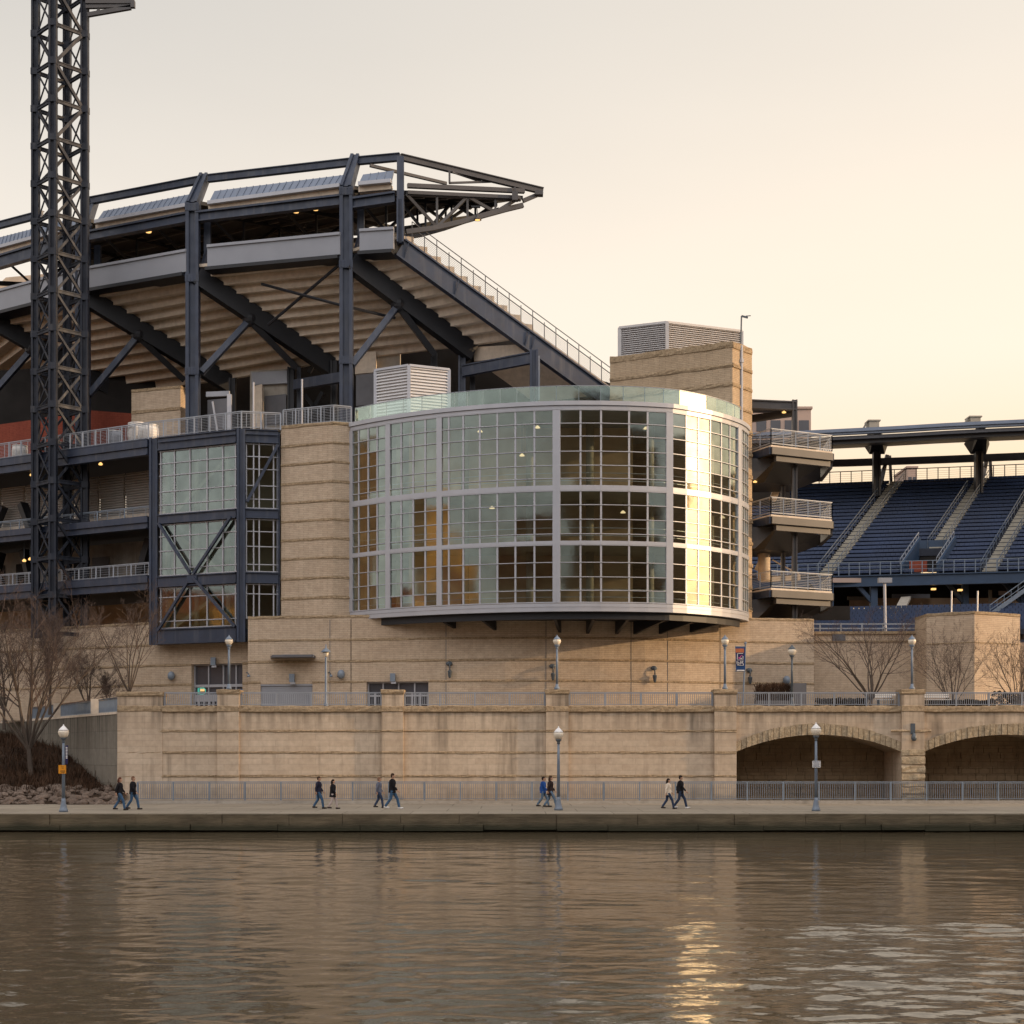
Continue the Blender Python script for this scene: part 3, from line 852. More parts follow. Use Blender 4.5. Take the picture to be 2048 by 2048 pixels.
m = MB(); m.box(pa.x + 1.0, pb.x + .02, pa.y - 1.58, pa.y - 1.505 , zc_ - .09, zc_ + .10); m.build('edge_trim', 'alum', cp)
# wall-mounted lights and boxes
def sconce(lab, u, v, Y, kind):
    c = P(u, v, Y); rt = root('wall_lamp', lab, 'wall lamp', c, 'small lights on the buff base wall')
    if kind == 'flood':
        m = MB(); m.box(c.x - .17, c.x + .17, c.y - .40, c.y - .12, c.z - .25, c.z + .30); m.build('housing', 'rail_blue', rt)
        m = MB(); m.beam((c.x, c.y - .12, c.z), (c.x + .02, c.y + .05, c.z), .10, .12); m.box(c.x - .1, c.x + .22, c.y - .36, c.y - .1, c.z - .40, c.z - .26); m.build('bracket', 'alum', rt)
    elif kind == 'dome':
        m = MB(); m.ellip((c.x, c.y - .25, c.z), .26, .26, .32, 12, 8); m.build('hood', 'rail_blue', rt, True)
        m = MB(); m.beam((c.x - .05, c.y - .2, c.z - .1), (c.x - .3, c.y + .05, c.z - .12), .06, .06); m.build('bracket', 'pole_dark', rt)
    elif kind == 'lantern':
        m = MB(); m.lathe((c.x, c.y - .28, c.z - .75), [(.05, -.10), (.10, .0), (.15, .32), (.17, .36), (.05, .44)], 10); m.build('lantern', 'pole_dark', rt, True)
        m = MB(); m.tube([(c.x, c.y + .02, c.z + .1), (c.x - .02, c.y - .25, c.z + .12), (c.x, c.y - .30, c.z - .1), (c.x, c.y - .28, c.z - .32)], .045, 6); m.ellip((c.x - .04, c.y - .12, c.z + .12), .22, .12, .16); m.build('bracket', 'pole_dark', rt, True)
    else:
        m = MB(); m.tube([(c.x - .1, c.y + .02, c.z + .12), (c.x - .02, c.y - .22, c.z + .16), (c.x + .1, c.y - .3, c.z - .02)], .04, 6); m.build('bracket', 'pole_dark', rt, True)
        m = MB(); m.lathe((c.x + .1, c.y - .3, c.z - .18), [(.12, 0), (.10, .10), (.03, .17)], 10); m.build('shade', 'rail_blue', rt, True)
sconce('grey dome light left of the tall glazed door', 344, 1352, 106.5, 'dome')
sconce('grey box floodlight over the tall glazed door', 428, 1324, 105.2, 'flood')
sconce('little hooked light right of the tall glazed door', 496, 1349, 102.75, 'hook')
sconce('narrow upright light over the grey shutter', 585, 1357, 102.25, 'flood')
sconce('hooked light beside the slim plaza lamp', 660, 1349, 101.8, 'hook')
sconce('grey dome light right of the slim plaza lamp', 683, 1349, 101.7, 'dome')
sconce('grey box light over the low glazed door', 786, 1356, 101.05, 'flood')
sconce('dark lantern on the base wall left under the drum', 900, 1331, 100.35, 'lantern')
sconce('dark lantern behind the pier lamp, below the drum\'s middle', 1106, 1336, 100.02, 'lantern')
sconce('dark lantern on the base wall right under the drum', 1309, 1340, 101.2, 'lantern')
sconce('dark lantern beside the blue banner', 1499, 1344, 103.7, 'lantern')
sconce('small grey floodlight above the dry planter', 1572, 1361, 104.2, 'dome')

def up3(p, z): return Vector((p.x, p.y, z))
# ================================================================== STONE PIER
sp = root('stone_pier', 'tall buff brick pier between the stair box and the glass drum', 'pier', (X(620, 102.5), 103, ZT))
pA, pB, pC = XY(562, 103.6), XY(666, 102.1), XY(701.5, 102.62)
ztp = Z(842, 102.1)
m = MB(); m.prism([pA, pB, pC, pC + Vector((0, 5)), pA + Vector((0, 5))], ZT, ztp - .25); m.build('wall_panel', 'brick', sp)
m = MB()
for v in (885, 923, 962, 1000, 1038, 1076, 1114, 1154, 1194, 1235):
    z = Z(v, 102.1); m2 = MB()
    m2.rough(pA, pB, z - .10, z + .10, .055); m2.rough(pB, pC, z - .10, z + .10, .055); m2.build('stone_course', 'rough', sp)
m.prism([pA, pB, pC, pC + Vector((0, 5)), pA + Vector((0, 5))], ztp - .25, ztp - .02)
m.rough(pA, pB, ztp - .25, ztp, .07); m.rough(pB, pC, ztp - .25, ztp, .07); m.build('cap', 'rough', sp)

# ================================================================== GLASS DRUM
DP = [(690, 103.2), (702, 102.6), (778, 100.4), (878, 98.4), (995, 96.95), (1110, 96.2), (1230, 96.2), (1336, 96.9), (1380, 97.8), (1430, 99.3), (1477, 101.6), (1496, 104.0), (1498, 107)]
dp = [XY(*p) for p in DP]
def catmull(p, n=24):
    o = []
    for i in range(1, len(p) - 2):
        a, b, c, d = p[i - 1], p[i], p[i + 1], p[i + 2]
        for k in range(n):
            t = k / n
            o.append(.5 * ((2 * b) + (c - a) * t + (2 * a - 5 * b + 4 * c - d) * t * t + (3 * b - a - 3 * c + d) * t ** 3))
    o.append(p[-2]); return o
DD = catmull(dp)
def dru(u):
    k = (u - 1024) / F
    for a, b in zip(DD, DD[1:]):
        fa, fb = a.x - k * a.y, b.x - k * b.y
        if fa <= 1e-6 and fb >= 0: return a.lerp(b, max(0, fa / (fa - fb)) if fb != fa else 0)
    return DD[-1].copy()
bays = [[702, 718, 737, 755, 774], [780, 803, 827, 851, 876], [883, 898, 927, 960, 995, 1031, 1069, 1107],
        [1119, 1161, 1202, 1258, 1295, 1333], [1344, 1372, 1396, 1420, 1442, 1459, 1474], [1480, 1484, 1488, 1492, 1495.5]]
bayP = [[dru(u) for u in b] for b in bays]
# the last bay turns back towards the brick tower
DM = [p for b in bayP for p in b]
def nrm_at(i):
    a = DM[max(0, i - 1)]; b = DM[min(len(DM) - 1, i + 1)]; d = (b - a).normalized(); return Vector((d.y, -d.x))
NM = [nrm_at(i) for i in range(len(DM))]
def ringm(mb, z0, z1, o0, o1, i0=0, i1=None):
    i1 = len(DM) - 1 if i1 is None else i1
    for i in range(i0, i1):
        a, b = DM[i], DM[i + 1]; na, nb = NM[i], NM[i + 1]
        q = [a + na * o0, b + nb * o0, b + nb * o1, a + na * o1]
        mb.hexa([(p.x, p.y, z0) for p in q] + [(p.x, p.y, z1) for p in q])
zm = lambda v: Z(v, 96.2)
dr = root('glass_drum', 'great curved glass drum with three storeys of gridded silver windows', 'building', (X(1110, 104), 104, zm(1224)))
zF0, zF1 = zm(820), zm(803)
st = [([820, 847, 873, 903, 931, 957, 972]), ([982, 1010, 1039, 1068, 1083]), ([1090, 1125, 1154, 1181, 1205])]
for s_, rows in enumerate(st):
    for b_, P_ in enumerate(bayP):
        zt, zb = zm(rows[0]), zm(rows[-1])
        gm = MB()
        for k_, (a, b) in enumerate(zip(P_, P_[1:])):
            nn = NM[DM.index(a)]
            for r0, r1 in zip(rows, rows[1:]):      # every pane sits a hair out of line with the next
                e, f = rnd.uniform(-.005, .005), rnd.uniform(-.004, .004)
                p4 = [(a + nn * (-e - f), zm(r1)), (b + nn * (e - f), zm(r1)), (b + nn * (e + f), zm(r0)), (a + nn * (-e + f), zm(r0))]
                gm.quad(*[(q.x, q.y, z) for q, z in p4])
        w = gm.build('window', 'glass', dr)
        fm = MB(); i0 = DM.index(P_[0])
        for k, p in enumerate(P_):
            n = NM[i0 + k]; o = p + n * .02
            fm.beam((o.x, o.y, zb), (o.x, o.y, zt), .12, .05 if b_ < 4 else .042, (n.x, n.y, 0))
        for r, v in enumerate(rows):
            z = zm(v)
            for k in range(len(P_) - 1):
                a = P_[k] + NM[i0 + k] * .03; b = P_[k + 1] + NM[i0 + k + 1] * .03
                fm.beam((a.x, a.y, z), (b.x, b.y, z), .12, .07 if r in (0, len(rows) - 1) else .046)
        fm.build('frame', 'alum', w)
# bay posts
edges = [(bayP[i][-1], bayP[i + 1][0], NM[DM.index(bayP[i][-1])]) for i in range(5)] + [(bayP[0][0], bayP[0][0] + Vector((.12, -.1)), NM[0])]
for a, b, n in edges:
    m = MB(); c = (a + b) / 2; d = (b - a)
    for k in (.18, .82):
        q = a + d * k + n * .05; m.beam((q.x, q.y, zm(1206)), (q.x, q.y, zF0), .22, max(.10, d.length * .30), (n.x, n.y, 0))
    q = c + n * .0; m.beam((q.x, q.y, zm(1206)), (q.x, q.y, zF0), .16, max(.06, d.length * .5), (n.x, n.y, 0))
    m.build('bay_post', 'alum', dr)
for v0, v1 in ((981, 973), (1089, 1084)):
    m = MB(); ringm(m, zm(v0), zm(v1), .10, -.20); m.build('spandrel_band', 'alum', dr)
m = MB(); ringm(m, zm(1223), zm(1207), .10, -.25); ringm(m, zm(1214) , zm(1213), .125, .1); m.build('sill_band', 'alum', dr)
m = MB(); ringm(m, zF0 + .02, zm(812), .10, -.25); ringm(m, zm(811.5), zF1, .20, -.25); m.build('fascia', 'alum', dr)
# floors, core and interior
inner = [DM[i] - NM[i] * .35 for i in range(len(DM))]
backL = Vector((DM[0].x + .3, 113)); backR = Vector((DM[-1].x - .3, 113))
poly = inner + [backR, backL]
for z0, z1, mt in ((zm(1222), zm(1208), 'interior_l'), (zm(1089), zm(1084), 'interior_l'), (zm(981), zm(973), 'interior_l'), (zm(818), zm(804), 'panel_grey')):
    m = MB(); m.prism(poly, z0, z1); m.build('floor_slab', mt, dr)
m = MB(); m.box(-7.0, 8.2, 101.8, 112.5, zm(1208) + .01, zm(818) - .02)
m.build('core_wall', 'interior', dr)
for a, b in ((DM[0] + Vector((.25, .3)), backL), (backL, backR), (backR, DM[-1] + Vector((-.35, .3)))):
    m = MB(); m.beam(up3(a, (zm(1208) + zm(818)) / 2), up3(b, (zm(1208) + zm(818)) / 2), .2, zm(818) - zm(1208) - .04); m.build('rear_wall', 'interior', dr)
for u, Y in ((800, 103.2), (930, 101), (1060, 100), (1180, 100), (1300, 100.8), (1420, 103.4)):
    m = MB(); x = X(u, Y)
    for z0, z1 in ((zm(1208), zm(1089)), (zm(1084), zm(981)), (zm(973), zm(818))): m.tube([(x, Y, z0 + .01), (x, Y, z1 - .01)], .28, 10)
    m.build('column', 'interior_l', dr, True)
# guard rails and counters seen through the panes
m = MB()
for zf in (zm(1208), zm(1084), zm(973)):
    for i in range(0, len(DM) - 1):
        a = DM[i] - NM[i] * 1.0; b = DM[i + 1] - NM[i + 1] * 1.0
        for hgt in (.55, 1.05): m.beam((a.x, a.y, zf + hgt), (b.x, b.y, zf + hgt), .04, .04)
m.build('guard_rail', 'alum', dr)
for u, v, Y in ((984, 1017, 100), (1044, 912, 100), (1075, 856, 99.2), (960, 864, 100.5), (1292, 858, 100), (1445, 1036, 104), (1246, 1026, 100.5)):
    m = MB(); c = P(u, v, Y); zc_ = next(z for z in (zm(1089), zm(981), zm(818)) if z > c.z)
    m.lathe((c.x, c.y, c.z), [(.18, 0), (.16, .05), (.05, .16)], 10); l_ = m.build('ceiling_lamp', 'lamp_white', dr)
    m = MB(); m.tube([(c.x, c.y, c.z + .16), (c.x, c.y, zc_ - .005)], .02, 5); m.build('stem', 'pole_dark', l_)
# dark soffit, ring beam and brackets below
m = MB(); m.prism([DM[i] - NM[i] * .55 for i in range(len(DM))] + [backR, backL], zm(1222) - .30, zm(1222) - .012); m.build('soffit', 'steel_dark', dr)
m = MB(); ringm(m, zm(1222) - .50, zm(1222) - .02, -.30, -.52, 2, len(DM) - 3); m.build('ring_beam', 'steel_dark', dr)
for u in (880, 960, 1108, 1190, 1260, 1340, 1400, 1450):
    p = dru(u); k = min(range(len(DM)), key=lambda i: (DM[i] - p).length); n = NM[k]
    m = MB(); a = p - n * .6; b = p - n * 4.2
    m.hexa([(a.x - .10, a.y, zm(1222) - .52), (a.x + .10, a.y, zm(1222) - .52), (b.x + .10, b.y, zm(1222) - 1.15), (b.x - .10, b.y, zm(1222) - 1.15),
            (a.x - .10, a.y, zm(1222) - .31), (a.x + .10, a.y, zm(1222) - .31), (b.x + .10, b.y, zm(1222) - .31), (b.x - .10, b.y, zm(1222) - .31)])
    m.build('bracket', 'steel_dark', dr)
# glass balustrade on the roof
gb = root('glass_balustrade', 'green glass balustrade curving round the roof of the drum', 'balustrade', (X(1110, 97), 97, zF1))
bu = [705, 735, 768, 802, 840, 880, 906, 932, 963, 998, 1032, 1068, 1112, 1158, 1202, 1248, 1292, 1330, 1364, 1392, 1418, 1440, 1460, 1476, 1487]
bpn = []
for u in bu:
    p = dru(u); k = min(range(len(DM)), key=lambda i: (DM[i] - p).length); bpn.append((p - NM[k] * .25, NM[k]))
hB = 1.06
m = MB(); t_ = MB()
for (a, na), (b, nb) in zip(bpn, bpn[1:]):
    q = a.lerp(b, .01); w = a.lerp(b, .99)
    m.hexa([(q.x, q.y, zF1 + .03), (w.x, w.y, zF1 + .03), (w.x, w.y + .02, zF1 + .03), (q.x, q.y + .02, zF1 + .03),
            (q.x, q.y, zF1 + hB - .02), (w.x, w.y, zF1 + hB - .02), (w.x, w.y + .02, zF1 + hB - .02), (q.x, q.y + .02, zF1 + hB - .02)])
    t_.beam((a.x, a.y, zF1 + hB), (b.x, b.y, zF1 + hB), .05, .035)
m.build('glass_panel', 'glass_clear', gb); t_.build('top_rail', 'rail', gb)
for a, n in bpn:
    m = MB(); m.box(a.x - .025, a.x + .025, a.y + .03, a.y + .08, zF1, zF1 + hB); m.build('post', 'rail', gb)

# ================================================================== GLASS STAIR BOX
YA, YB_, YC_ = 106.1, 103.0, 103.52
bA, bB, bC = XY(308, YA), XY(483, YB_), XY(561, YC_)
zb = lambda v: Z(v, YB_)
sb = root('stair_box', 'projecting glass stair box framed in navy steel with cross braces', 'building', (bB.x, bB.y + 2, zb(1283)))
def up3(p, z): return Vector((p.x, p.y, z))
for p in (bA, bB):
    m = MB(); m.hcol(p.x, p.y, zb(1284), zb(858), .58, .5); m.build('post', 'steel', sb)
m = MB(); m.hcol(bC.x - .16, bC.y + .1, zb(1250), zb(862), .2, .3); m.build('post', 'steel', sb)
beams = [(858, 885), (1017, 1036), (1144, 1166), (1252, 1283)]
dAB = (bB - bA); dBC = (bC - bB); nAB = Vector((dAB.y, -dAB.x)).normalized(); nBC = Vector((dBC.y, -dBC.x)).normalized()
a0, a1 = bA + dAB * .055, bB - dAB * .055; b0, b1 = bB + dBC * .10, bC - dBC * .06
for v0, v1 in beams:
    h_ = zb(v0) - zb(v1); zc_ = (zb(v0) + zb(v1)) / 2
    for p, q, e in ((a0, a1, dAB), (b0, b1, dBC)):
        if v0 == 1252 and p is b0: continue
        m = MB(); m.ibeam(up3(p, zc_), up3(q, zc_), .42, h_, t=.07)
        if v0 == 858: m.beam(up3(p, zc_ + .12) - Vector((0, .22, 0)), up3(q, zc_ + .12) - Vector((0, .22, 0)), .08, .09)
        m.build('beam', 'steel', sb)
wins = [(885, 1017, [912, 937, 970, 997]), (1036, 1144, [1062, 1092, 1128]), (1166, 1252, [1187, 1236])]
for v0, v1, rows in wins:
    for p, q, cols, nn in ((a0, a1, (.02, .20, .40, .62, .82, .98), nAB), (b0, b1, (.03, .25, .42, .86, .97), nBC)):
        if v0 == 1166 and q is b1: v1x = 1236
        else: v1x = v1
        d = q - p; off = -nn * .12
        g_ = MB(); e0, e1 = p + off, q + off
        g_.quad(up3(e0, zb(v1x)), up3(e1, zb(v1x)), up3(e1, zb(v0)), up3(e0, zb(v0)))
        w = g_.build('window', 'glass_box', sb)
        f_ = MB()
        for t in cols:
            c = e0 + d * t + nn * .04; f_.beam(up3(c, zb(v1x)), up3(c, zb(v0)), .09, .16 if (q is b1 and t == .42) else .055, (nn.x, nn.y, 0))
        for v in [v0 + 2] + rows + [v1x - 2]:
            if v > v1x: continue
            f_.beam(up3(e0 + nn * .05, zb(v)), up3(e1 + nn * .05, zb(v)), .10, .06)
        f_.build('frame', 'alum', w)
# braces in front of the glass
nf = up3(nAB, 0) * .22
for (ua, va), (ub, vb) in (((322, 1048), (386, 1148)), ((466, 1034), (392, 1148)), ((386, 1156), (320, 1262)), ((392, 1156), (474, 1254))):
    m = MB()
    def onAB(u, v):
        t = (u - 308) / (483 - 308); p = bA + dAB * t; Yp = p.y
        return Vector((p.x, p.y, Z(v, Yp))) + nf
    m.beam(onAB(ua, va), onAB(ub, vb), .17, .20, (nAB.x, nAB.y, 0)); m.build('brace', 'steel', sb)
m = MB(); c = bA + dAB * ((389 - 308) / 175); m.beam(Vector((c.x - .35, c.y, zb(1154))) + nf * .92, Vector((c.x + .35, c.y - .1, zb(1154))) + nf * .92, .12, .5); m.build('gusset', 'steel', sb)
m = MB(); p = bB + dBC * .93; q = bB + dBC * .14; n2 = up3(nBC, 0) * .2
m.beam(up3(p, zb(888)) + n2, up3(q, zb(1004)) + n2, .2, .22, (nBC.x, nBC.y, 0)); m.build('brace', 'steel', sb)
# inside: floors, back wall, pale columns
bk = Vector((0, 5.0))
polyb = [bA - nAB * .4, bB + Vector((-.1, .5)), bC + Vector((-.3, .3)), bC + bk, bA + bk]
for z0, z1, mt in ((zb(1282), zb(1256), 'steel'), (zb(1164), zb(1150), 'interior_l'), (zb(1034), zb(1022), 'interior_l'), (zb(882), zb(866), 'panel_grey')):
    m = MB(); m.prism(polyb, z0, z1); m.build('floor_slab', mt, sb)
m = MB(); m.prism([bA + Vector((.3, 4.2)), bC + Vector((-.3, 4.6)), bC + Vector((-.3, 4.9)), bA + Vector((.3, 4.8))], zb(1255), zb(883)); m.build('back_wall', 'interior_l', sb)
for t in (.08, .42, .78):
    c = bA + dAB * t + Vector((.2, 1.4)); m = MB(); m.tube([(c.x, c.y, zb(1256)), (c.x, c.y, zb(1165))], .2, 8); m.tube([(c.x, c.y, zb(1149)), (c.x, c.y, zb(1035))], .2, 8); m.tube([(c.x, c.y, zb(1021)), (c.x, c.y, zb(883))], .2, 8); m.build('column', 'interior_l', sb, True)
m = MB()
for k, (v0, v1) in enumerate(((1254, 1166), (1148, 1036), (1020, 900))):   # stair flights
    pa, pb = bA + dAB * .15 + Vector((0, 2.2)), bA + dAB * .85 + Vector((0, 2.2))
    if k % 2: pa, pb = pb, pa
    m.beam(up3(pa, zb(v0)), up3(pb, zb(v1)), 1.3, .25)
m.build('stair_flight', 'interior_l', sb)

# ================================================================== CONCOURSE FRAME left of the stair box
def FX(u):       # point of the facade line at image column u (Y grows to the left)
    t = (301 - u) / 187.0; Y = 106.1 * (1 + .045 * t); return Vector((X(u, Y), Y))
fL, fR = FX(-120), FX(297)
zf = lambda v: Z(v, 106.1)
cf = root('concourse', 'dark open concourse floors behind navy steel edge beams', 'building', (fR.x - 8, fR.y + 3, PT))
for v0, v1 in ((877.6, 910), (1032, 1057), (1150, 1180)):
    h_ = zf(v0) - zf(v1); zc_ = (zf(v0) + zf(v1)) / 2
    m = MB(); a = up3(fL, zc_); b = up3(fR, zc_)
    m.ibeam(a, b, .5, h_, t=.08)
    dz = Vector((0, 0, h_ * .20)); fo = Vector((0, -.21, 0)) 
    m.beam(a + dz + fo, b + dz + fo, .14, h_ * .42); m.build('edge_beam', 'steel', cf)
back = Vector((.5, 16))
for v0, mt in ((880, 'steel_dark'), (1035, 'steel_dark'), (1153, 'steel_dark')):
    m = MB(); m.prism([fL + Vector((0, .3)), fR + Vector((.2, .3)), fR + back, fL + back], zf(v0) - .55, zf(v0) - .02); m.build('floor_slab', mt, cf)
dF = fR - fL; fn = lambda t, o, z: Vector((fL.x + dF.x * t + .1 * o, fL.y + dF.y * t + o, z))
# back walls of each storey
m = MB(); m.plate([fn(-.5, 4.0, zf(1033)), fn(1.05, 4.0, zf(1033)), fn(1.05, 4.0, zf(1003)), fn(-.5, 4.0, zf(1003))], (0, .4, 0)); m.build('back_wall', 'precast', cf)
for k in range(12):
    t0, t1 = -.41 + k * .122, -.41 + (k + 1) * .122 - .008
    m = MB(); m.plate([fn(t0, 4.15, zf(1003)), fn(t1, 4.15, zf(1003)), fn(t1, 4.15, zf(914)), fn(t0, 4.15, zf(914))], (0, .3, 0)); 
    n_ = 16
    for i in range(n_):
        z = lerp(zf(1002), zf(916), (i + .5) / n_); m.beam(fn(t0, 4.05, z), fn(t1, 4.05, z), .16, .09, (0, -.6, .8))
    m.build('louver_panel', 'louver_dark', cf)
m = MB(); m.plate([fn(-.5, 4.6, zf(1150)), fn(1.05, 4.6, zf(1150)), fn(1.05, 4.6, zf(1058)), fn(-.5, 4.6, zf(1058))], (0, .4, 0)); m.build('back_wall', 'concrete', cf)
for t0, t1, mt in ((.55, .62, 'dark'), (.64, .72, 'panel_dark'), (.05, .2, 'dark'), (.26, .36, 'dark')):
    m = MB(); m.plate([fn(t0, 4.5, zf(1150)), fn(t1, 4.5, zf(1150)), fn(t1, 4.5, zf(1085)), fn(t0, 4.5, zf(1085))], (0, .09, 0)); m.build('doorway', mt, cf)
m = MB(); m.plate([fn(-.5, 7, PT - .3), fn(1.05, 7, PT - .3), fn(1.05, 7, zf(1181)), fn(-.5, 7, zf(1181))], (0, .4, 0)); m.build('back_wall', 'interior', cf)
# raking steel legs on the middle storeys
for t, lean in ((.2, 1), (.36, -1), (.92, 1)):
    m = MB()
    m.beam(fn(t - .03 * lean, 3.0, zf(1150)), fn(t + .02 * lean, 3.2, zf(1062)), .7, .5); m.build('leg', 'steel_dark', cf)
    if t < .5:
        m = MB(); m.beam(fn(t - .03 * lean, 3.0, zf(1030)), fn(t + .03 * lean, 3.2, zf(960)), .7, .5); m.build('leg', 'steel_dark', cf)
for t in (.02, .46, .97):
    m = MB(); c = fn(t, 2.5, 0); m.box(c.x - .3, c.x + .3, c.y - .3, c.y + .3, PT - .3, zf(1181)); m.build('leg', 'steel_dark', cf)
for u, v in ((193, 931), (296, 920), (55, 953), (40, 1124), (52, 1121)):
    t = (FX(u).x - fL.x) / dF.x; c = fn(t, .9, Z(v, FX(u).y + .9)); 
    zc_ = zf(880) - .55 if v < 1000 else zf(1035) - .55
    m = MB(); m.lathe((c.x, c.y, c.z), [(.12, 0), (.16, .08), (.06, .2)], 8); l_ = m.build('ceiling_lamp', 'lamp_on', cf)
    m = MB(); m.tube([(c.x, c.y, c.z + .2), (c.x, c.y, zc_ + .01)], .03, 5); m.build('stem', 'pole_dark', l_)
railing('railing', 'wire railing on the lowest concourse floor left of the stair box', [up3(FX(-70), zf(1150) ) + Vector((0, .2, 0)), up3(FX(297), zf(1150)) + Vector((0, .2, 0))], zf(1124) - zf(1150), 'rail', 'wire', 'concourse railings', 1.7, wires=5)
railing('railing', 'thin wire railing on the middle concourse floor', [up3(FX(-70), zf(1032)) + Vector((0, 1.2, 0)), up3(FX(297), zf(1032)) + Vector((0, 1.2, 0))], .95, 'rail_blue', 'wire', 'concourse railings', 2.6, wires=7)
# terrace railing along the top of the concourse, stair box and pier
zt_ = zf(877.6)
railing('terrace_railing', 'long wire mesh railing along the terrace edge above the stair box', [up3(FX(-75), zt_), up3(FX(297), zt_), up3(bB, zb(857)), up3(bC + Vector((0, .05)), zb(857))], 1.18, 'rail', 'wire', None, 1.25, wires=9)
railing('terrace_railing', 'short wire mesh railing on top of the buff pier', [up3(pA + Vector((.1, .35)), ztp - .02), up3(pB + Vector((0, .35)), ztp - .02), up3(pC + Vector((0, .3)), ztp - .02)], 1.18, 'rail', 'wire', None, 1.0, wires=9)
# terrace deck behind (roof of stair box + concourse)
m = MB(); m.prism([bA + Vector((-.5, .4)), bB + Vector((0, .4)), bC + Vector((0, .4)), Vector((bC.x, 128)), Vector((bA.x - .5, 128))], zb(864), zb(860)); struct(m.build('terrace_floor', 'concrete'))
# ================================================================== LIGHT TOWER
lt = root('light_tower', 'tall navy lattice light tower rising past the left of the stadium', 'tower', (X(120.5, 110.9), 110.9, PT))
cx, cy = X(120.5, 110.9), 110.9
vd = Vector((cx, cy)).normalized(); vr = Vector((vd.y, -vd.x))      # tower stands turned, one corner towards the river
ch = [Vector((cx, cy)) + vr * x + vd * y for x, y in ((-1.74, .5), (-.5, -1.74), (1.74, -.5), (.5, 1.74))]   # left, front, right, rear
zlo, zhi = PT - .3, Z(-70, 110.9)
for c in ch:
    m = MB(); m.hcol(c.x, c.y, zlo, zhi, .54, .50); m.build('chord', 'steel_tower', lt)
lev = [Z(70 + 75 * k, 110.9) for k in range(-2, 17)]
for k in range(len(lev)):
    m = MB()
    for i in range(4):
        a, b = ch[i], ch[(i + 1) % 4]; d = (b - a).normalized() * .3
        m.ibeam(up3(a + d, lev[k]), up3(b - d, lev[k]), .16, .28, t=.06)
    for c in ch: m.box(c.x - .30, c.x + .30, c.y - .275, c.y + .275, lev[k] - .24, lev[k] + .24)
    m.build('crossbeam', 'steel_tower', lt)
    if k + 1 < len(lev):
        zt, zl = lev[k] - .2, lev[k + 1] + .2
        for i in range(4):
            a, b = ch[i], ch[(i + 1) % 4]; d = (b - a).normalized() * .32; a, b = a + d, b - d
            m = MB()
            if i % 2 == 0:
                m.beam(up3(a, zt), up3(b, zl), .07, .12); m.beam(up3(b, zt) + Vector((0, .10, 0)), up3(a, zl) + Vector((0, .10, 0)), .07, .12)
            elif k > 5:
                m.beam(up3(a, zt), up3(b, zl), .13, .17); m.beam(up3(b, zt) + Vector((0, .14, 0)), up3(a, zl) + Vector((0, .14, 0)), .13, .17)
            elif k % 2: m.beam(up3(a, zt), up3(b, zl), .2, .22)
            else: m.beam(up3(b, zt), up3(a, zl), .2, .22)
            m.build('brace', 'steel_tower', lt)
# lamp gantry at the top right
m = MB(); Y0 = 110.4
for Yo in (0, 2.2):
    m.beam(P(172, 2, Y0 + Yo), P(267, 2, Y0 + Yo), .4, .5); m.beam(P(172, 14, Y0 + Yo), P(267, 12, Y0 + Yo), .25, .25)
    m.beam(P(176, 30, Y0 + Yo), P(262, 15, Y0 + Yo), .25, .3)
    for u in (195, 215, 235): m.beam(P(u, 26 - (u - 176) * .17, Y0 + Yo), P(u + 10, 4, Y0 + Yo), .12, .15)
for u in (180, 205, 230, 255): m.beam(P(u, 12, Y0), P(u, 12, Y0 + 2.2), .2, .2)
m.build('gantry', 'steel_warm', lt)
m = MB(); m.beam(P(262, 9, Y0 - .1), P(270, 9, Y0 - .1), .3, .5); m.build('gantry_end', 'steel_warm', lt)
for u in (185, 205, 225, 245):
    m = MB(); c = P(u, 3, Y0 + 1.1); m.box(c.x - .28, c.x + .28, c.y - .4, c.y + .4, c.z + .3, c.z + 1.0); m.build('floodlight', 'steel_warm', lt)

# ================================================================== UPPER GRANDSTAND
gs = root('upper_grandstand', 'upper stand on navy steel columns, stepped concrete underside and cantilever roof', 'grandstand', (X(560, 113), 113, zt_))
UC = {-1: (-38, 123.3), 0: (166, 116.3), 1: (386, 111.9), 2: (693, 108.8), 3: (801, 108.0)}
Yc = {k: v[1] for k, v in UC.items()}
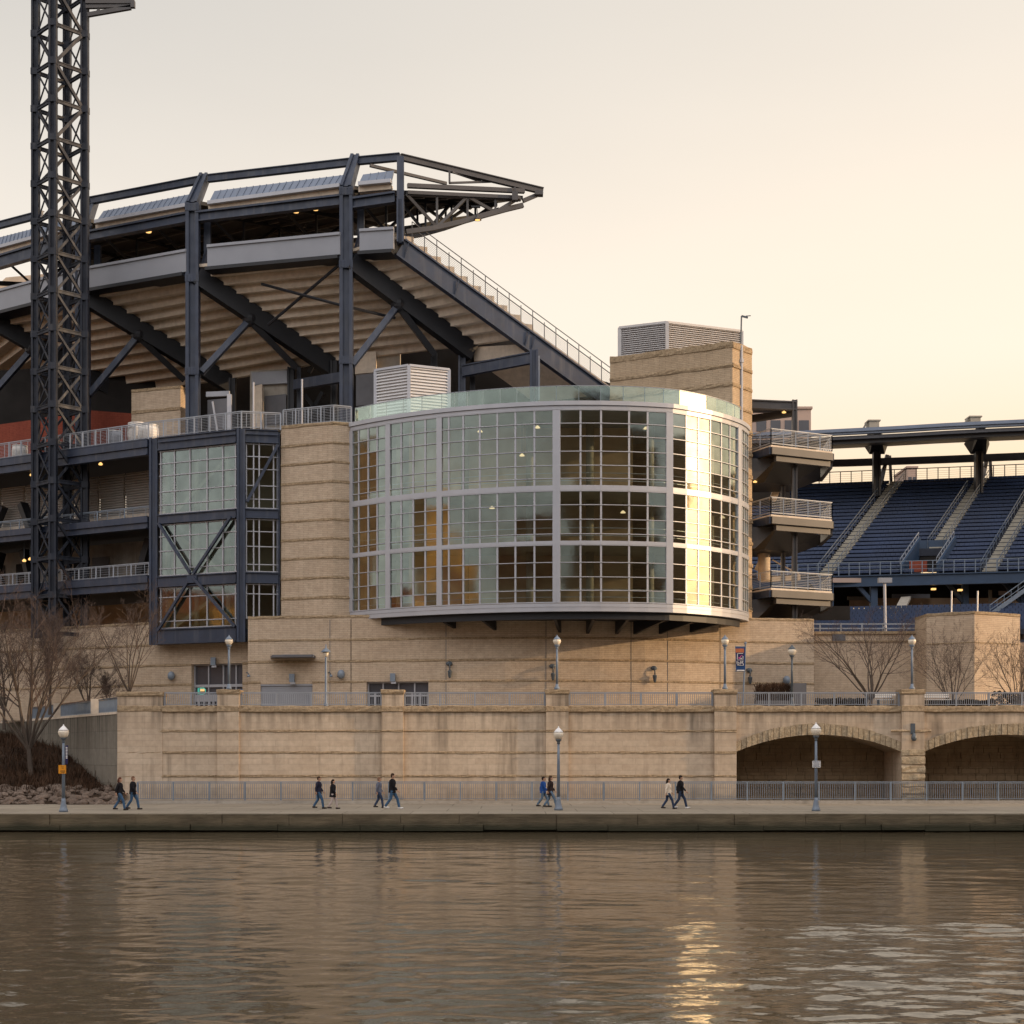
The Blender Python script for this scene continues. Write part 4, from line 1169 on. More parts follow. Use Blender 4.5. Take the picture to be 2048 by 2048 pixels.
# columns with the kinked top
for k, vk, (ut, vt), w in ((0, 458, (187, 400), 26), (1, 408, (410, 352), 26), (2, 376, (712, 314), 26)):
    u, Y = UC[k]; m = MB(); x = X(u, Y); wd = w / F * Y
    m.hcol(x, Y, zt_ - .4, Z(vk, Y), wd, .8); cl_ = m.build('column', 'steel', gs)
    for zz in (lerp(zt_, Z(vk, Y), .33), lerp(zt_, Z(vk, Y), .70), Z(vk, Y) - .35):
        m = MB(); m.box(x - wd / 2 - .03, x + wd / 2 + .03, Y - .43, Y + .43, zz - .28, zz + .28)
        for bx in (-.36, -.12, .12, .36):
            for bz in (-.17, 0, .17): m.box(x + bx * wd - .03, x + bx * wd + .03, Y - .46, Y - .431, zz + bz - .03, zz + bz + .03)
        m.build('splice_plate', 'steel', cl_)
    m = MB(); a = P(u, vk + 1, Y); b = P(ut, vt, Y + 1.2)
    m.beam(a + Vector((-.30, 0, 0)), b + Vector((-.2, 0, 0)), .7, .22, (1, 0, .4)); m.beam(a + Vector((.30, 0, 0)), b + Vector((.2, 0, 0)), .7, .22, (1, 0, .4))
    m.beam(a, b, .5, .42, (1, 0, .4)); m.build('column_head', 'steel', gs)
    # slender inner hanger seen beside each column in the open slit
    m = MB(); q = P(u + 28, 0, Y + .9); zA, zB_ = Z(vk + 45, Y), Z(vk + 95, Y)
    m.box(q.x - .25, q.x + .25, q.y, q.y + .4, zB_, zA + .8); m.beam((x + wd * .5, Y + .6, zB_ - 1.6), (q.x, q.y + .2, zB_ + .3), .3, .4); m.build('hanger', 'steel', gs)
u, Y = UC[3]
m = MB(); x = X(801, Y); m.hcol(x, Y, Z(487, Y), Z(400, Y), .50, .9); m.beam((x, Y, Z(401, Y)), (x, Y, Z(314, Y)), .5, .42, (0, 1, 0)); m.build('end_post', 'steel', gs)
# horizontal lines per bay: (u0,v0)-(u1,v1) lying on the column lines
bayk = [(-1, 0), (0, 1), (1, 2), (2, 3)]
def bay_pt(k, u, v, back=0.0):
    (ua, Ya), (ub, Yb) = UC[bayk[k][0]], UC[bayk[k][1]]
    # intersection of sight line u with the plan line between the columns
    A = Vector((X(ua, Ya), Ya)); B = Vector((X(ub, Yb), Yb)); kk = (u - 1024) / F; d = B - A
    t = (kk * A.y - A.x) / (d.x - kk * d.y); p = A + d * t
    Yp = p.y + back
    return Vector((X(u, Yp), Yp, Z(v, Yp)))
topch = [((-38, 460), (85, 428)), ((178, 402), (404, 359)), ((416, 357), (704, 324)), ((712, 322), (800, 314))]
sheets = [((-38, 503), (150, 452), (-30, 482), (150, 436)), ((193, 442), (378, 408), (207, 422), (392, 386)), ((418, 404), (681, 369), (429, 382), (694, 349)), ((718, 366), (783, 360), (726, 349), (788, 341))]
gird = [((-38, 522), (150, 466), 26), ((160, 466), (374, 425), 20), ((392, 424), (681, 390), 21), ((706, 396), (790, 384), 22)]
fasc = [((-38, 590), (162, 536), 43), ((180, 534), (374, 499.5), 43), ((416, 491), (681, 465.5), 43), ((720, 459.5), (788, 455), 43)]
for k in range(4):
    m = MB(); (a, b) = topch[k]; m.ibeam(bay_pt(k, *a, 1.2), bay_pt(k, *b, 1.2), .4, .55, t=.06); m.build('top_chord', 'steel', gs)
    sA, sB, sC, sD = sheets[k]
    m = MB(); a, b = bay_pt(k, *sA, -.2), bay_pt(k, *sB, -.2); c, d = bay_pt(k, *sD, .5), bay_pt(k, *sC, .5)
    nrm_ = (b - a).cross(d - a).normalized()
    if nrm_.y > 0: nrm_ = -nrm_
    m.plate([a, b, c, d], -nrm_ * .12)
    n = int((b - a).length / .5)
    for i in range(1, n):
        t = i / n; m.beam(a.lerp(b, t) + nrm_ * .02, d.lerp(c, t) + nrm_ * .02, .06, .05, tuple(nrm_))
    m.build('roof_sheet', 'roofmetal', gs)
    m = MB(); m.beam(a - Vector((0, .1, .14)), b - Vector((0, .1, .14)), .5, .26); m.build('gutter', 'alum', gs)
    m = MB(); m.beam(a + Vector((0, .3, -.45)), b + Vector((0, .3, -.45)), .5, .36); m.build('eave_beam', 'precast', gs)
    (a, b, th) = gird[k]
    p, q = bay_pt(k, *a), bay_pt(k, *b); h_ = th / F * p.y
    m = MB(); dz = Vector((0, 0, h_ * .5)); m.ibeam(p - dz, q - dz, .55, h_, t=.10); m.beam(p - Vector((0, .3, .12)), q - Vector((0, .3, .12)), .1, .1); m.build('girder', 'steel', gs)
    (a, b, th) = fasc[k]; p, q = bay_pt(k, *a, -.55), bay_pt(k, *b, -.55); h_ = th / F * p.y
    m = MB(); m.beam(p - Vector((0, 0, h_ * .55)), q - Vector((0, 0, h_ * .55)), .25, h_ * .9); m.build('fascia', 'fascia', gs)
    m = MB(); m.beam(p - Vector((0, .02, .10)), q - Vector((0, .02, .10)), .45, .20); m.build('fascia_cap', 'panel_grey', gs)
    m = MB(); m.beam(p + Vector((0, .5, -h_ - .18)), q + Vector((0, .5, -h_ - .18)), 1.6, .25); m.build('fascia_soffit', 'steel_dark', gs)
# rakers: top and bottom points
RK = {-1: ((-30, 618), 122.5, (262, 785), 127), 0: ((172, 578), 116.0, (465, 757), 121), 1: ((392, 536), 111.9, (668, 722), 117), 2: ((700, 506), 108.8, (945, 690), 113.8), 3: ((800, 478), 108.2, (1221, 785), 114.4)}
rk = {}
for k, (a, Ya, b, Yb) in RK.items():
    A, B = P(*a, Ya), P(*b, Yb); rk[k] = (A, B)
    m = MB(); dn = Vector((0, 0, -.62))
    if k == 3: m.ibeam(A + dn, B + dn, .55, 1.45, t=.12)
    else: m.beam(A + dn, B + dn, .8, 1.35)
    m.build('raker', 'steel' if k == 3 else 'steel_dark', gs)
    if k == 3:
        for t in (.04, .27, .60, .63):
            m = MB(); m.beam(A.lerp(B, t) + Vector((0, -.3, .05)), A.lerp(B, t) + Vector((-.35, -.3, -1.25)), .08, .1, (0, 1, 0)); m.build('stiffener', 'steel', gs)
# stepped concrete underside between the rakers
def trd(k0, k1, N, tmax=1.0, ext=1.0):
    A0, B0 = rk[k0]; A1, B1 = rk[k1]
    m = MB(); c0 = c1 = None
    for i in range(N):
        t0, t1 = i / N * tmax, (i + 1) / N * tmax
        p0, p1 = A0.lerp(B0, t0 * ext), A1.lerp(B1, t0 if k1 != 3 else t0 * .62 * ext); q0, q1 = A0.lerp(B0, t1 * ext), A1.lerp(B1, t1 if k1 != 3 else t1 * .62 * ext)
        p0.z += .05; p1.z += .05; q0.z += .05; q1.z += .05
        dz0 = Vector((0, 0, (p0.z - q0.z))); dz1 = Vector((0, 0, (p1.z - q1.z)))
        # soffit of the tread (level) then riser beam hanging at its inner end
        e0, e1 = Vector((q0.x, q0.y, p0.z)), Vector((q1.x, q1.y, p1.z))
        m.hexa([p0, p1, e1, e0, p0 + Vector((0, 0, .22)), p1 + Vector((0, 0, .22)), e1 + Vector((0, 0, .22)), e0 + Vector((0, 0, .22))])
        b0, b1 = q0 + (p0 - q0) * .42, q1 + (p1 - q1) * .42
        f0, f1 = Vector((b0.x, b0.y, p0.z - .002)), Vector((b1.x, b1.y, p1.z - .002))
        g0, g1 = Vector((b0.x, b0.y, q0.z - .12)), Vector((b1.x, b1.y, q1.z - .12))
        h0, h1 = Vector((q0.x, q0.y, q0.z - .12)), Vector((q1.x, q1.y, q1.z - .12))
        m.hexa([g0, g1, h1, h0, f0, f1, Vector((h1.x, h1.y, f1.z)), Vector((h0.x, h0.y, f0.z))])
    return m
rk[-2] = (rk[-1][0] + Vector((-9, 13, 0)), rk[-1][1] + Vector((-9, 13, 0)))
m = MB(); m.beam(rk[-2][0] - Vector((0, 0, .62)), rk[-2][1] - Vector((0, 0, .62)), .8, 1.35); m.build('raker', 'steel_dark', gs)
for k0, k1, N in ((-2, -1, 11), (-1, 0, 11), (0, 1, 11), (1, 2, 11), (2, 3, 10)):
    trd(k0, k1, N).build('stepped_soffit', 'precast', gs)
# lower continuation of the soffit beyond the last raker
m = MB(); A = rk[2][1]; B = rk[3][0].lerp(rk[3][1], .62); B2 = rk[3][0].lerp(rk[3][1], .93); A2 = A + (B2 - B)
for i in range(5):
    t0, t1 = i / 5, (i + 1) / 5; p0, p1 = A.lerp(A2, t0), B.lerp(B2, t0); q0, q1 = A.lerp(A2, t1), B.lerp(B2, t1)
    d_ = Vector((0, 2.5, -.4)); m.hexa([p0 + d_, p1 + d_, q1 + d_, q0 + d_, p0 + d_ + Vector((0, 0, .5)), p1 + d_ + Vector((0, 0, .5)), q1 + d_ + Vector((0, 0, .5)), q0 + d_ + Vector((0, 0, .5))])
m.build('stepped_soffit', 'precast', gs)
# V struts below each raker
ST = [(-1, (60, 690), (-12, 785), None), (0, (273, 664), (178, 790), (368, 760)), (1, (496, 622), (403, 745), (592, 735)), (2, (793, 600), (704, 730), (868, 708))]
for k, top, lo, lo2 in ST:
    A, B = rk[k]; t = (top[0] - RK[k][0][0]) / (RK[k][2][0] - RK[k][0][0]); q = A.lerp(B, t) + Vector((0, 0, -1.25))
    u, Y = UC[k]; l = P(*lo, Y + .1)
    m = MB(); m.beam(q, l, .42, .50, (0, 1, 0)); m.build('strut', 'steel', gs)
    m = MB(); m.ellip(q + Vector((0, 0, .1)), .55, .5, .6); m.build('strut_node', 'steel_dark', gs)
    if lo2:
        m = MB(); m.beam(q, P(*lo2, B.y - 1.0), .45, .60, (0, 1, 0)); m.build('strut', 'steel_dark', gs)
# thin cross rods
for (a, Ya), (b, Yb) in ((((523, 568), 111.0), ((680, 610), 109.4)), (((706, 616), 109.2), ((790, 636), 111)), (((678, 530), 108.9), ((536, 650), 112.0))):
    m = MB(); m.tube([P(*a, Ya), P(*b, Yb)], .11, 6); m.build('tie_rod', 'steel_dark', gs)
# roof deck and trusses
dk = Vector((8.6, 2.2, .9))
RT = {-1: P(-30, 470, 123.3), 0: P(180, 430, 116.3), 1: P(400, 394, 111.9), 2: P(700, 362, 108.8), 3: P(812, 372, 108.1)}
dk3 = P(1046, 383, 110.4) - RT[3]
ks = (-1, 0, 1, 2, 3)
DK = {-1: Vector((9.6, 8, .2)), 0: Vector((9.6, 8, .2)), 1: Vector((9.6, 6, .2)), 2: Vector((8.6, 5.0, .9)), 3: dk3}
m = MB()
for a, b in zip(ks, ks[1:]):
    p, q = RT[a] + Vector((0, 1.4, -.2)), RT[b] + Vector((0, .3, -.2)); da = DK[a]; db = DK[b]
    r_, s_ = q + db, p + da
    m.hexa([p - Vector((0, 0, .28)), q - Vector((0, 0, .28)), r_ - Vector((0, 0, .28)), s_ - Vector((0, 0, .28)), p, q, r_, s_])
m.build('roof_deck', 'steel_dark', gs)
m = MB(); p = RT[3] + Vector((.1, 0, .02)); m.beam(p, p + dk3, .3, .30); m.build('deck_edge', 'steel_warm', gs)
m = MB(); p = RT[3] + Vector((.1, .1, -.45)); m.beam(p, p + dk3 * .96, .35, .25); m.build('deck_edge', 'steel_warm', gs)
tip = P(1086, 382, 111)
m = MB(); m.ibeam(P(801, 314, 108.1), tip, .35, .46, t=.06); m.build('top_chord', 'steel_warm', gs)
m = MB(); c = P(1078, 386, 110.8); m.box(c.x - .3, c.x + .3, c.y - .3, c.y + .3, c.z - .2, c.z + .1); m.build('tip_plate', 'steel_warm', gs)
m = MB(); m.beam(P(740, 331, 109.2), P(893, 367, 112), .2, .2); m.build('inner_chord', 'steel_warm', gs)  # sunlit brown of this chord comes from its colour
m = MB(); a = P(899, 342, 108.9); m.beam(a, P(899, 366, 108.9), .14, .14, (0, 1, 0)); m.beam(P(905, 344, 109), P(962, 363, 110), .12, .14); m.beam(P(898, 366, 109), P(990, 363, 110.2), .12, .14); m.build('end_post', 'steel_warm', gs)
def truss(base, dv, bot, mat, name='truss'):
    m = MB()
    ts_ = (0, .26, .52, .76, .95)
    def lowz(t):
        for (ta, za), (tb, zb_) in zip(bot, bot[1:]):
            if t <= tb: return lerp(za, zb_, (t - ta) / (tb - ta))
        return bot[-1][1]
    lo = [base + Vector((dv.x * t, dv.y * t, dz + dv.z * t * .3)) for t, dz in bot]
    for a, b in zip(lo, lo[1:]): m.beam(a, b, .28, .34)
    m.beam(base, base + dv * .98, .26, .28)
    tp = [base + dv * t for t in ts_]; bt = [base + Vector((dv.x * t, dv.y * t, lowz(t) + dv.z * t * .3)) for t in ts_]
    for i in range(4):
        if i % 2: m.beam(bt[i], tp[i + 1], .2, .24, (0, 1, 0))
        else: m.beam(tp[i], bt[i + 1], .2, .24, (0, 1, 0))
        if i: m.beam(tp[i], bt[i], .16, .2, (0, 1, 0))
    m.build(name, mat, gs)
botp = [(0, -2.75), (.22, -2.35), (.45, -1.75), (.66, -1.10), (.86, -.50), (1.0, -.12)]
truss(RT[3] + Vector((0, .2, -.5)), dk3, botp, 'steel_warm')
truss(RT[3] + Vector((-.6, 1.6, -.45)), dk3 * .86, botp, 'steel_dark')
m = MB(); m.beam(RT[3] + Vector((0, .2, -.5)) + dk3 + Vector((0, 0, -.12)), tip + Vector((-.1, 0, -.15)), .28, .28); m.build('tip_chord', 'steel_warm', gs)
for k in (2, 1, 0, -1):
    for f_ in ((.0, .5) if k < 2 else (.0,)):
        b0 = RT[k].lerp(RT[k + 1], f_) + Vector((.2, 1.6 if k < 2 else .9, -.7)); truss(b0, DK[k], botp, 'steel_dark')
# purlins below the deck
m = MB()
for t in (.15, .35, .55, .75):
    for a, b in zip(ks[:-1], ks[1:]):
        p = RT[a] + DK[a] * t + Vector((0, 1.4, -.62)); q = RT[b] + DK[b] * t + Vector((0, .3, -.62)); m.beam(p, q, .16, .22)
m.build('purlin', 'steel_warm', gs)
for u, v, Y, k in ((508, 423, 113, 1), (592, 425, 112, 1), (631, 420, 111, 1), (297, 465, 116, 0)):
    c = P(u, v, Y); m = MB(); m.lathe((c.x, c.y, c.z), [(.20, 0), (.24, .08), (.08, .22)], 10); l_ = m.build('roof_lamp', 'lamp_on', gs)
    m = MB(); m.tube([(c.x, c.y, c.z + .2), (c.x, c.y, c.z + 1.4)], .04, 5); m.build('stem', 'steel_dark', l_)
# sheets added behind the slit to shut out the sky under the roof
m = MB()
for k0, k1 in ((-1, 0), (0, 1)):
    A0 = rk[k0][0] + Vector((6.5 if k0 == 0 else -4, 5.5, .5)); A1 = rk[k1][0] + Vector((6.5, 5.5, .5))
    m.plate([A0, A1, A1 + Vector((3, 2.5, 4.6)), A0 + Vector((3, 2.5, 4.6))], (0, .3, 0))
A0 = rk[1][0] + Vector((6.5, 5.5, .5)); A1 = rk[1][0].lerp(rk[2][0], .35) + Vector((6.5, 5.5, .5)); m.plate([A0, A1, A1 + Vector((3, 2.5, 4.2)), A0 + Vector((3, 2.5, 4.4))], (0, .3, 0))
m.build('slit_backing', 'interior', gs)
# hanging lamp below the cantilever
hl = root('hanging_lamp', 'small bell lamp hanging under the tip of the cantilever roof', 'lamp', P(955, 437, 109.6))
c = P(955, 440, 109.6)
m = MB(); m.lathe((c.x, c.y, c.z), [(.30, 0), (.27, .08), (.15, .2), (.13, .42), (.05, .46)], 14); m.build('shade', 'steel_warm', hl, True)
m = MB(); m.tube([(c.x, c.y, c.z + .44), (c.x - .05, c.y, c.z + .95)], .035, 6); m.beam((c.x - .45, c.y, c.z + .96), (c.x + .2, c.y, c.z + .96), .2, .12); m.build('bracket', 'steel_dark', hl)
m = MB(); m.lathe((c.x, c.y, c.z - .03), [(.16, 0), (.2, .03)], 12); m.build('bulb', 'lamp_on', hl)
hl2 = MB(); c = P(1030, 395, 109.9); hl2.box(c.x - .22, c.x + .22, c.y - .25, c.y + .25, c.z - .25, c.z + .4); hl2.beam((c.x, c.y, c.z + .4), (c.x, c.y, c.z + .75), .12, .12)
tag(hl2.build('floodlight', 'steel_warm', origin=c), 'small box floodlight hung near the tip of the cantilever roof', 'lamp')
# railing down the end raker
A, B = rk[3]
sr = root('stair_railing', 'long wire railing climbing the sloping end beam of the upper stand', 'railing', A)
m = MB(); t_ = MB(); n = 19; o = Vector((.35, -.1, .10)); B3 = A.lerp(B, 1.10); hS = 1.5
for i in range(n + 1):
    p = A.lerp(B3, .03 + .97 * i / n) + o; pm = MB(); pm.box(p.x - .03, p.x + .03, p.y - .03, p.y + .03, p.z - .1, p.z + (hS if i % 2 == 0 else hS - .25)); pm.build('post', 'steel_warm', sr)
p, q = A.lerp(B3, .03) + o, B3 + o
t_.beam(p + Vector((0, 0, hS)), q + Vector((0, 0, hS)), .05, .05); t_.beam(p + Vector((0, 0, hS - .45)), q + Vector((0, 0, hS - .45)), .06, .06); t_.build('top_rail', 'steel_warm', sr)
for i in range(7): m.beam(p + Vector((0, 0, .1 + .13 * i)), q + Vector((0, 0, .1 + .13 * i)), .014, .014)
m.build('infill', 'steel_warm', sr)
m = MB(); m.beam(A.lerp(B, .03) + Vector((.2, .35, .16)), A.lerp(B, .98) + Vector((.2, .35, .16)), .5, .2); m.build('stair_edge', 'precast', gs)

# things at the foot of the upper stand
lw = root('bowl_structure', 'dim steel and concrete framing under the upper stand behind the terrace', 'building', (X(600, 121), 121, zt_))
m = MB(); m.plate([P(-80, 880, 129), P(700, 870, 121), P(1240, 860, 119), P(1240, 772, 119), P(1150, 745, 119), P(1076, 674, 119), P(1060, 660, 119), P(946, 676, 119), P(650, 705, 122), P(-80, 745, 129)], (0, .4, 0)); m.build('back_wall', 'dark', lw)  # black sheet standing in for the dark space under the stand
for u, v0, v1, Y, w, mt in ((924, 690, 830, 113.8, .55, 'steel'), (945, 700, 830, 114.5, .4, 'steel_dark'), (1068, 700, 800, 111.2, .62, 'steel'), (582, 735, 860, 117, .5, 'steel_dark'), (598, 735, 860, 117.4, .3, 'steel'), (465, 757, 870, 119, .5, 'steel_dark'), (668, 722, 850, 116.5, .5, 'steel_dark'), (868, 706, 820, 114, .5, 'steel_dark'), (272, 780, 880, 121, .5, 'steel_dark')):
    m = MB(); a = P(u, v0, Y); m.hcol(a.x, a.y, zt_ - 1, a.z, w, w); m.build('column', mt, lw)
m = MB(); m.ibeam(P(925, 742, 113.5), P(1062, 716, 111.2), .4, .85); m.build('beam', 'steel', lw)
m = MB(); m.beam(P(590, 770, 116.5), P(682, 755, 114.0), .4, .75); m.build('beam', 'steel', lw)
m = MB(); m.plate([P(948, 722, 114), P(1058, 714, 112), P(1054, 688, 112), P(948, 694, 114)], (0, .25, 0)); m.build('wall_panel', 'precast', lw)
m = MB(); m.beam(P(1078, 712, 111.4), P(1078, 800, 111.4), .13, .13, (0, 1, 0)); m.build('drainpipe', 'rail', lw)
for k, (u0, u1, v0, v1, Y, mt) in enumerate(((500, 576, 742, 862, 117.5, 'concrete'), (503, 574, 745, 770, 117.2, 'panel_grey'), (508, 524, 772, 858, 116.6, 'precast'), (530, 572, 792, 850, 117.2, 'panel_dark'), (415, 460, 800, 858, 112.5, 'panel_dark'), (710, 752, 706, 748, 115.5, 'precast'), (712, 750, 750, 812, 114, 'panel_dark'), (752, 800, 700, 740, 116, 'concrete'))):
    m = MB(); m.plate([P(u0, v1, Y), P(u1, v1 - 4, Y - .4), P(u1, v0 - 4, Y - .4), P(u0, v0, Y)], (0, .8, 0)); m.build('wall_panel', mt, lw)
for k, (ua, va, ub, vb) in enumerate(((610, 790, 640, 830), (645, 785, 618, 832), (560, 700, 600, 740), (640, 705, 618, 745))):
    m = MB(); m.beam(P(ua, va, 118), P(ub, vb, 118), .3, .35, (0, 1, 0)); m.build('brace', 'steel_dark', lw)
# terrace furniture
bk_ = root('stair_bulkhead', 'square buff brick stair block standing on the terrace beside a navy column', 'bulkhead', (X(315, 113.5), 113.5, zt_))
m = MB(); a, b = XY(263, 114.2), XY(361, 112.8); zt2 = Z(772, 113)
m.prism([a, b, b + Vector((.8, 3)), a + Vector((.8, 3))], zt_ - .3, zt2 - .2); m.build('wall_panel', 'brick', bk_)
m = MB(); m.prism([a + Vector((-.02, -.03)), b + Vector((.03, -.03)), b + Vector((.83, 3)), a + Vector((.78, 3))], zt2 - .2, zt2); m.rough(a, b, zt2 - .24, zt2 - .02, .05); z = Z(818, 113); m.rough(a, b, z - .14, z + .14, .06); m.build('stone_course', 'rough', bk_)
m = MB(); c, d = XY(364, 113.6), XY(374, 113.6); m.prism([c, d + Vector((.3, 0)), d + Vector((.3, 2)), c + Vector((0, 2))], zt_ - .3, Z(801, 113.6)); m.build('side_block', 'brick_dark', bk_)
rbw = root('red_brick_wall', 'low red brick wall at the back of the terrace behind the light tower', 'wall', (X(100, 119), 119, zt_))
m = MB(); pts = [(-80, 125.8, 852), (0, 122.8, 849), (62, 120.8, 840), (172, 118, 820), (263, 117.4, 827)]
for (ua, Ya, va), (ub, Yb, vb) in zip(pts, pts[1:]):
    a, b = P(ua, va, Ya), P(ub, vb, Yb); m.hexa([(a.x, a.y, zt_ - .4), (b.x, b.y, zt_ - .4), (b.x, b.y + .5, zt_ - .4), (a.x, a.y + .5, zt_ - .4), a, b, b + Vector((0, .5, 0)), a + Vector((0, .5, 0))])
m.build('wall_panel', 'redbrick', rbw)
def barrel(lab, u, Y, r, h, mat):
    c = Vector((X(u, Y), Y, zt_ - .02)); rt = root('barrel_bin', lab, 'bin', c, 'bins on the terrace')
    m = MB(); m.lathe(c, [(r * .88, 0), (r, h * .35), (r, h * .65), (r * .9, h * .92)], 18); m.build('body', mat, rt, True)
    m = MB(); m.lathe(c + Vector((0, 0, h * .92 + .004)), [(r * .95, 0), (r * .95, h * .05), (r * .6, h * .08)], 18); m.build('lid', 'white', rt)
barrel('pale blue-grey bin behind the terrace railing, by the light tower', 231, 108.8, .55, 1.15, 'fascia')
barrel('large cream bin on the terrace before the buff stair block', 276, 107.8, .75, 1.5, 'white')
barrel('grey and gold bin beside the large cream one on terrace', 300, 107.6, .62, 1.35, 'white')
barrel('pale bin on the terrace left of the light tower', 40, 114.2, .6, 1.2, 'white')
ac = root('louvered_unit', 'pale louvered plant box on the drum roof beside the tall column', 'plant box', (X(818, 106), 106, zF1))
def louver_box(rt, a, b, c, z0, z1, n, mat, trim):
    """box seen from its corner b; faces a-b and b-c"""
    a, b, c = Vector(a), Vector(b), Vector(c); d = a + (c - b)
    m = MB(); ins = [p + ((a + c) / 2 - p) * .02 for p in (a, b, c, d)]; m.prism(ins, z0, z1 - .02); m.build('casing', mat, rt)
    for p, q in ((a, b), (b, c)):
        m = MB()
        for i in range(n):
            z = lerp(z0, z1, (i + .5) / n); h = (z1 - z0) / n
            dd = (q - p); nn = Vector((dd.y, -dd.x)).normalized()
            m.hexa([up3(p + nn * .10, z - h * .45), up3(q + nn * .10, z - h * .45), up3(q, z - h * .2), up3(p, z - h * .2), up3(p + nn * .10, z - h * .30), up3(q + nn * .10, z - h * .30), up3(q, z + h * .30), up3(p, z + h * .30)])
        m.build('louver', mat, rt)
    m = MB()
    for p in (a, b, c): m.box(p.x - .12, p.x + .12, p.y - .14, p.y + .10, z0, z1)
    for p, q in ((a, b), (b, c)): m.beam(up3(p, z1), up3(q, z1), .3, .16)
    m.build('trim', trim, rt)
louver_box(ac, XY(751, 107.4), XY(818, 106), XY(898, 107.2), zF1, Z(731, 106), 22, 'louver', 'alum')
for lab, u0, u1, v0, v1, Y in (('white steel goalpost frame on the terrace right of the first tall column', 413, 459, 789, 858, 108.5),):
    fr = root('steel_frame', lab, 'frame', P(u0, v1, Y)); m = MB()
    m.beam(P(u0, v0, Y), P(u1, v0 - 2, Y - .4), .18, .35); m.build('crossbar', 'panel_grey', fr)
    for u in (u1,):
        m = MB(); m.beam(Vector((X(u, Y - .4), Y - .4, zt_ - .02)), P(u, v0, Y - .4), .3, .3, (0, 1, 0)); m.build('post', 'alum', fr)
    m = MB(); m.beam(P(u0 + 12, v0 + 14, Y), Vector((X(u0 + 27, Y), Y, zt_ - .02)), .12, .12, (0, 1, 0)); m.build('brace', 'alum', fr)
for lab, u, v0, Y in (('slim white pole on the terrace above the stair box', 507, 768, 106.5), ('slim grey pole on the terrace left of the drum\'s tall column', 604, 762, 106.4)):
    c = P(u, v0, Y); m = MB(); m.tube([(c.x, c.y, zt_ - .05), (c.x, c.y, c.z)], .07, 8); m.lathe((c.x, c.y, c.z), [(.08, 0), (.08, .1), (.02, .14)], 8)
    tag(m.build('pole', 'alum', origin=(c.x, c.y, zt_)), lab, 'pole', 'slim poles on the terrace')
# ================================================================== BRICK ELEVATOR TOWER
bt = root('brick_tower', 'square buff brick tower with rough bands standing behind the drum', 'tower', (X(1470, 107), 107, ZT))
tA, tB, tC = XY(1220, 108.2), XY(1465, 104.0), XY(1504, 106.0)
tD = tA + (tC - tB) + Vector((3, 5)); tC2 = tC + Vector((.5, 5))
zT = Z(682, 104)
m = MB(); m.prism([tA, tB, tC, tC2, tD], ZT, zT - .45); m.build('wall_panel', 'brick_dark', bt)
m = MB(); m.prism([tA, tB, tC, tC2, tD], zT - .45, zT - .03); m.rough(tA, tB, zT - .5, zT, .08); m.rough(tB, tC, zT - .5, zT, .08); m.build('cap', 'rough', bt)
for v in (730, 768, 812, 856, 900, 945, 990, 1035, 1080, 1125, 1170, 1215):
    z = Z(v, 104); m = MB(); m.rough(tA, tB, z - .15, z + .15, .09); m.rough(tB, tC, z - .15, z + .15, .09); m.build('stone_course', 'rough', bt)
m = MB(); c = tB.lerp(tC, .45) + Vector((.0, -.10)); m.tube([(c.x, c.y, ZT + 15), (c.x, c.y, zT - .1)], .10, 8); m.tube([(c.x, c.y, Z(723, 104.5)), (c.x, c.y, Z(716, 104.5))], .16, 8); m.build('drainpipe', 'alum', bt)
ru = root('rooftop_louver', 'wide grey louvered plant enclosure on top of the brick tower', 'plant box', (X(1360, 107), 107, zT))
louver_box(ru, XY(1239, 108.0), XY(1334, 106.6), XY(1483, 108.9), zT - .02, Z(645, 106.6), 14, 'louver_w', 'louver_w')
c = P(1483, 632, 105.6); m = MB(); zr = zT - .02
m.tube([(c.x - .05, c.y, zr), (c.x, c.y, c.z)], .055, 8); m.beam((c.x, c.y, c.z), (c.x + .45, c.y, c.z - .12), .1, .12); m.beam((c.x + .3, c.y, c.z), (c.x + .65, c.y, c.z + .02), .05, .05)
tag(m.build('camera_pole', 'pole_dark', origin=(c.x, c.y, zr)), 'thin pole with a small camera arm on the brick tower\'s right corner', 'pole')
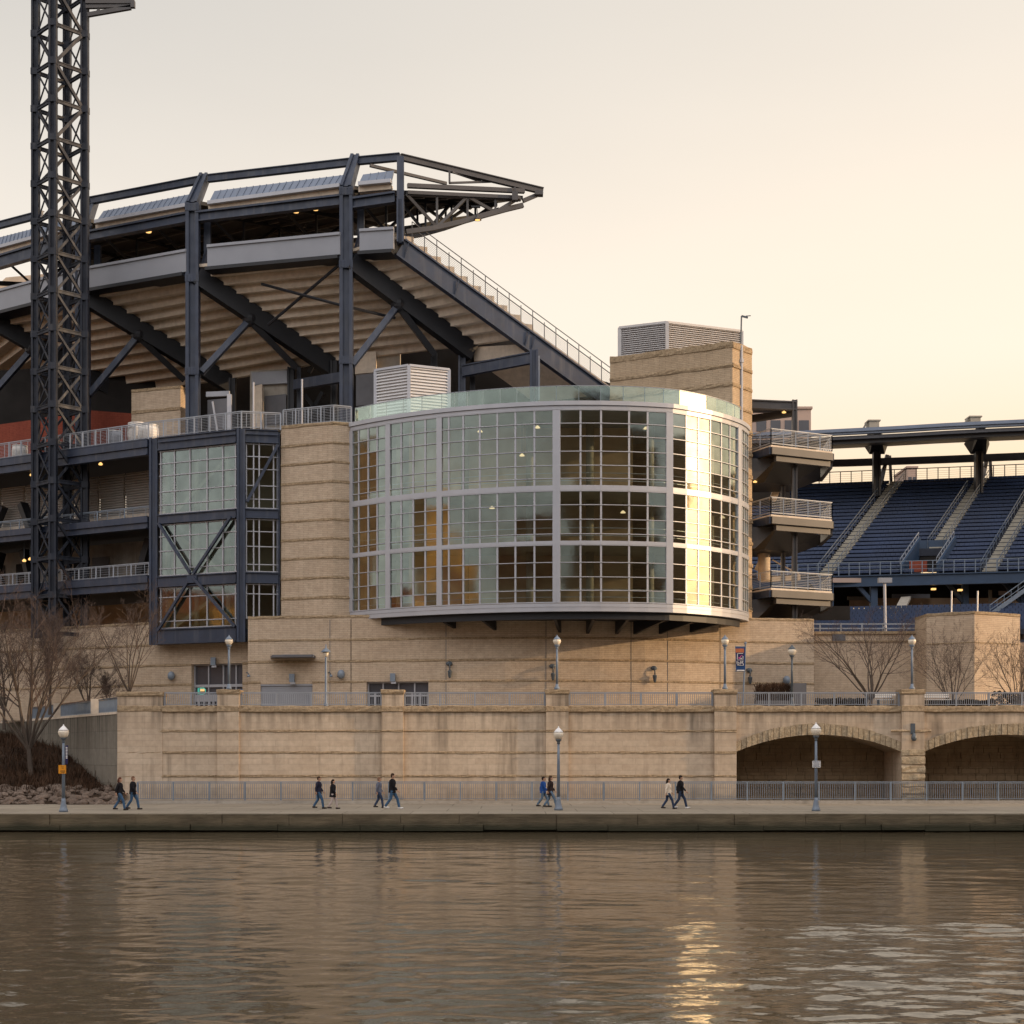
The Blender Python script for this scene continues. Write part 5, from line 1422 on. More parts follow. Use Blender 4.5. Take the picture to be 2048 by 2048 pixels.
# ================================================================== BALCONY STACK
bs = root('balcony_tower', 'three stacked grey steel balconies with wire railings right of the drum', 'balcony', (X(1585, 108), 108, ZT))
pl_ = [(889, 857), (1028, 994), (1175, 1141.5)]
for vs, vr in pl_:
    z0 = Z(vs, 105); hr = Z(vr, 105) - z0
    q = [XY(1499, 107.6), XY(1542, 105.0), XY(1664, 107.4), XY(1664, 107.4) + Vector((.4, 6)), XY(1499, 107.6) + Vector((.3, 6))]
    m = MB(); m.prism(q, z0 - .16, z0 - .02); s_ = m.build('slab', 'precast', bs)
    for p, r_ in ((q[0], q[1]), (q[1], q[2]), (q[2], q[3])):
        m = MB(); m.beam(up3(p, z0 - .42), up3(r_, z0 - .42), .3, .50); d = (r_ - p).normalized() * .5
        if p is not q[0]: m.beam(up3(p + d * .8 + Vector((.0, .25)), z0 - .88), up3(r_ - d * .4 + Vector((0, .25)), z0 - .88), .3, .42)
        m.build('edge_beam', 'steel' if p is q[0] else 'steel_warm', bs)
    m = MB()      # tapered dark underside
    i0 = [q[0].lerp(q[3], .04), q[1].lerp(q[3], .1), q[2].lerp(q[4], .12), q[3], q[4]]
    c5 = sum(i0, Vector((0, 0))) / 5; i1 = [p.lerp(c5, .45) + Vector((-.9, 1)) for p in i0]
    n = 5; m.add([up3(p, z0 - 1.0) for p in i0] + [up3(p, z0 - 2.0) for p in i1], [tuple(range(n)), tuple(range(2 * n - 1, n - 1, -1))] + [(i, n + i, n + (i + 1) % n, (i + 1) % n) for i in range(n)])
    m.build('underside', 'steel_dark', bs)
    m = MB(); a = XY(1500, 106.6); m.hexa([(a.x, a.y - .2, z0 - 2.2), (a.x + .35, a.y - .2, z0 - 2.2), (a.x + .35, a.y + .2, z0 - 2.2), (a.x, a.y + .2, z0 - 2.2), (a.x, a.y - .2, z0 - .7), (a.x + 1.9, a.y - .2, z0 - .7), (a.x + 1.9, a.y + .2, z0 - .7), (a.x, a.y + .2, z0 - .7)]); m.build('bracket', 'steel_warm', bs)
    # railing of this balcony
    rp_ = MB(); w_ = MB()
    for p, r_ in ((q[0], q[1]), (q[1], q[2]), (q[2], q[3])):
        L = (r_ - p).length; a = up3(p, z0); b = up3(r_, z0)
        rp_.beam(a + Vector((0, 0, hr)), b + Vector((0, 0, hr)), .07, .06); rp_.beam(a + Vector((0, 0, .1)), b + Vector((0, 0, .1)), .05, .05)
        k = max(1, round(L / 1.15))
        for i in range(k + 1):
            c = a.lerp(b, i / k); rp_.box(c.x - .035, c.x + .035, c.y - .035, c.y + .035, z0, z0 + hr)
        for i in range(9):
            zz = Vector((0, 0, .16 + (hr - .25) * i / 8)); w_.beam(a + zz, b + zz, .018, .018)
    r0 = rp_.build('railing', 'rail', bs); w_.build('wire_mesh', 'rail', r0)
for u, Y, w, v0, v1 in ((1589, 107.0, .36, 800, 1250), (1566, 110, .3, 905, 1250)):
    m = MB(); x = X(u, Y); m.hcol(x, Y, ZT, Z(v0, Y), w, w); m.build('column', 'steel_warm', bs)
m = MB(); m.ibeam(P(1500, 808, 107), P(1594, 812, 107), .35, .62); m.build('canopy_beam', 'steel_warm', bs)
m = MB(); m.beam(P(1500, 838, 109.5), P(1585, 826, 109.5), .4, .5); m.build('canopy_beam', 'steel_warm', bs)
m = MB(); m.hexa([P(1500, 816, 107.3), P(1592, 818, 107.3), P(1592, 826, 110.5), P(1500, 826, 110.5), P(1500, 813, 107.3), P(1592, 815, 107.3), P(1592, 823, 110.5), P(1500, 823, 110.5)]); m.build('canopy_roof', 'steel_warm', bs)
for u, v, Y in ((1510, 924, 108.5), (1510, 965, 109), (1568, 826, 107), (1528, 1226, 108), (1545, 955, 111)):
    c = P(u, v, Y); m = MB(); m.lathe((c.x, c.y, c.z), [(.13, 0), (.16, .06), (.05, .14)], 8); l_ = m.build('ceiling_lamp', 'lamp_on', bs)
    m = MB(); m.tube([(c.x, c.y, c.z + .14), (c.x, c.y, c.z + .9)], .03, 5); m.build('stem', 'pole_dark', l_)
m = MB(); m.tube([P(1528, 1092, 111), P(1528, 1160, 111)], .45, 10); m.build('duct', 'precast', bs, True)
m = MB(); m.beam(P(1560, 960, 113), P(1545, 1000, 113), .5, .6, (0, 1, 0)); m.beam(P(1575, 1090, 112), P(1562, 1130, 112), .2, .2, (0, 1, 0)); m.beam(P(1530, 1100, 112), P(1512, 1140, 112), .25, .25, (0, 1, 0)); m.build('stair_strut', 'precast', bs)
m = MB(); m.beam(P(1545, 1120, 111), P(1600, 1150, 111), .1, .08); m.beam(P(1520, 1160, 112), P(1600, 1155, 112), .3, .35); m.beam(P(1505, 960, 113), P(1540, 945, 113), .3, .3); m.build('stair_rail', 'precast', bs)
m = MB(); m.plate([P(1500, 1010, 122), P(1580, 1010, 122), P(1580, 960, 122), P(1500, 960, 122)], (0, .3, 0)); m.build('back_wall', 'dark', bs)  # black sheet in place of the gloom behind the balconies
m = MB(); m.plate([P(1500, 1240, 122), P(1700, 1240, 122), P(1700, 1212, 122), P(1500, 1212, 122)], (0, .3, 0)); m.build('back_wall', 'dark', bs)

# ================================================================== OUTFIELD STAND
os_ = root('outfield_stand', 'distant blue seating stand with pale stair aisles and a curved roof', 'grandstand', (X(1800, 170), 170, 5))
F0 = P(1470, 1156, 162.3); F1 = P(2130, 1134, 154.6)
F1.z = F0.z
tdir = (F1 - F0); Lr = tdir.length; tdir.normalize()
upv = Vector((12.7, 19.0, Z(964, 180) - F0.z))
def SP(s, r): return F0 + tdir * s + upv * r
def s_of(u, r):      # position along the row seen at column u
    k = (u - 1024) / F; p0 = SP(0, r); return (k * p0.y - p0.x) / (tdir.x - k * tdir.y)
ais = [(s_of(1649, 0), 1.35), (s_of(1838, 0), 1.35), (s_of(1978, 0), 1.35)]
# check aisle angle: shear so that the aisle meets its top end
secs = [(-6, ais[0][0] - .7), (ais[0][0] + .7, ais[1][0] - .7), (ais[1][0] + .7, ais[2][0] - .7), (ais[2][0] + .7, Lr + 3)]
NRW = 25
dr_ = 1.0 / NRW
def vom(s, r): return ais[1][0] - 2.0 < s < ais[1][0] + 1.7 and .02 < r < .25
for i in range(NRW):
    r0, r1 = i * dr_, (i + 1) * dr_
    for k, (sa, sbb) in enumerate(secs):
        m = MB(); a = SP(sa, r0); ddp = upv * dr_
        n = int((sbb - sa) / .52)
        for j in range(n):
            s0 = sa + j * .52
            if vom(s0, r0 + .01): continue
            p = SP(s0 + .03, r0) + Vector((ddp.x * .62, ddp.y * .62, 0)); q = p + tdir * .495
            b_ = Vector((.06, .10, 0))
            m.hexa([p + Vector((0, 0, .14)), q + Vector((0, 0, .14)), q + b_ + Vector((0, 0, .14)), p + b_ + Vector((0, 0, .14)), p + b_ * .8 + Vector((0, 0, .56)), q + b_ * .8 + Vector((0, 0, .56)), q + b_ * 1.8 + Vector((0, 0, .56)), p + b_ * 1.8 + Vector((0, 0, .56))])
            f = Vector((-.25, -.40, 0)); m.hexa([p + f + Vector((0, 0, .17)), q + f + Vector((0, 0, .17)), q + Vector((0, 0, .15)), p + Vector((0, 0, .15)), p + f + Vector((0, 0, .22)), q + f + Vector((0, 0, .22)), q + Vector((0, 0, .21)), p + Vector((0, 0, .21))])
        m.build('seat_row', 'seat', os_)
# stepped concrete deck
m = MB()
for i in range(NRW):
    for sa, sbb in ((-6, ais[1][0] - 2.0), (ais[1][0] - 2.0, ais[1][0] + 1.7), (ais[1][0] + 1.7, Lr + 3)):
        if i in (1, 2, 3, 4, 5) and sa > 0 and sbb < Lr: continue
        p, q = SP(sa, i * dr_), SP(sbb, i * dr_); d = upv * dr_; dxy = Vector((d.x, d.y, 0))
        m.hexa([p - Vector((0, 0, .8)), q - Vector((0, 0, .8)), q + dxy - Vector((0, 0, .8)), p + dxy - Vector((0, 0, .8)), p, q, q + dxy, p + dxy])
m.build('step_deck', 'seat_step', os_)
for ai, (s_, w) in enumerate(ais):
    m = MB(); lo = 0 if ai != 1 else 6
    for i in range(lo, NRW):
        for h in (0, 1):
            p = SP(s_ - w / 2, (i + h * .5) * dr_); q = SP(s_ + w / 2, (i + h * .5) * dr_); d = upv * dr_ * .5; dxy = Vector((d.x, d.y, 0)); z = Vector((0, 0, d.z * h + .03 + d.z * 0))
            p = Vector((p.x, p.y, SP(s_, i * dr_).z)) ; q = Vector((q.x, q.y, p.z))
            m.hexa([p, q, q + dxy, p + dxy, p + Vector((0, 0, .04 + d.z * h + .1)), q + Vector((0, 0, .04 + d.z * h + .1)), q + dxy + Vector((0, 0, .04 + d.z * h + .1)), p + dxy + Vector((0, 0, .04 + d.z * h + .1))])
    m.build('aisle_stair', 'aisle', os_)
    for sd_ in (-1, 1):
        m = MB(); hi = .86 if sd_ < 0 else .98
        a, b = SP(s_ + sd_ * w * .62, lo * dr_), SP(s_ + sd_ * w * .62, hi); h_ = Vector((0, 0, 1.05))
        m.beam(a + h_, b + h_, .07, .07); m.beam(a + h_ * .55, b + h_ * .55, .04, .05)
        for j in range(18):
            p = a.lerp(b, j / 17); m.beam(p, p + h_, .05, .05, (0, 1, 0))
        m.build('aisle_rail', 'aisle_rail', os_)
# vomitory
m = MB(); s1, s2 = ais[1][0] - 2.0, ais[1][0] + 1.7
for s_ in (s1, s2):
    a, b = SP(s_, .01), SP(s_, .27); e = tdir * .25
    m.hexa([a - Vector((0, 0, .5)), a + e - Vector((0, 0, .5)), Vector((b.x, b.y, a.z - .5)) + e, Vector((b.x, b.y, a.z - .5)), a + Vector((0, 0, .9)), a + e + Vector((0, 0, .9)), b + e + Vector((0, 0, .9)), b + Vector((0, 0, .9))])
a, b = SP(s1, .25), SP(s2, .25); m.beam(a + Vector((0, 0, .3)), b + Vector((0, 0, .3)), .3, .9)
m.build('portal_wall', 'blue_wall', os_)
m = MB()
for s_ in (s1, s2):
    a, b = SP(s_, .01) + Vector((0, 0, .9)), SP(s_, .27) + Vector((0, 0, .9)); h_ = Vector((0, 0, .55)); m.beam(a + h_, b + h_, .07, .07)
    for j in range(8): p = a.lerp(b, j / 7); m.beam(p, p + h_, .05, .05, (0, 1, 0))
    m.beam(a - Vector((0, 0, 0)), b - Vector((0, 0, 0)), .06, .06)
m.build('portal_rail', 'rail', os_)
m = MB(); a, b = SP(s1 + .3, .245), SP(s2, .245); m.plate([a - Vector((0, 0, 2.6)), b - Vector((0, 0, 2.6)), b, a], (0, .2, 0)); m.build('portal_shade', 'dark', os_)  # flat black sheet, the shade of the opening put into its colour
m = MB(); a, b = SP(s1 + .8, .03), SP(s1 + 2.6, .03); m.plate([a + Vector((0, 0, -.2)), b + Vector((0, 0, -.2)), b + Vector((0, 0, 1.0)), a + Vector((0, 0, 1.0))], (0, .08, 0)); m.build('portal_panel', 'redbrick', os_)
# front fascia and railing
A, B = SP(-6, 0), SP(Lr + 3, 0)
m = MB(); fo = Vector((-.3, -.6, 0)); m.ibeam(A + fo - Vector((0, 0, .75)), B + fo - Vector((0, 0, .75)), .6, 1.2, t=.12); m.build('front_beam', 'blue_wall', os_)
m = MB(); h_ = Vector((0, 0, 1.25)); fo = Vector((-.25, -.5, 0))
for k in (1, .66, .33): m.beam(A + fo + h_ * k, B + fo + h_ * k, .06, .07 if k == 1 else .04)
n = 40
for j in range(n + 1): p = (A + fo).lerp(B + fo, j / n); m.beam(p - Vector((0, 0, .2)), p + h_, .08, .08, (0, 1, 0))
m.build('front_railing', 'rail_blue', os_)
# top railing against the sky
A, B = SP(-6, 1), SP(Lr + 3, 1); m = MB(); h_ = Vector((0, 0, 1.35))
m.beam(A + h_, B + h_, .09, .09)
n = 34
for j in range(n + 1): p = A.lerp(B, j / n); m.beam(p - Vector((0, 0, .3)), p + h_, .09, .09, (0, 1, 0))
for i in range(4): m.beam(A + h_ * (.2 + .18 * i), B + h_ * (.2 + .18 * i), .02, .02)
m.build('top_railing', 'steel_warm', os_)
# columns and lower seating under the deck
for u, w in ((1660, .6), (1747, .7), (1930, .6), (2045, .6)):
    Y = 159; c = P(u, 1166, Y); m = MB(); m.box(c.x - w / 2, c.x + w / 2, Y - .4, Y + .4, 5, c.z + .5); m.beam((c.x - 2.2, Y, c.z + .3), (c.x, Y, c.z - 2.2), .4, .5, (0, 1, 0)); m.build('column', 'blue_wall', os_)
m = MB(); m.plate([P(1490, 1215, 171), P(2150, 1215, 166), P(2150, 1150, 166), P(1490, 1150, 171)], (0, .5, 0)); m.build('back_wall', 'dark', os_)  # black sheet, shade below the deck put into its colour
for u0, u1, v0, v1, Y, mt in ((1662, 1732, 1156, 1165, 158.5, 'pink'), (1695, 1735, 1193, 1200, 165, 'interior_l'), (1785, 1860, 1188, 1196, 165, 'panel_grey'), (1998, 2040, 1182, 1190, 165, 'pink'), (1700, 2060, 1196, 1214, 166, 'interior'), (1978, 1984, 1180, 1203, 160, 'interior_l')):
    m = MB(); m.plate([P(u0, v1, Y), P(u1, v1, Y), P(u1, v0, Y), P(u0, v0, Y)], (0, .2, 0)); m.build('concourse_panel', mt, os_)
for u, v in ((1867, 1178), (1920, 1180), (1980, 1153)):
    c = P(u, v, 158); m = MB(); m.box(c.x - .22, c.x + .22, c.y - .2, c.y + .2, c.z - .10, c.z + .08); m.build('concourse_lamp', 'lamp_on', os_)
G0 = P(1590, 1262, 149); 
for i in range(9):
    m = MB(); p = Vector((G0.x - 3, 151 + i * .85, Z(1264, 149) + i * .34)); q = p + tdir * 34
    n = 64
    for j in range(n):
        a = p.lerp(q, j / n); b = p.lerp(q, (j + .86) / n); e = Vector((0, .12, 0)); m.hexa([a, b, b + e, a + e, a + Vector((0, .05, .44)), b + Vector((0, .05, .44)), b + e + Vector((0, .05, .44)), a + e + Vector((0, .05, .44))])
    m.build('lower_seat_row', 'seat', os_)
m = MB(); p = Vector((G0.x - 3, 151, Z(1264, 149) - .5)); q = p + tdir * 34; m.hexa([p, q, q + Vector((0, 8, 0)), p + Vector((0, 8, 0)), p + Vector((0, 0, .4)), q + Vector((0, 0, .4)), q + Vector((0, 8, 3.4)), p + Vector((0, 8, 3.4))]); m.build('lower_deck', 'seat_step', os_)
m = MB(); a = Vector((X(1790, 152), 152.2, Z(1240, 152))); b = Vector((X(1812, 158), 158, Z(1196, 158))); m.beam(a, b, 1.0, .3); m.build('aisle_stair', 'concrete', os_)
m = MB(); a, b = P(1980, 1230, 150), P(2050, 1180, 152); h_ = Vector((0, 0, 1)); m.beam(a, b, .1, .4); m.beam(a + h_, b + h_, .07, .07); m.beam(a + h_ * .5, b + h_ * .5, .05, .05)
for j in range(6): p = a.lerp(b, j / 5); m.beam(p, p + h_, .05, .05, (0, 1, 0))
m.build('side_stair', 'rail_blue', os_)
# roof: thin curved slab on posts, metal top edge
RF = [(1480, 866, 170), (1592, 862, 168), (1690, 857, 166), (1790, 852, 164.5), (1890, 846, 163), (1990, 841, 161.5), (2060, 838, 160.5), (2140, 834, 159.5)]
top_ = [P(u, v, Y) for u, v, Y in RF]; zr = 0
m1 = MB(); m2 = MB(); m3 = MB(); m4 = MB()
bkv = Vector((2.5, 13, 1.7))
for p, q in zip(top_, top_[1:]):
    dn = Vector((0, 0, -.65))
    m1.hexa([p + dn, q + dn, q + dn + Vector((.3, 2, .3)), p + dn + Vector((.3, 2, .3)), p, q, q + Vector((.3, 2, .25)), p + Vector((.3, 2, .25))])
    m1.beam(p + Vector((0, -.1, -.35)), q + Vector((0, -.1, -.35)), .2, .12)
    d2 = Vector((.4, .5, -.95)); m2.beam(p + d2 , q + d2, .5, .36)
    m3.hexa([p + dn + Vector((.3, 1, -.85)), q + dn + Vector((.3, 1, -.85)), q + bkv + dn * 2, p + bkv + dn * 2, p + dn + Vector((.3, 1, -.4)), q + dn + Vector((.3, 1, -.4)), q + bkv + dn * 1.4, p + bkv + dn * 1.4])
m1.build('roof_edge', 'roofmetal', os_); m2.build('roof_gutter', 'panel_dark', os_); m3.build('roof_deck', 'steel_warm', os_)
m = MB()
for (u, v), (u2, v2) in zip(((1480, 930), (1690, 926), (1890, 919)), ((1690, 926), (1890, 919), (2140, 909))): 
    Ya, Yb = 183 - (u - 1480) / 66, 183 - (u2 - 1480) / 66; m.beam(P(u, v, Ya), P(u2, v2, Yb), .6, .80)
m.build('rear_girder', 'steel_warm', os_)
for u in (1753, 1957):
    Yp = 176.0 - (u - 1753) * .012; c = P(u, 900, Yp)
    m = MB(); m.hcol(c.x, Yp, Z(992, Yp), c.z + .5, .85, .8); m.build('roof_post', 'steel_warm', os_)
    m = MB(); m.beam((c.x + 1.2, Yp + 3, Z(962, Yp)), (c.x + 2.0, Yp + 3, c.z), .4, .5, (0, 1, 0)); m.beam((c.x + .2, Yp + .3, Z(975, Yp)), (c.x + 1.6, Yp + 3, Z(928, Yp)), .5, .5, (0, 1, 0)); m.beam((c.x + 2.6, Yp + 3.4, Z(962, Yp)), (c.x + 2.4, Yp + 3.4, c.z), .3, .3, (0, 1, 0)); m.build('rear_brace', 'steel_warm', os_)
    m = MB(); m.hexa([(c.x - 2.0, Yp - 7, Z(893, Yp)), (c.x - 1.2, Yp - 7, Z(893, Yp)), (c.x + 1.2, Yp + 1, c.z - .3), (c.x - .6, Yp + 1, c.z - .3), (c.x - 2.4, Yp - 7.4, Z(880, Yp)), (c.x - 1.6, Yp - 7.4, Z(880, Yp)), (c.x + 1.6, Yp + 1, c.z + .9), (c.x - 1.4, Yp + 1, c.z + .9)]); m.build('roof_bracket', 'steel_dark', os_)
    t = P(u, 838 if u < 1800 else 830, 166 - (u - 1753) * .012); m = MB(); m.box(t.x - .55, t.x + .55, t.y + 1, t.y + 2.6, t.z - .75, t.z + .0); m.beam((t.x - .7, t.y + 1.6, t.z - .05), (t.x - 1.3, t.y + 1.6, t.z - 1.1), .2, .2, (0, 1, 0)); m.box(t.x - .7, t.x + .7, t.y + .9, t.y + 2.7, t.z + .004, t.z + .14); m.build('roof_winch', 'interior_l', os_)

# ------------------------------------------------------------------ low wall of the outfield
ow = root('outfield_wall', 'low buff wall with a rail on top behind the bare right-hand trees', 'wall', (X(1800, 107), 107, ZT))
zW = Z(1265, 106)
m = MB(); seg_wall(m, XY(1625, 106.5), XY(1860, 106), ZT - .3, zW, .8); m.build('wall_panel', 'brick', ow)
m = MB(); a, b = XY(1625, 106.5), XY(1860, 106); z = Z(1282, 106); m.beam(up3(a, z) + Vector((0, -.04, 0)), up3(b, z) + Vector((0, -.04, 0)), .12, .09); z2 = zW; m.beam(up3(a, z2), up3(b, z2), .3, .2); m.build('coping', 'rough', ow)
m = MB(); c = XY(1664, 106.4); d = XY(1690, 106.35); m.prism([c + Vector((0, -.12)), d + Vector((0, -.12)), d + Vector((0, .05)), c + Vector((0, .05))], Z(1281, 106), Z(1263, 106)); m.build('dark_panel', 'panel_dark', ow)
m = MB()
for v in (1248, 1257): m.beam(P(1625, v, 106.9), P(1860, v, 106.4), .09, .09)
for u in range(1640, 1860, 42): p = P(u, 1266, 106.7); m.beam(p, p + Vector((0, 0, .7)), .08, .08, (0, 1, 0))
m.build('top_rail', 'rail', ow)
wb = root('wall_block', 'square buff corner block rising above the low outfield wall', 'wall', (X(1949, 103), 103, ZT))
qa, qb, qc = XY(1853, 103.2), XY(1949, 101.2), XY(2040, 103.4)
m = MB(); zB2 = Z(1222, 101.2); poly_ = [qa, qb, qc, qc + Vector((0, 3)), qa + Vector((0, 3))]; m.prism(poly_, ZT - .3, zB2 - .2); m.build('wall_panel', 'brick', wb)
m = MB(); m.prism(poly_, zB2 - .2, zB2 - .01); m.rough(qa, qb, zB2 - .22, zB2, .06); m.rough(qb, qc, zB2 - .22, zB2, .06); z = Z(1284, 101); m.rough(qa, qb, z - .05, z + .05, .03); m.rough(qb, qc, z - .05, z + .05, .03); m.build('cap', 'rough', wb)
m = MB(); seg_wall(m, XY(2038, 105.5), XY(2200, 105), ZT - .3, Z(1284, 105), .8); tag(m.build('low_wall', 'brick', origin=(X(2100, 105), 105, ZT)), 'low buff wall continuing at the photo\'s right edge past the block', 'wall')
fp = root('field_light', 'pale pole with flat lamp heads standing inside the outfield', 'lamp post', P(1771, 1275, 108))
m = MB(); m.tube([P(1771, 1275, 108), P(1769, 1156, 108)], .11, 8); m.build('pole', 'alum', fp)
m = MB(); c = P(1769, 1157, 108); m.box(c.x - .45, c.x + .5, c.y - .2, c.y + .2, c.z - .32, c.z + .04); m.build('lamp_head', 'panel_grey', fp)
for u, lab in ((1902, 'thin pale pole rising behind the corner block\'s left part'), (1954, 'thin pale pole rising behind the corner block\'s top corner')):
    p = P(u, 1262, 112); m = MB(); m.tube([p, p + Vector((.05, 0, (1262 - 1182) / F * 112))], .06, 6); tag(m.build('pole', 'alum', origin=p), lab, 'pole', 'thin poles inside the outfield')

# ------------------------------------------------------------------ distant buildings over the stands
def tower_block(lab, u0, u1, vt, Y, floors, cols, mat, dz=40, depth=14, wv=None):
    x0, x1, z1 = X(u0, Y), X(u1, Y), Z(vt, Y); rt = root('office_block', lab, 'building', ((x0 + x1) / 2, Y, 0), 'buildings far behind the stands')
    m = MB(); m.box(x0, x1, Y, Y + depth, -1, z1); m.build('wall', mat, rt)
    m = MB(); m.box(x0 - .3, x1 + .3, Y - .3, Y + depth + .3, z1 + .004, z1 + .5); m.build('roof', mat, rt)
    for f in range(floors):
        zz = z1 - 2.5 - f * 5.2
        for c in range(cols):
            xa = lerp(x0, x1, (c + .15) / cols); xb = lerp(x0, x1, (c + .85) / cols)
            m = MB(); m.box(xa, xb, Y - .12, Y + .2, zz - 2.4, zz); m.build('window', 'window_dark', rt)
    return rt
tower_block('pinkish flat-roofed building behind the top balcony', 1480, 1622, 818, 330, 3, 5, 'pink')
r_ = tower_block('small pale tower far off between the stand\'s roof posts', 1815, 1834, 936, 420, 1, 2, 'pink')

# ------------------------------------------------------------------ far bank: town behind the camera, mirrored in the drum's glass
def town(lab, x, y, w, d, h, mat, floors, cols):
    rt = root('town_building', lab, 'building', (x, y, 0), 'town buildings on the near bank')
    m = MB(); m.box(x - w / 2, x + w / 2, y - d, y, -1, h); m.build('wall', mat, rt)
    m = MB(); m.box(x - w / 2 - .3, x + w / 2 + .3, y - d - .3, y + .3, h + .004, h + .8); m.build('roof', mat, rt)
    m = MB()
    for f in range(floors):
        for c in range(cols):
            xa = x - w / 2 + w * (c + .25) / cols; xb = x - w / 2 + w * (c + .75) / cols; z0 = h * (f + .3) / floors; m.box(xa, xb, y - .1, y + .1, z0, z0 + h / floors * .5)
        for c in range(max(2, int(d / 5))):
            ya = y - d * (c + .3) / max(2, int(d / 5)); z0 = h * (f + .3) / floors; m.box(x + w / 2 - .1, x + w / 2 + .1, ya - 1.6, ya, z0, z0 + h / floors * .5)
    m.build('window', 'town_window', rt)
town('red brown brick town block facing the river', -30, -70, 20, 30, 43, 'brick_town', 9, 5)
town('tall red brown brick town block with flat roof', -50, -68, 18, 26, 48, 'brick_town', 10, 4)
town('mid-height red brown town block', -72, -70, 22, 26, 46, 'brick_town', 8, 5)
town('broad red brown town block', -102, -70, 32, 26, 44, 'brick_town', 7, 7)
town('sunlit ochre town block downriver', -168, -42, 26, 40, 46, 'tan_town', 9, 6)
town('tall dark brown town block by the river', 58, -70, 130, 34, 66, 'dark_town', 15, 22)
town('sunlit ochre town tower downstream', -158, 14, 24, 36, 48, 'tan_town', 10, 5)
town('low brown town terrace downstream', -126, 18, 18, 30, 31, 'brick_town', 7, 4)
town('russet brick town house downstream', -158, 54, 24, 38, 29, 'brick_town', 8, 4)
town('low sunlit ochre terrace downstream', -132, 46, 16, 14, 24, 'tan_town', 6, 3)
town('unseen dark brown block added downstream to darken the first panes', -170, 118, 40, 40, 52, 'dark_town', 10, 6)  # unseen, put in so the leftmost panes mirror something dark
town('unseen long dark brown block added upstream to mask the bright sky', 150, 66, 34, 94, 50, 'dark_town', 11, 7)  # unseen, added to hide bright sky beside the glowing panes
town('unseen long dark brown block added beyond the outfield to shade the stand', 158, 236, 34, 124, 46, 'dark_town', 10, 7)  # unseen, added to darken the last panes and shade the stand
# ================================================================== LAMP POSTS
def lamp_post(lab, x, y, z0, H, kind, group):
    rt = root('lamp_post', lab, 'lamp post', (x, y, z0), group)
    pm = 'pole_dark' if kind == 'dark' else 'pole'
    c = Vector((x, y, z0)); s = H / 4.5
    if kind == 'dish':
        m = MB(); m.lathe(c, [(.14, 0), (.14, .3), (.085, .42), (.075, H * .80), (.06, H * .82)], 12); m.build('pole', 'pole', rt, True)
        m = MB(); m.lathe(c + Vector((0, 0, H * .895)), [(.34, 0), (.30, .06), (.16, .18), (.05, .26), (.02, .52)], 16); m.build('shade', 'pole', rt, True)
        m = MB(); m.lathe(c + Vector((0, 0, H * .82)), [(.06, 0), (.15, .10), (.19, .32)], 14); m.build('globe', 'globe', rt, True)
        return rt
    gs_ = .285 if H > 4 else .25
    zg = H - gs_ * 2.55
    big = H > 4
    bp = [(.23, 0), (.23, .10), (.19, .16), (.16, .30), (.11, .55), (.095, .70)] if big else [(.17, 0), (.17, .12), (.10, .2), (.085, .35)]
    m = MB(); m.lathe(c, bp, 16); m.build('base', pm, rt, True)
    m = MB(); m.lathe(c + Vector((0, 0, bp[-1][1])), [(bp[-1][0] * .92, 0), (.075, zg * .5), (.06, zg - bp[-1][1] - .14)], 14); m.build('pole', pm, rt, True)
    m = MB(); m.lathe(c + Vector((0, 0, zg - .2)), [(.075, 0), (.10, .03), (.075, .07), (.09, .12), (.16, .20), (.17, .25)], 14); m.build('collar', 'pole_dark' if kind == 'acorn' else pm, rt, True)
    g = gs_
    m = MB(); m.lathe(c + Vector((0, 0, zg + .05)), [(g * .45, 0), (g * .72, g * .25), (g * .92, g * .65), (g * .96, g * 1.0), (g * .90, g * 1.25)], 18); m.build('globe', 'globe', rt, True)
    m = MB(); m.lathe(c + Vector((0, 0, zg + .052 + g * 1.25)), [(g * .92, 0), (g * .80, g * .22), (g * .5, g * .55), (g * .2, g * .85), (g * .12, g * .95), (g * .14, g * 1.02), (g * .02, g * 1.2)], 18)
    m.build('finial_cap', 'globe_cap' if kind == 'acorn' else pm, rt, True)
    return rt
def prom(lab, u, vb, vt):
    Y = (ZC - ZP) * F / (vb - VH); return lamp_post(lab, X(u, Y), Y, ZP, (vb - vt) / F * Y, 'acorn', 'lamp posts on the promenade'), Y
l1, Y1 = prom('acorn lamp post carrying an orange sign, in front of the brushy bank', 127, 1624, 1449)
l2, Y2 = prom('acorn lamp post with bare pole, beside the dark-coated walker', 1117, 1620.5, 1453)
l3, Y3 = prom('acorn lamp post with a small white sign, before the first arch', 1632, 1622, 1445.5)
for u, lab in ((458, 'small lamp on the wall pier before the tall glazed door'), (1114, 'small lamp on the wall pier below the middle of the drum'), (1450, 'small lamp on the wall pier beside the blue banner'), (1824, 'small lamp on the wall pier between the two arches')):
    lamp_post(lab, X(u, WB + .3), WB + .3, Z(1379, WB), (1379 - 1269.5) / F * WB, 'pier', 'small lamps on the wall piers')
lamp_post('slim plaza lamp with a dish-shaped hood, near the grey shutter', X(652, 96), 96, ZT, Z(1291, 96) - ZT, 'dish', None)
lamp_post('dark plaza lamp with a clear globe in front of the dry planter', X(1584, 95), 95, ZT, Z(1289, 95) - ZT, 'dark', None)
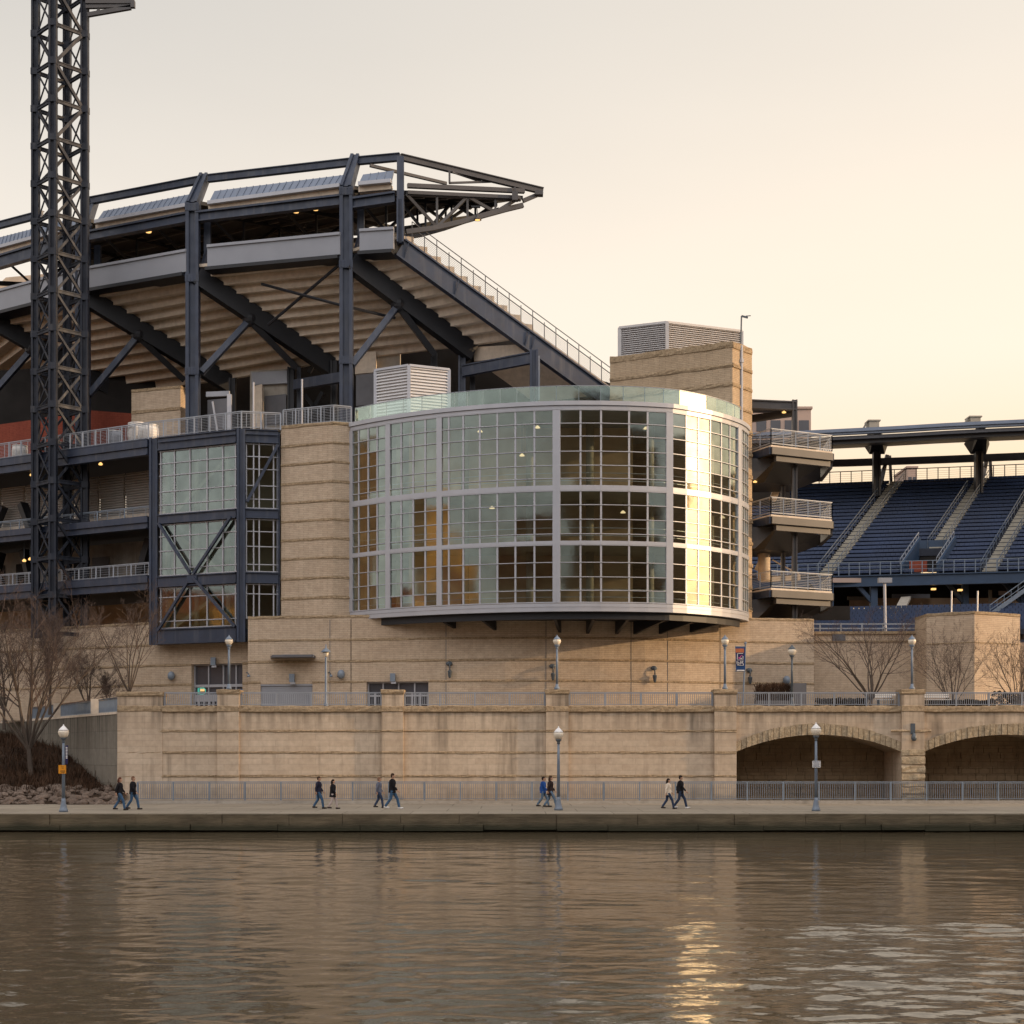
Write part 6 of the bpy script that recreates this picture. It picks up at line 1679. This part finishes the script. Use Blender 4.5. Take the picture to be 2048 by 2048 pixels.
# signs on the posts
x, y = X(127, Y1), Y1 - .13
so = root('orange_sign', 'square orange notice strapped to the lamp post by the bank', 'sign', (x, y, Z(1539, Y1)))
w = 15 / 2 / F * Y1; m = MB(); m.box(x - w - .02, x + w - .02, y - .02, y, Z(1547, Y1), Z(1530, Y1)); m.build('plate', 'orange', so)
m = MB()
for r_, n, a0 in ((.78, 3, -.3), (.62, 2, -.1), (.34, 5, -.5), (.22, 5, -.5), (.14, 4, -.3)):
    z = lerp(Z(1547, Y1), Z(1530, Y1), r_)
    for k in range(n): xx = x - .02 + w * (a0 + k * .26); m.box(xx, xx + w * .18, y - .026, y - .0205, z - .012, z + .012)
m.build('lettering', 'ink', so)
ob = root('pole_banner', 'narrow dark banner with white writing on the lamp post by the bank', 'banner', (x + .2, y, Z(1505, Y1)))
m = MB(); m.plate([(x + .10, y + .1, Z(1528, Y1)), (x + .22, y + .1, Z(1528, Y1)), (x + .24, y + .1, Z(1491, Y1)), (x + .10, y + .1, Z(1491, Y1))], (0, .02, 0)); m.build('cloth', 'b_navy', ob)
m = MB()
for k in range(8):
    z = lerp(Z(1517, Y1), Z(1493, Y1), k / 8); m.box(x + .125, x + .215, y + .092, y + .098, z, z + .05); 
m.build('lettering', 'b_white', ob)
x, y = X(1632, Y3), Y3 - .12
sw_ = root('white_sign', 'small white notice board on the lamp post before the first arch', 'sign', (x, y, Z(1528, Y3)))
m = MB(); w = 8.3 / F * Y3; m.box(x - w, x + w, y - .02, y, Z(1535, Y3), Z(1521.5, Y3)); m.build('plate', 'white', sw_)
m = MB()
for k in range(5):
    z = lerp(Z(1534, Y3), Z(1522, Y3), (k + .5) / 5); m.box(x - w * .8, x + w * (.8 - .2 * (k % 2)), y - .026, y - .0205, z - .010, z + .010)
m.build('lettering', 'b_blue', sw_)
# blue street banner
Yb_ = 93.0; bn = root('street_banner', 'blue and orange banner with white lettering on a thin plaza pole', 'banner', P(1487, 1412, Yb_))
p = P(1486, 1412, Yb_); m = MB(); m.tube([p, P(1491, 1288, Yb_)], .055, 8); m.lathe(P(1491, 1288, Yb_), [(.08, 0), (.09, .08), (.02, .14)], 8); m.build('pole', 'pole', bn)
def bq(u0, v0, u1, v1, mt, nm, e=0.0):
    sk = lambda v: (v - 1294) * -.0
    m = MB(); m.plate([P(u0 + 1.5 * (v1 - 1294) / 47, v1, Yb_ - .08 - e), P(u1, v1, Yb_ - .08 - e), P(u1, v0, Yb_ - .08 - e), P(u0 + 1.5 * (v0 - 1294) / 47, v0, Yb_ - .08 - e)], (0, .016, 0)); return m.build(nm, mt, bn)
cl = bq(1470.5, 1294, 1490.5, 1342, 'b_blue', 'cloth')
bq(1471, 1297, 1488, 1305, 'b_orange', 'orange_strip', .02)
bq(1472, 1306, 1488.3, 1331, 'b_navy', 'navy_field', .02)
bq(1472, 1339.6, 1489, 1342, 'b_white', 'white_hem', .02)
m = MB(); mp = MB()
def stroke(mm, pts, t=.035):
    for (ua, va), (ub, vb) in zip(pts, pts[1:]): mm.beam(P(ua, va, Yb_ - .115), P(ub, vb, Yb_ - .115), .012, t, (0, 0, 1) if abs(ua - ub) > abs(va - vb) else (1, 0, 0))
stroke(m, [(1475, 1306.5), (1474.3, 1318.5)]); stroke(m, [(1476, 1306.8), (1486, 1306.8)]); stroke(m, [(1486, 1312), (1486, 1318.5)]); stroke(m, [(1480.5, 1316.8), (1484, 1316.8)], .06)
stroke(mp, [(1477, 1314), (1479, 1316.5), (1482.5, 1311)]); stroke(mp, [(1477, 1317), (1481, 1317.3)]); stroke(mp, [(1483.5, 1310.5), (1484.5, 1312)])
stroke(m, [(1474, 1322), (1474, 1328), (1477.5, 1329), (1478, 1325), (1475, 1324)]); stroke(m, [(1480, 1329), (1481.5, 1321.5), (1483, 1326)]); stroke(m, [(1484, 1321.5), (1486.5, 1328), (1487, 1330)]); stroke(m, [(1486.5, 1321.5), (1483.5, 1327)]); stroke(m, [(1474, 1320), (1486.5, 1319.6)], .025); stroke(m, [(1474, 1330.6), (1487, 1330.6)], .025)
m.build('white_lettering', 'b_white', bn); mp.build('pink_lettering', 'b_pink', bn)
for v in (1293, 1342.5):
    m = MB(); m.tube([P(1491, v, Yb_), P(1470, v, Yb_ - .02)], .025, 6); m.build('banner_arm', 'pole', bn)
# planter, hedges, bench on the plaza
pt = root('planter', 'dark rectangular planter of dry stems against the base wall', 'planter', (X(1555, 102.8), 102.8, ZT))
x0, x1 = X(1508, 102.6), X(1605, 102.6); zt3 = Z(1370, 102.6)
m = MB(); m.box(x0, x1 - 1.0, 101.2, 102.7, ZT, ZT + .7); m.box(x1 - .95, x1, 101.2, 103.0, ZT, Z(1368, 102.6)); m.build('box', 'panel_dark', pt)
m = MB()
for i in range(2600):
    x = rnd.uniform(x0 + .05, x1 - 1.05); y = rnd.uniform(101.3, 102.6); h = zt3 - ZT + (rnd.uniform(.0, .6) if rnd.random() < .10 and x > x0 + .7 else 0); z = rnd.uniform(ZT + .5, zt3 - .15) if h < zt3 - ZT + .01 else zt3 - .2
    a = rnd.uniform(0, 6.28); L = rnd.uniform(.15, .45); q = Vector((x + math.cos(a) * L * .5, y + math.sin(a) * L * .5, z + L * .8)); p = Vector((x, y, z)); s_ = Vector((.015, 0, 0)); m.add([p - s_, p + s_, q + s_ * .5, q - s_ * .5], [(0, 1, 2, 3)])
m.build('dry_stems', 'brush', pt)
def hedge(lab, ua, ub, Y, v0, h):
    m = MB(); x0, x1 = X(ua, Y), X(ub, Y); zt4 = ZT + h
    for i in range(int((x1 - x0) * 260)):
        x = rnd.uniform(x0, x1); y = Y + rnd.uniform(-.4, .4); z = ZT + rnd.uniform(0, 1) ** .7 * h * (.85 + .3 * mnoise.noise((x * .8, 3, 0))); a = rnd.uniform(0, 6.28); L = rnd.uniform(.06, .16)
        p = Vector((x, y, z)); e = Vector((math.cos(a) * L, math.sin(a) * L, rnd.uniform(-.05, .1))); f = Vector((0, rnd.uniform(-.05, .05), L * .8)); m.add([p - e, p + e, p + f], [(0, 1, 2)])
    tag(m.build('hedge', 'hedge', origin=((x0 + x1) / 2, Y, ZT)), lab, 'hedge', 'low hedges on the plaza')
hedge('low dark hedge behind the railing left of the spreading tree', 1631, 1735, 93.5, 1395, .62)
hedge('low brown hedge under the bare tree at the photo\'s right edge', 1985, 2075, 95.5, 1370, 1.25)
hedge('low dark hedge right of the pier lamp between the arches', 1850, 1985, 92.5, 1395, .45)
for u0, u1, lab in ((1752, 1798, 'white slatted bench behind the railing left of the arch pier'), (1850, 1900, 'white slatted bench behind the railing right of the arch pier')):
    Yq = 91.8; x0, x1 = X(u0, Yq), X(u1, Yq); be = root('bench', lab, 'bench', ((x0 + x1) / 2, Yq, ZT), 'benches on the plaza')
    m = MB()
    for k in range(3): m.box(x0, x1, Yq - .25 + k * .16, Yq - .12 + k * .16, ZT + .42, ZT + .46)
    m.build('seat', 'white', be); m = MB()
    for k in range(2): m.box(x0, x1, Yq + .27, Yq + .31, ZT + .58 + k * .13, ZT + .67 + k * .13)
    m.build('backrest', 'white', be)
    for xx in (x0 + .15, x1 - .15): m = MB(); m.box(xx - .03, xx + .03, Yq - .24, Yq + .32, ZT, ZT + .42); m.build('leg', 'pole_dark', be)

# ================================================================== BARE TREES
def tree(lab, base, H, spread, stems, seed, fork=.15, thick=.16, twigs=1.0, lean=0.0, up=.5):
    r = random.Random(seed); rt = root('bare_tree', lab, 'tree', base, 'bare trees along the wall')
    T = MB(); C = MB(); base = Vector(base)
    def branch(p, d, L, rad, lev):
        n = 5 if lev < 2 else 3; pts = [p.copy()]; rr = [rad]; d = d.normalized()
        curl = Vector((r.uniform(-1, 1), r.uniform(-1, 1), 0)) * .10
        for i in range(n):
            d = (d + Vector((0, 0, up * .16)) + curl + Vector((r.uniform(-1, 1), r.uniform(-1, 1), r.uniform(-1, 1))) * .10).normalized()
            p = p + d * (L / n); pts.append(p.copy()); rr.append(rad * (1 - .78 * (i + 1) / n))
        (T if lev < 1 else C).tube(pts, rr, 6 if lev < 1 else (4 if lev < 2 else 3), cap=lev < 1)
        if lev >= 4: return
        kids = {0: 10, 1: 7, 2: 6, 3: 3}[lev]; kids = max(1, int(kids * twigs + r.random()))
        for k in range(kids):
            t = (.22 if lev else .28) + (.98 - .25) * (k + r.random()) / kids; t = min(t, .98)
            i = min(int(t * n), n - 1); q = pts[i].lerp(pts[i + 1], t * n - i); dd = (pts[i + 1] - pts[i]).normalized()
            ax = dd.cross(Vector((r.uniform(-1, 1), r.uniform(-1, 1), r.uniform(-1, 1))))
            if ax.length < .05: continue
            a = R(r.uniform(22, 48)); nd = Matrix.Rotation(a, 3, ax.normalized()) @ dd
            branch(q, nd, L * r.uniform(.36, .58) * (1.05 - .35 * t), max(.006, rr[i] * .52), lev + 1)
    tf = base + Vector((lean, 0, H * fork))
    if fork > .02:
        T.tube([base - Vector((0, 0, .2)), base + Vector((0, 0, .15)), base + Vector((lean * .5, 0, H * fork * .5)), tf], [thick * 1.5, thick * 1.15, thick, thick * .9], 8)
    for i in range(stems):
        a = 2 * math.pi * (i + r.uniform(-.25, .25)) / stems
        el = r.uniform(.25, 1.0) if i else .05
        d = Vector((math.cos(a) * spread * el, math.sin(a) * spread * el * .7, 1.0)).normalized()
        p0 = tf - Vector((0, 0, .1)) - d * (.02 if fork > .02 else -.02) + (Vector((math.cos(a), math.sin(a), 0)) * (.05 if fork > .02 else .12))
        branch(p0, d, H * (1 - fork) * r.uniform(.66, .80) / max(.55, d.z ** .5), thick * r.uniform(.5, .72), 0)
    T.build('trunk', 'bark', rt); C.build('crown', 'twig', rt)
    return rt
def tbase(u, Y, z): return (X(u, Y), Y, z)
x, y = X(62, 95), 95
tree('tall many-branched bare tree rooted on the brushy bank', (x, y, gz(x, y)), 12.2, .85, 11, 11, .15, .15, .9, -.15, .4)
tree('bare tree just right of the big bank tree, before the tower foot', tbase(100, 104, ZT), 7.6, .42, 6, 12, .22, .10, .95)
tree('bushy multi-stemmed bare tree behind the ramp parapet', tbase(176, 103, ZT), 4.9, 1.0, 8, 13, .08, .07, .85, 0, .3)
tree('tall V-shaped bare tree in front of the stair box', tbase(259, 98, ZT), 8.4, .75, 7, 14, .14, .085, .72, 0, .3)
tree('little bare shrub tree between the bushy tree and the V-shaped one', tbase(222, 101, ZT), 2.9, .7, 6, 15, .03, .04, .9)
tree('bare tree at the photo\'s left edge behind the bank', tbase(8, 106, ZT - 1), 8.2, .55, 6, 16, .15, .10, 1.0)
tree('wide spreading bare tree above the first arch', tbase(1741, 95, ZT), 7.0, 1.25, 9, 17, .09, .10, .72, .05, .25)
tree('upright many-stemmed bare tree in front of the corner block', tbase(1905, 95.5, ZT), 5.4, .8, 10, 18, .03, .06, .68, 0, .3)
tree('many-stemmed bare tree cut by the photo\'s right edge', tbase(2036, 95, ZT), 5.2, .9, 10, 19, .03, .06, .7, 0, .3)

# ================================================================== PEOPLE
SK = plain('skin', (.42, .25, .17), .6, 0, .3, .06, 20)
def cloth(name, col): return plain(name, col, .85, 0, .15, .15, 6)
def remesh(mb, name, mat, parent, vox):
    o = mb.build(name, mat, parent); md = o.modifiers.new('r', 'REMESH'); md.mode = 'VOXEL'; md.voxel_size = vox; md.use_smooth_shade = True
    sm = o.modifiers.new('s', 'SMOOTH'); sm.factor = .5; sm.iterations = 3
    bpy.context.view_layer.update()
    dg = bpy.context.evaluated_depsgraph_get(); me = bpy.data.meshes.new_from_object(o.evaluated_get(dg))
    o.modifiers.clear(); old = o.data; o.data = me; bpy.data.meshes.remove(old)
    if not me.materials: me.materials.append(mat)
    return o
def person(lab, u, vfeet, vhead, coat, trouser, shoe, hair, stride=.34, phase=1, long_hair=False, long_coat=False, female=False, sleeve=None):
    Y = (ZC - ZP) * F / (vfeet - VH); x0 = X(u, Y); H = (vfeet - vhead) / F * Y; k = H / 1.75
    rt = root('person', lab, 'person', (x0, Y, ZP), 'people walking on the promenade')
    off = Vector((x0, Y, ZP))
    def V(x, y, z): return off + Vector((x, y, z)) * k       # facing +X, y<0 is the side nearer the camera
    hip = .93; sh = 1.43; hw = .085 if not female else .09; sw = .19 if not female else .165
    # legs: near leg forward when phase = 1
    fl = {-1: stride * phase, 1: -stride * phase}
    J = {}
    for s in (-1, 1):
        f = fl[s]; lift = .0 if f > 0 else .05
        ank = Vector((f, s * hw * .8, .09 + lift)); kn = Vector((f * .52 + (.07 if f > 0 else .10), s * hw, .50))
        J[s] = (Vector((0, s * hw, hip)), kn, ank)
        a = -f * .62          # arm swings opposite
        J[('a', s)] = (Vector((.01, s * sw, sh - .02)), Vector((a * .55 - .02, s * (sw + .05), sh - .30)), Vector((a + .06, s * (sw + .04), sh - .53 + abs(a) * .12)))
    b = MB()
    # body: pelvis, trunk, neck
    b.tube([V(0, 0, .86), V(0, 0, .98), V(.005, 0, 1.12), V(.015, 0, 1.30), V(.01, 0, 1.42), V(.005, 0, 1.47)], [.10 * k, .135 * k, .12 * k, .145 * k, .12 * k, .06 * k], 12)
    b.tube([V(0, -sw * .95, 1.425), V(.0, sw * .95, 1.425)], .06 * k, 8)
    b.tube([V(.005, 0, 1.43), V(.02, 0, 1.56)], .055 * k, 10)
    hc = Vector((.035, 0, 1.635))
    b.ellip(V(*hc), .098 * k, .076 * k, .118 * k, 16, 12); b.ellip(V(hc.x + .03, 0, hc.z - .065), .062 * k, .052 * k, .05 * k)
    b.ellip(V(hc.x + .10, 0, hc.z - .02), .022 * k, .015 * k, .024 * k)                      # nose
    b.ellip(V(hc.x + .088, 0, hc.z - .062), .014 * k, .024 * k, .010 * k)                    # mouth
    b.ellip(V(hc.x + .082, 0, hc.z + .022), .016 * k, .052 * k, .012 * k)                    # brow
    for s in (-1, 1): b.ellip(V(hc.x - .005, s * .077, hc.z - .01), .022 * k, .012 * k, .032 * k)   # ears
    for s in (-1, 1):
        h, kn, an = J[s]
        b.tube([V(*h), V(*(h.lerp(kn, .5))), V(*kn), V(*(kn.lerp(an, .35))), V(*an)], [.085 * k, .075 * k, .055 * k, .056 * k, .036 * k], 10)
        d = Vector((.19, 0, -.055 if fl[s] < 0 else -.03)); b.tube([V(*(an + Vector((-.05, 0, -.05)))), V(*(an + Vector((.05, 0, -.055)))), V(*(an + d))], [.038 * k, .04 * k, .026 * k], 8)
        shd, el, wr = J[('a', s)]
        b.tube([V(*shd), V(*shd.lerp(el, .5)), V(*el), V(*wr)], [.05 * k, .044 * k, .038 * k, .027 * k], 8)
        dv = (wr - el).normalized(); pc = wr + dv * .05
        b.tube([V(*wr), V(*pc), V(*(wr + dv * .09))], [.026 * k, .036 * k, .034 * k], 8)
        for q, (yo, Lf) in enumerate(((-.5, .072), (-.17, .082), (.17, .078), (.5, .062))):    # fingers, curled
            p1 = wr + dv * .085 + Vector((yo * .05, 0, 0)); p2 = p1 + dv * Lf * .55 + Vector((.008, 0, 0)); p3 = p2 + dv * Lf * .4 + Vector((.012, -s * .022, .008))
            b.tube([V(*p1), V(*p2), V(*p3)], [.0105 * k, .0095 * k, .008 * k], 6)
        t1 = wr + dv * .03 + Vector((.025, 0, 0)); b.tube([V(*t1), V(*(t1 + dv * .04 + Vector((.022, 0, 0)))), V(*(t1 + dv * .075 + Vector((.024, -s * .008, 0))))], [.012 * k, .0115 * k, .009 * k], 6)
    body = remesh(b, 'body', SK, rt, .0095)
    # trousers
    t = MB()
    t.tube([V(0, 0, .84), V(0, 0, .93), V(0, 0, 1.02)], [.13 * k, .155 * k, .145 * k], 12)
    for s in (-1, 1):
        h, kn, an = J[s]; t.tube([V(*(h + Vector((0, 0, -.02)))), V(*(h.lerp(kn, .5))), V(*kn), V(*kn.lerp(an, .4)), V(*(an + Vector((0, 0, .0))))], [.108 * k, .092 * k, .073 * k, .070 * k, .062 * k], 10)
    remesh(t, 'trousers', trouser, rt, .013)
    # coat
    c = MB(); hem = .80 if not long_coat else .70
    c.tube([V(-.005, 0, hem), V(0, 0, .95), V(.0, 0, 1.12), V(.012, 0, 1.30), V(.01, 0, 1.41), V(.012, 0, 1.475)], [(.185 if not long_coat else .20) * k, .178 * k, .162 * k, .180 * k, .150 * k, .085 * k], 14)
    c.tube([V(0, -sw, 1.42), V(0, sw, 1.42)], .082 * k, 8)
    remesh(c, 'jacket', coat, rt, .014)
    sl = MB()
    for s in (-1, 1):
        shd, el, wr = J[('a', s)]; sl.tube([V(*shd), V(*shd.lerp(el, .5)), V(*el), V(*el.lerp(wr, .92))], [.078 * k, .068 * k, .058 * k, .047 * k], 10)
    remesh(sl, 'sleeves', sleeve or coat, rt, .013)
    sm = MB()
    for s in (-1, 1):
        an = J[s][2]; dz = -.055 if fl[s] < 0 else -.03
        sm.tube([V(*(an + Vector((-.075, 0, -.045)))), V(*(an + Vector((.04, 0, -.05)))), V(*(an + Vector((.20, 0, dz - .012))))], [.047 * k, .050 * k, .036 * k], 8)
    remesh(sm, 'shoes', shoe, rt, .012)
    hm = MB(); hm.ellip(V(hc.x - .018, 0, hc.z + .035), .105 * k, .086 * k, .100 * k, 14, 10)
    if long_hair: hm.tube([V(hc.x - .05, 0, hc.z + .02), V(hc.x - .075, 0, hc.z - .1), V(hc.x - .08, 0, hc.z - .22)], [.088 * k, .080 * k, .05 * k], 10)
    else: hm.ellip(V(hc.x - .05, 0, hc.z - .02), .062 * k, .076 * k, .08 * k)
    remesh(hm, 'hair', hair, rt, .013)
    return rt
blk = cloth('black_cloth', (.013, .012, .014)); jean = cloth('blue_denim', (.045, .095, .17)); djean = cloth('dark_denim', (.03, .045, .085)); gjean = cloth('grey_denim', (.10, .15, .21))
navy = cloth('navy_cloth', (.022, .022, .04)); pale = cloth('pale_pink_cloth', (.42, .35, .33)); grey = cloth('grey_blue_cloth', (.12, .13, .17)); royal = cloth('royal_blue_cloth', (.02, .07, .25))
brown = cloth('dark_brown_cloth', (.030, .020, .019)); cream = cloth('cream_cloth', (.62, .53, .43)); white = cloth('white_shoe', (.6, .58, .56)); dshoe = cloth('dark_shoe', (.03, .025, .024))
hb = cloth('brown_hair', (.05, .028, .018)); hd = cloth('dark_hair', (.022, .015, .012)); hr = cloth('red_brown_hair', (.10, .04, .025)); hg = cloth('sandy_hair', (.17, .095, .06))
person('person in black jacket and jeans with reddish long hair, at the wall\'s left end', 239, 1620.5, 1555, blk, jean, dshoe, hr, .30, 1, True, False, True)
person('person in black jacket and jeans with sandy hair, by the low railing\'s left end', 265.5, 1619, 1553, blk, jean, dshoe, hg, .30, -1)
person('person in navy jacket and blue jeans walking behind a black-coated companion', 637, 1617.5, 1553, navy, jean, dshoe, hb, .27, 1)
person('person in long black coat and pale pink trousers', 665.5, 1618, 1559, blk, pale, brown, hd, .24, -1, True, True, True)
person('person in grey-blue top and dark jeans left of the tall walker', 757.5, 1616, 1555, grey, djean, dshoe, hg, .24, 1, False, False, True, grey)
person('tall person in black jacket, blue jeans and white shoes at the second pier', 784.5, 1618, 1547, blk, jean, white, hb, .34, -1)
person('person in royal blue jacket and grey-blue jeans near the lamp post', 1086, 1614, 1553.5, royal, gjean, dshoe, hd, .33, -1, False)
person('person in long dark brown coat close beside the lamp post', 1100.5, 1615.5, 1552, brown, gjean, dshoe, hb, .33, 1, True, True, True)
person('person in cream jacket and navy trousers with dark hair', 1336, 1618, 1557, cream, djean, dshoe, hd, .32, 1, True, False, True)
person('person in black jacket, grey trousers and white shoes beside the cream jacket', 1360.5, 1617, 1551, blk, djean, white, hd, .34, -1)
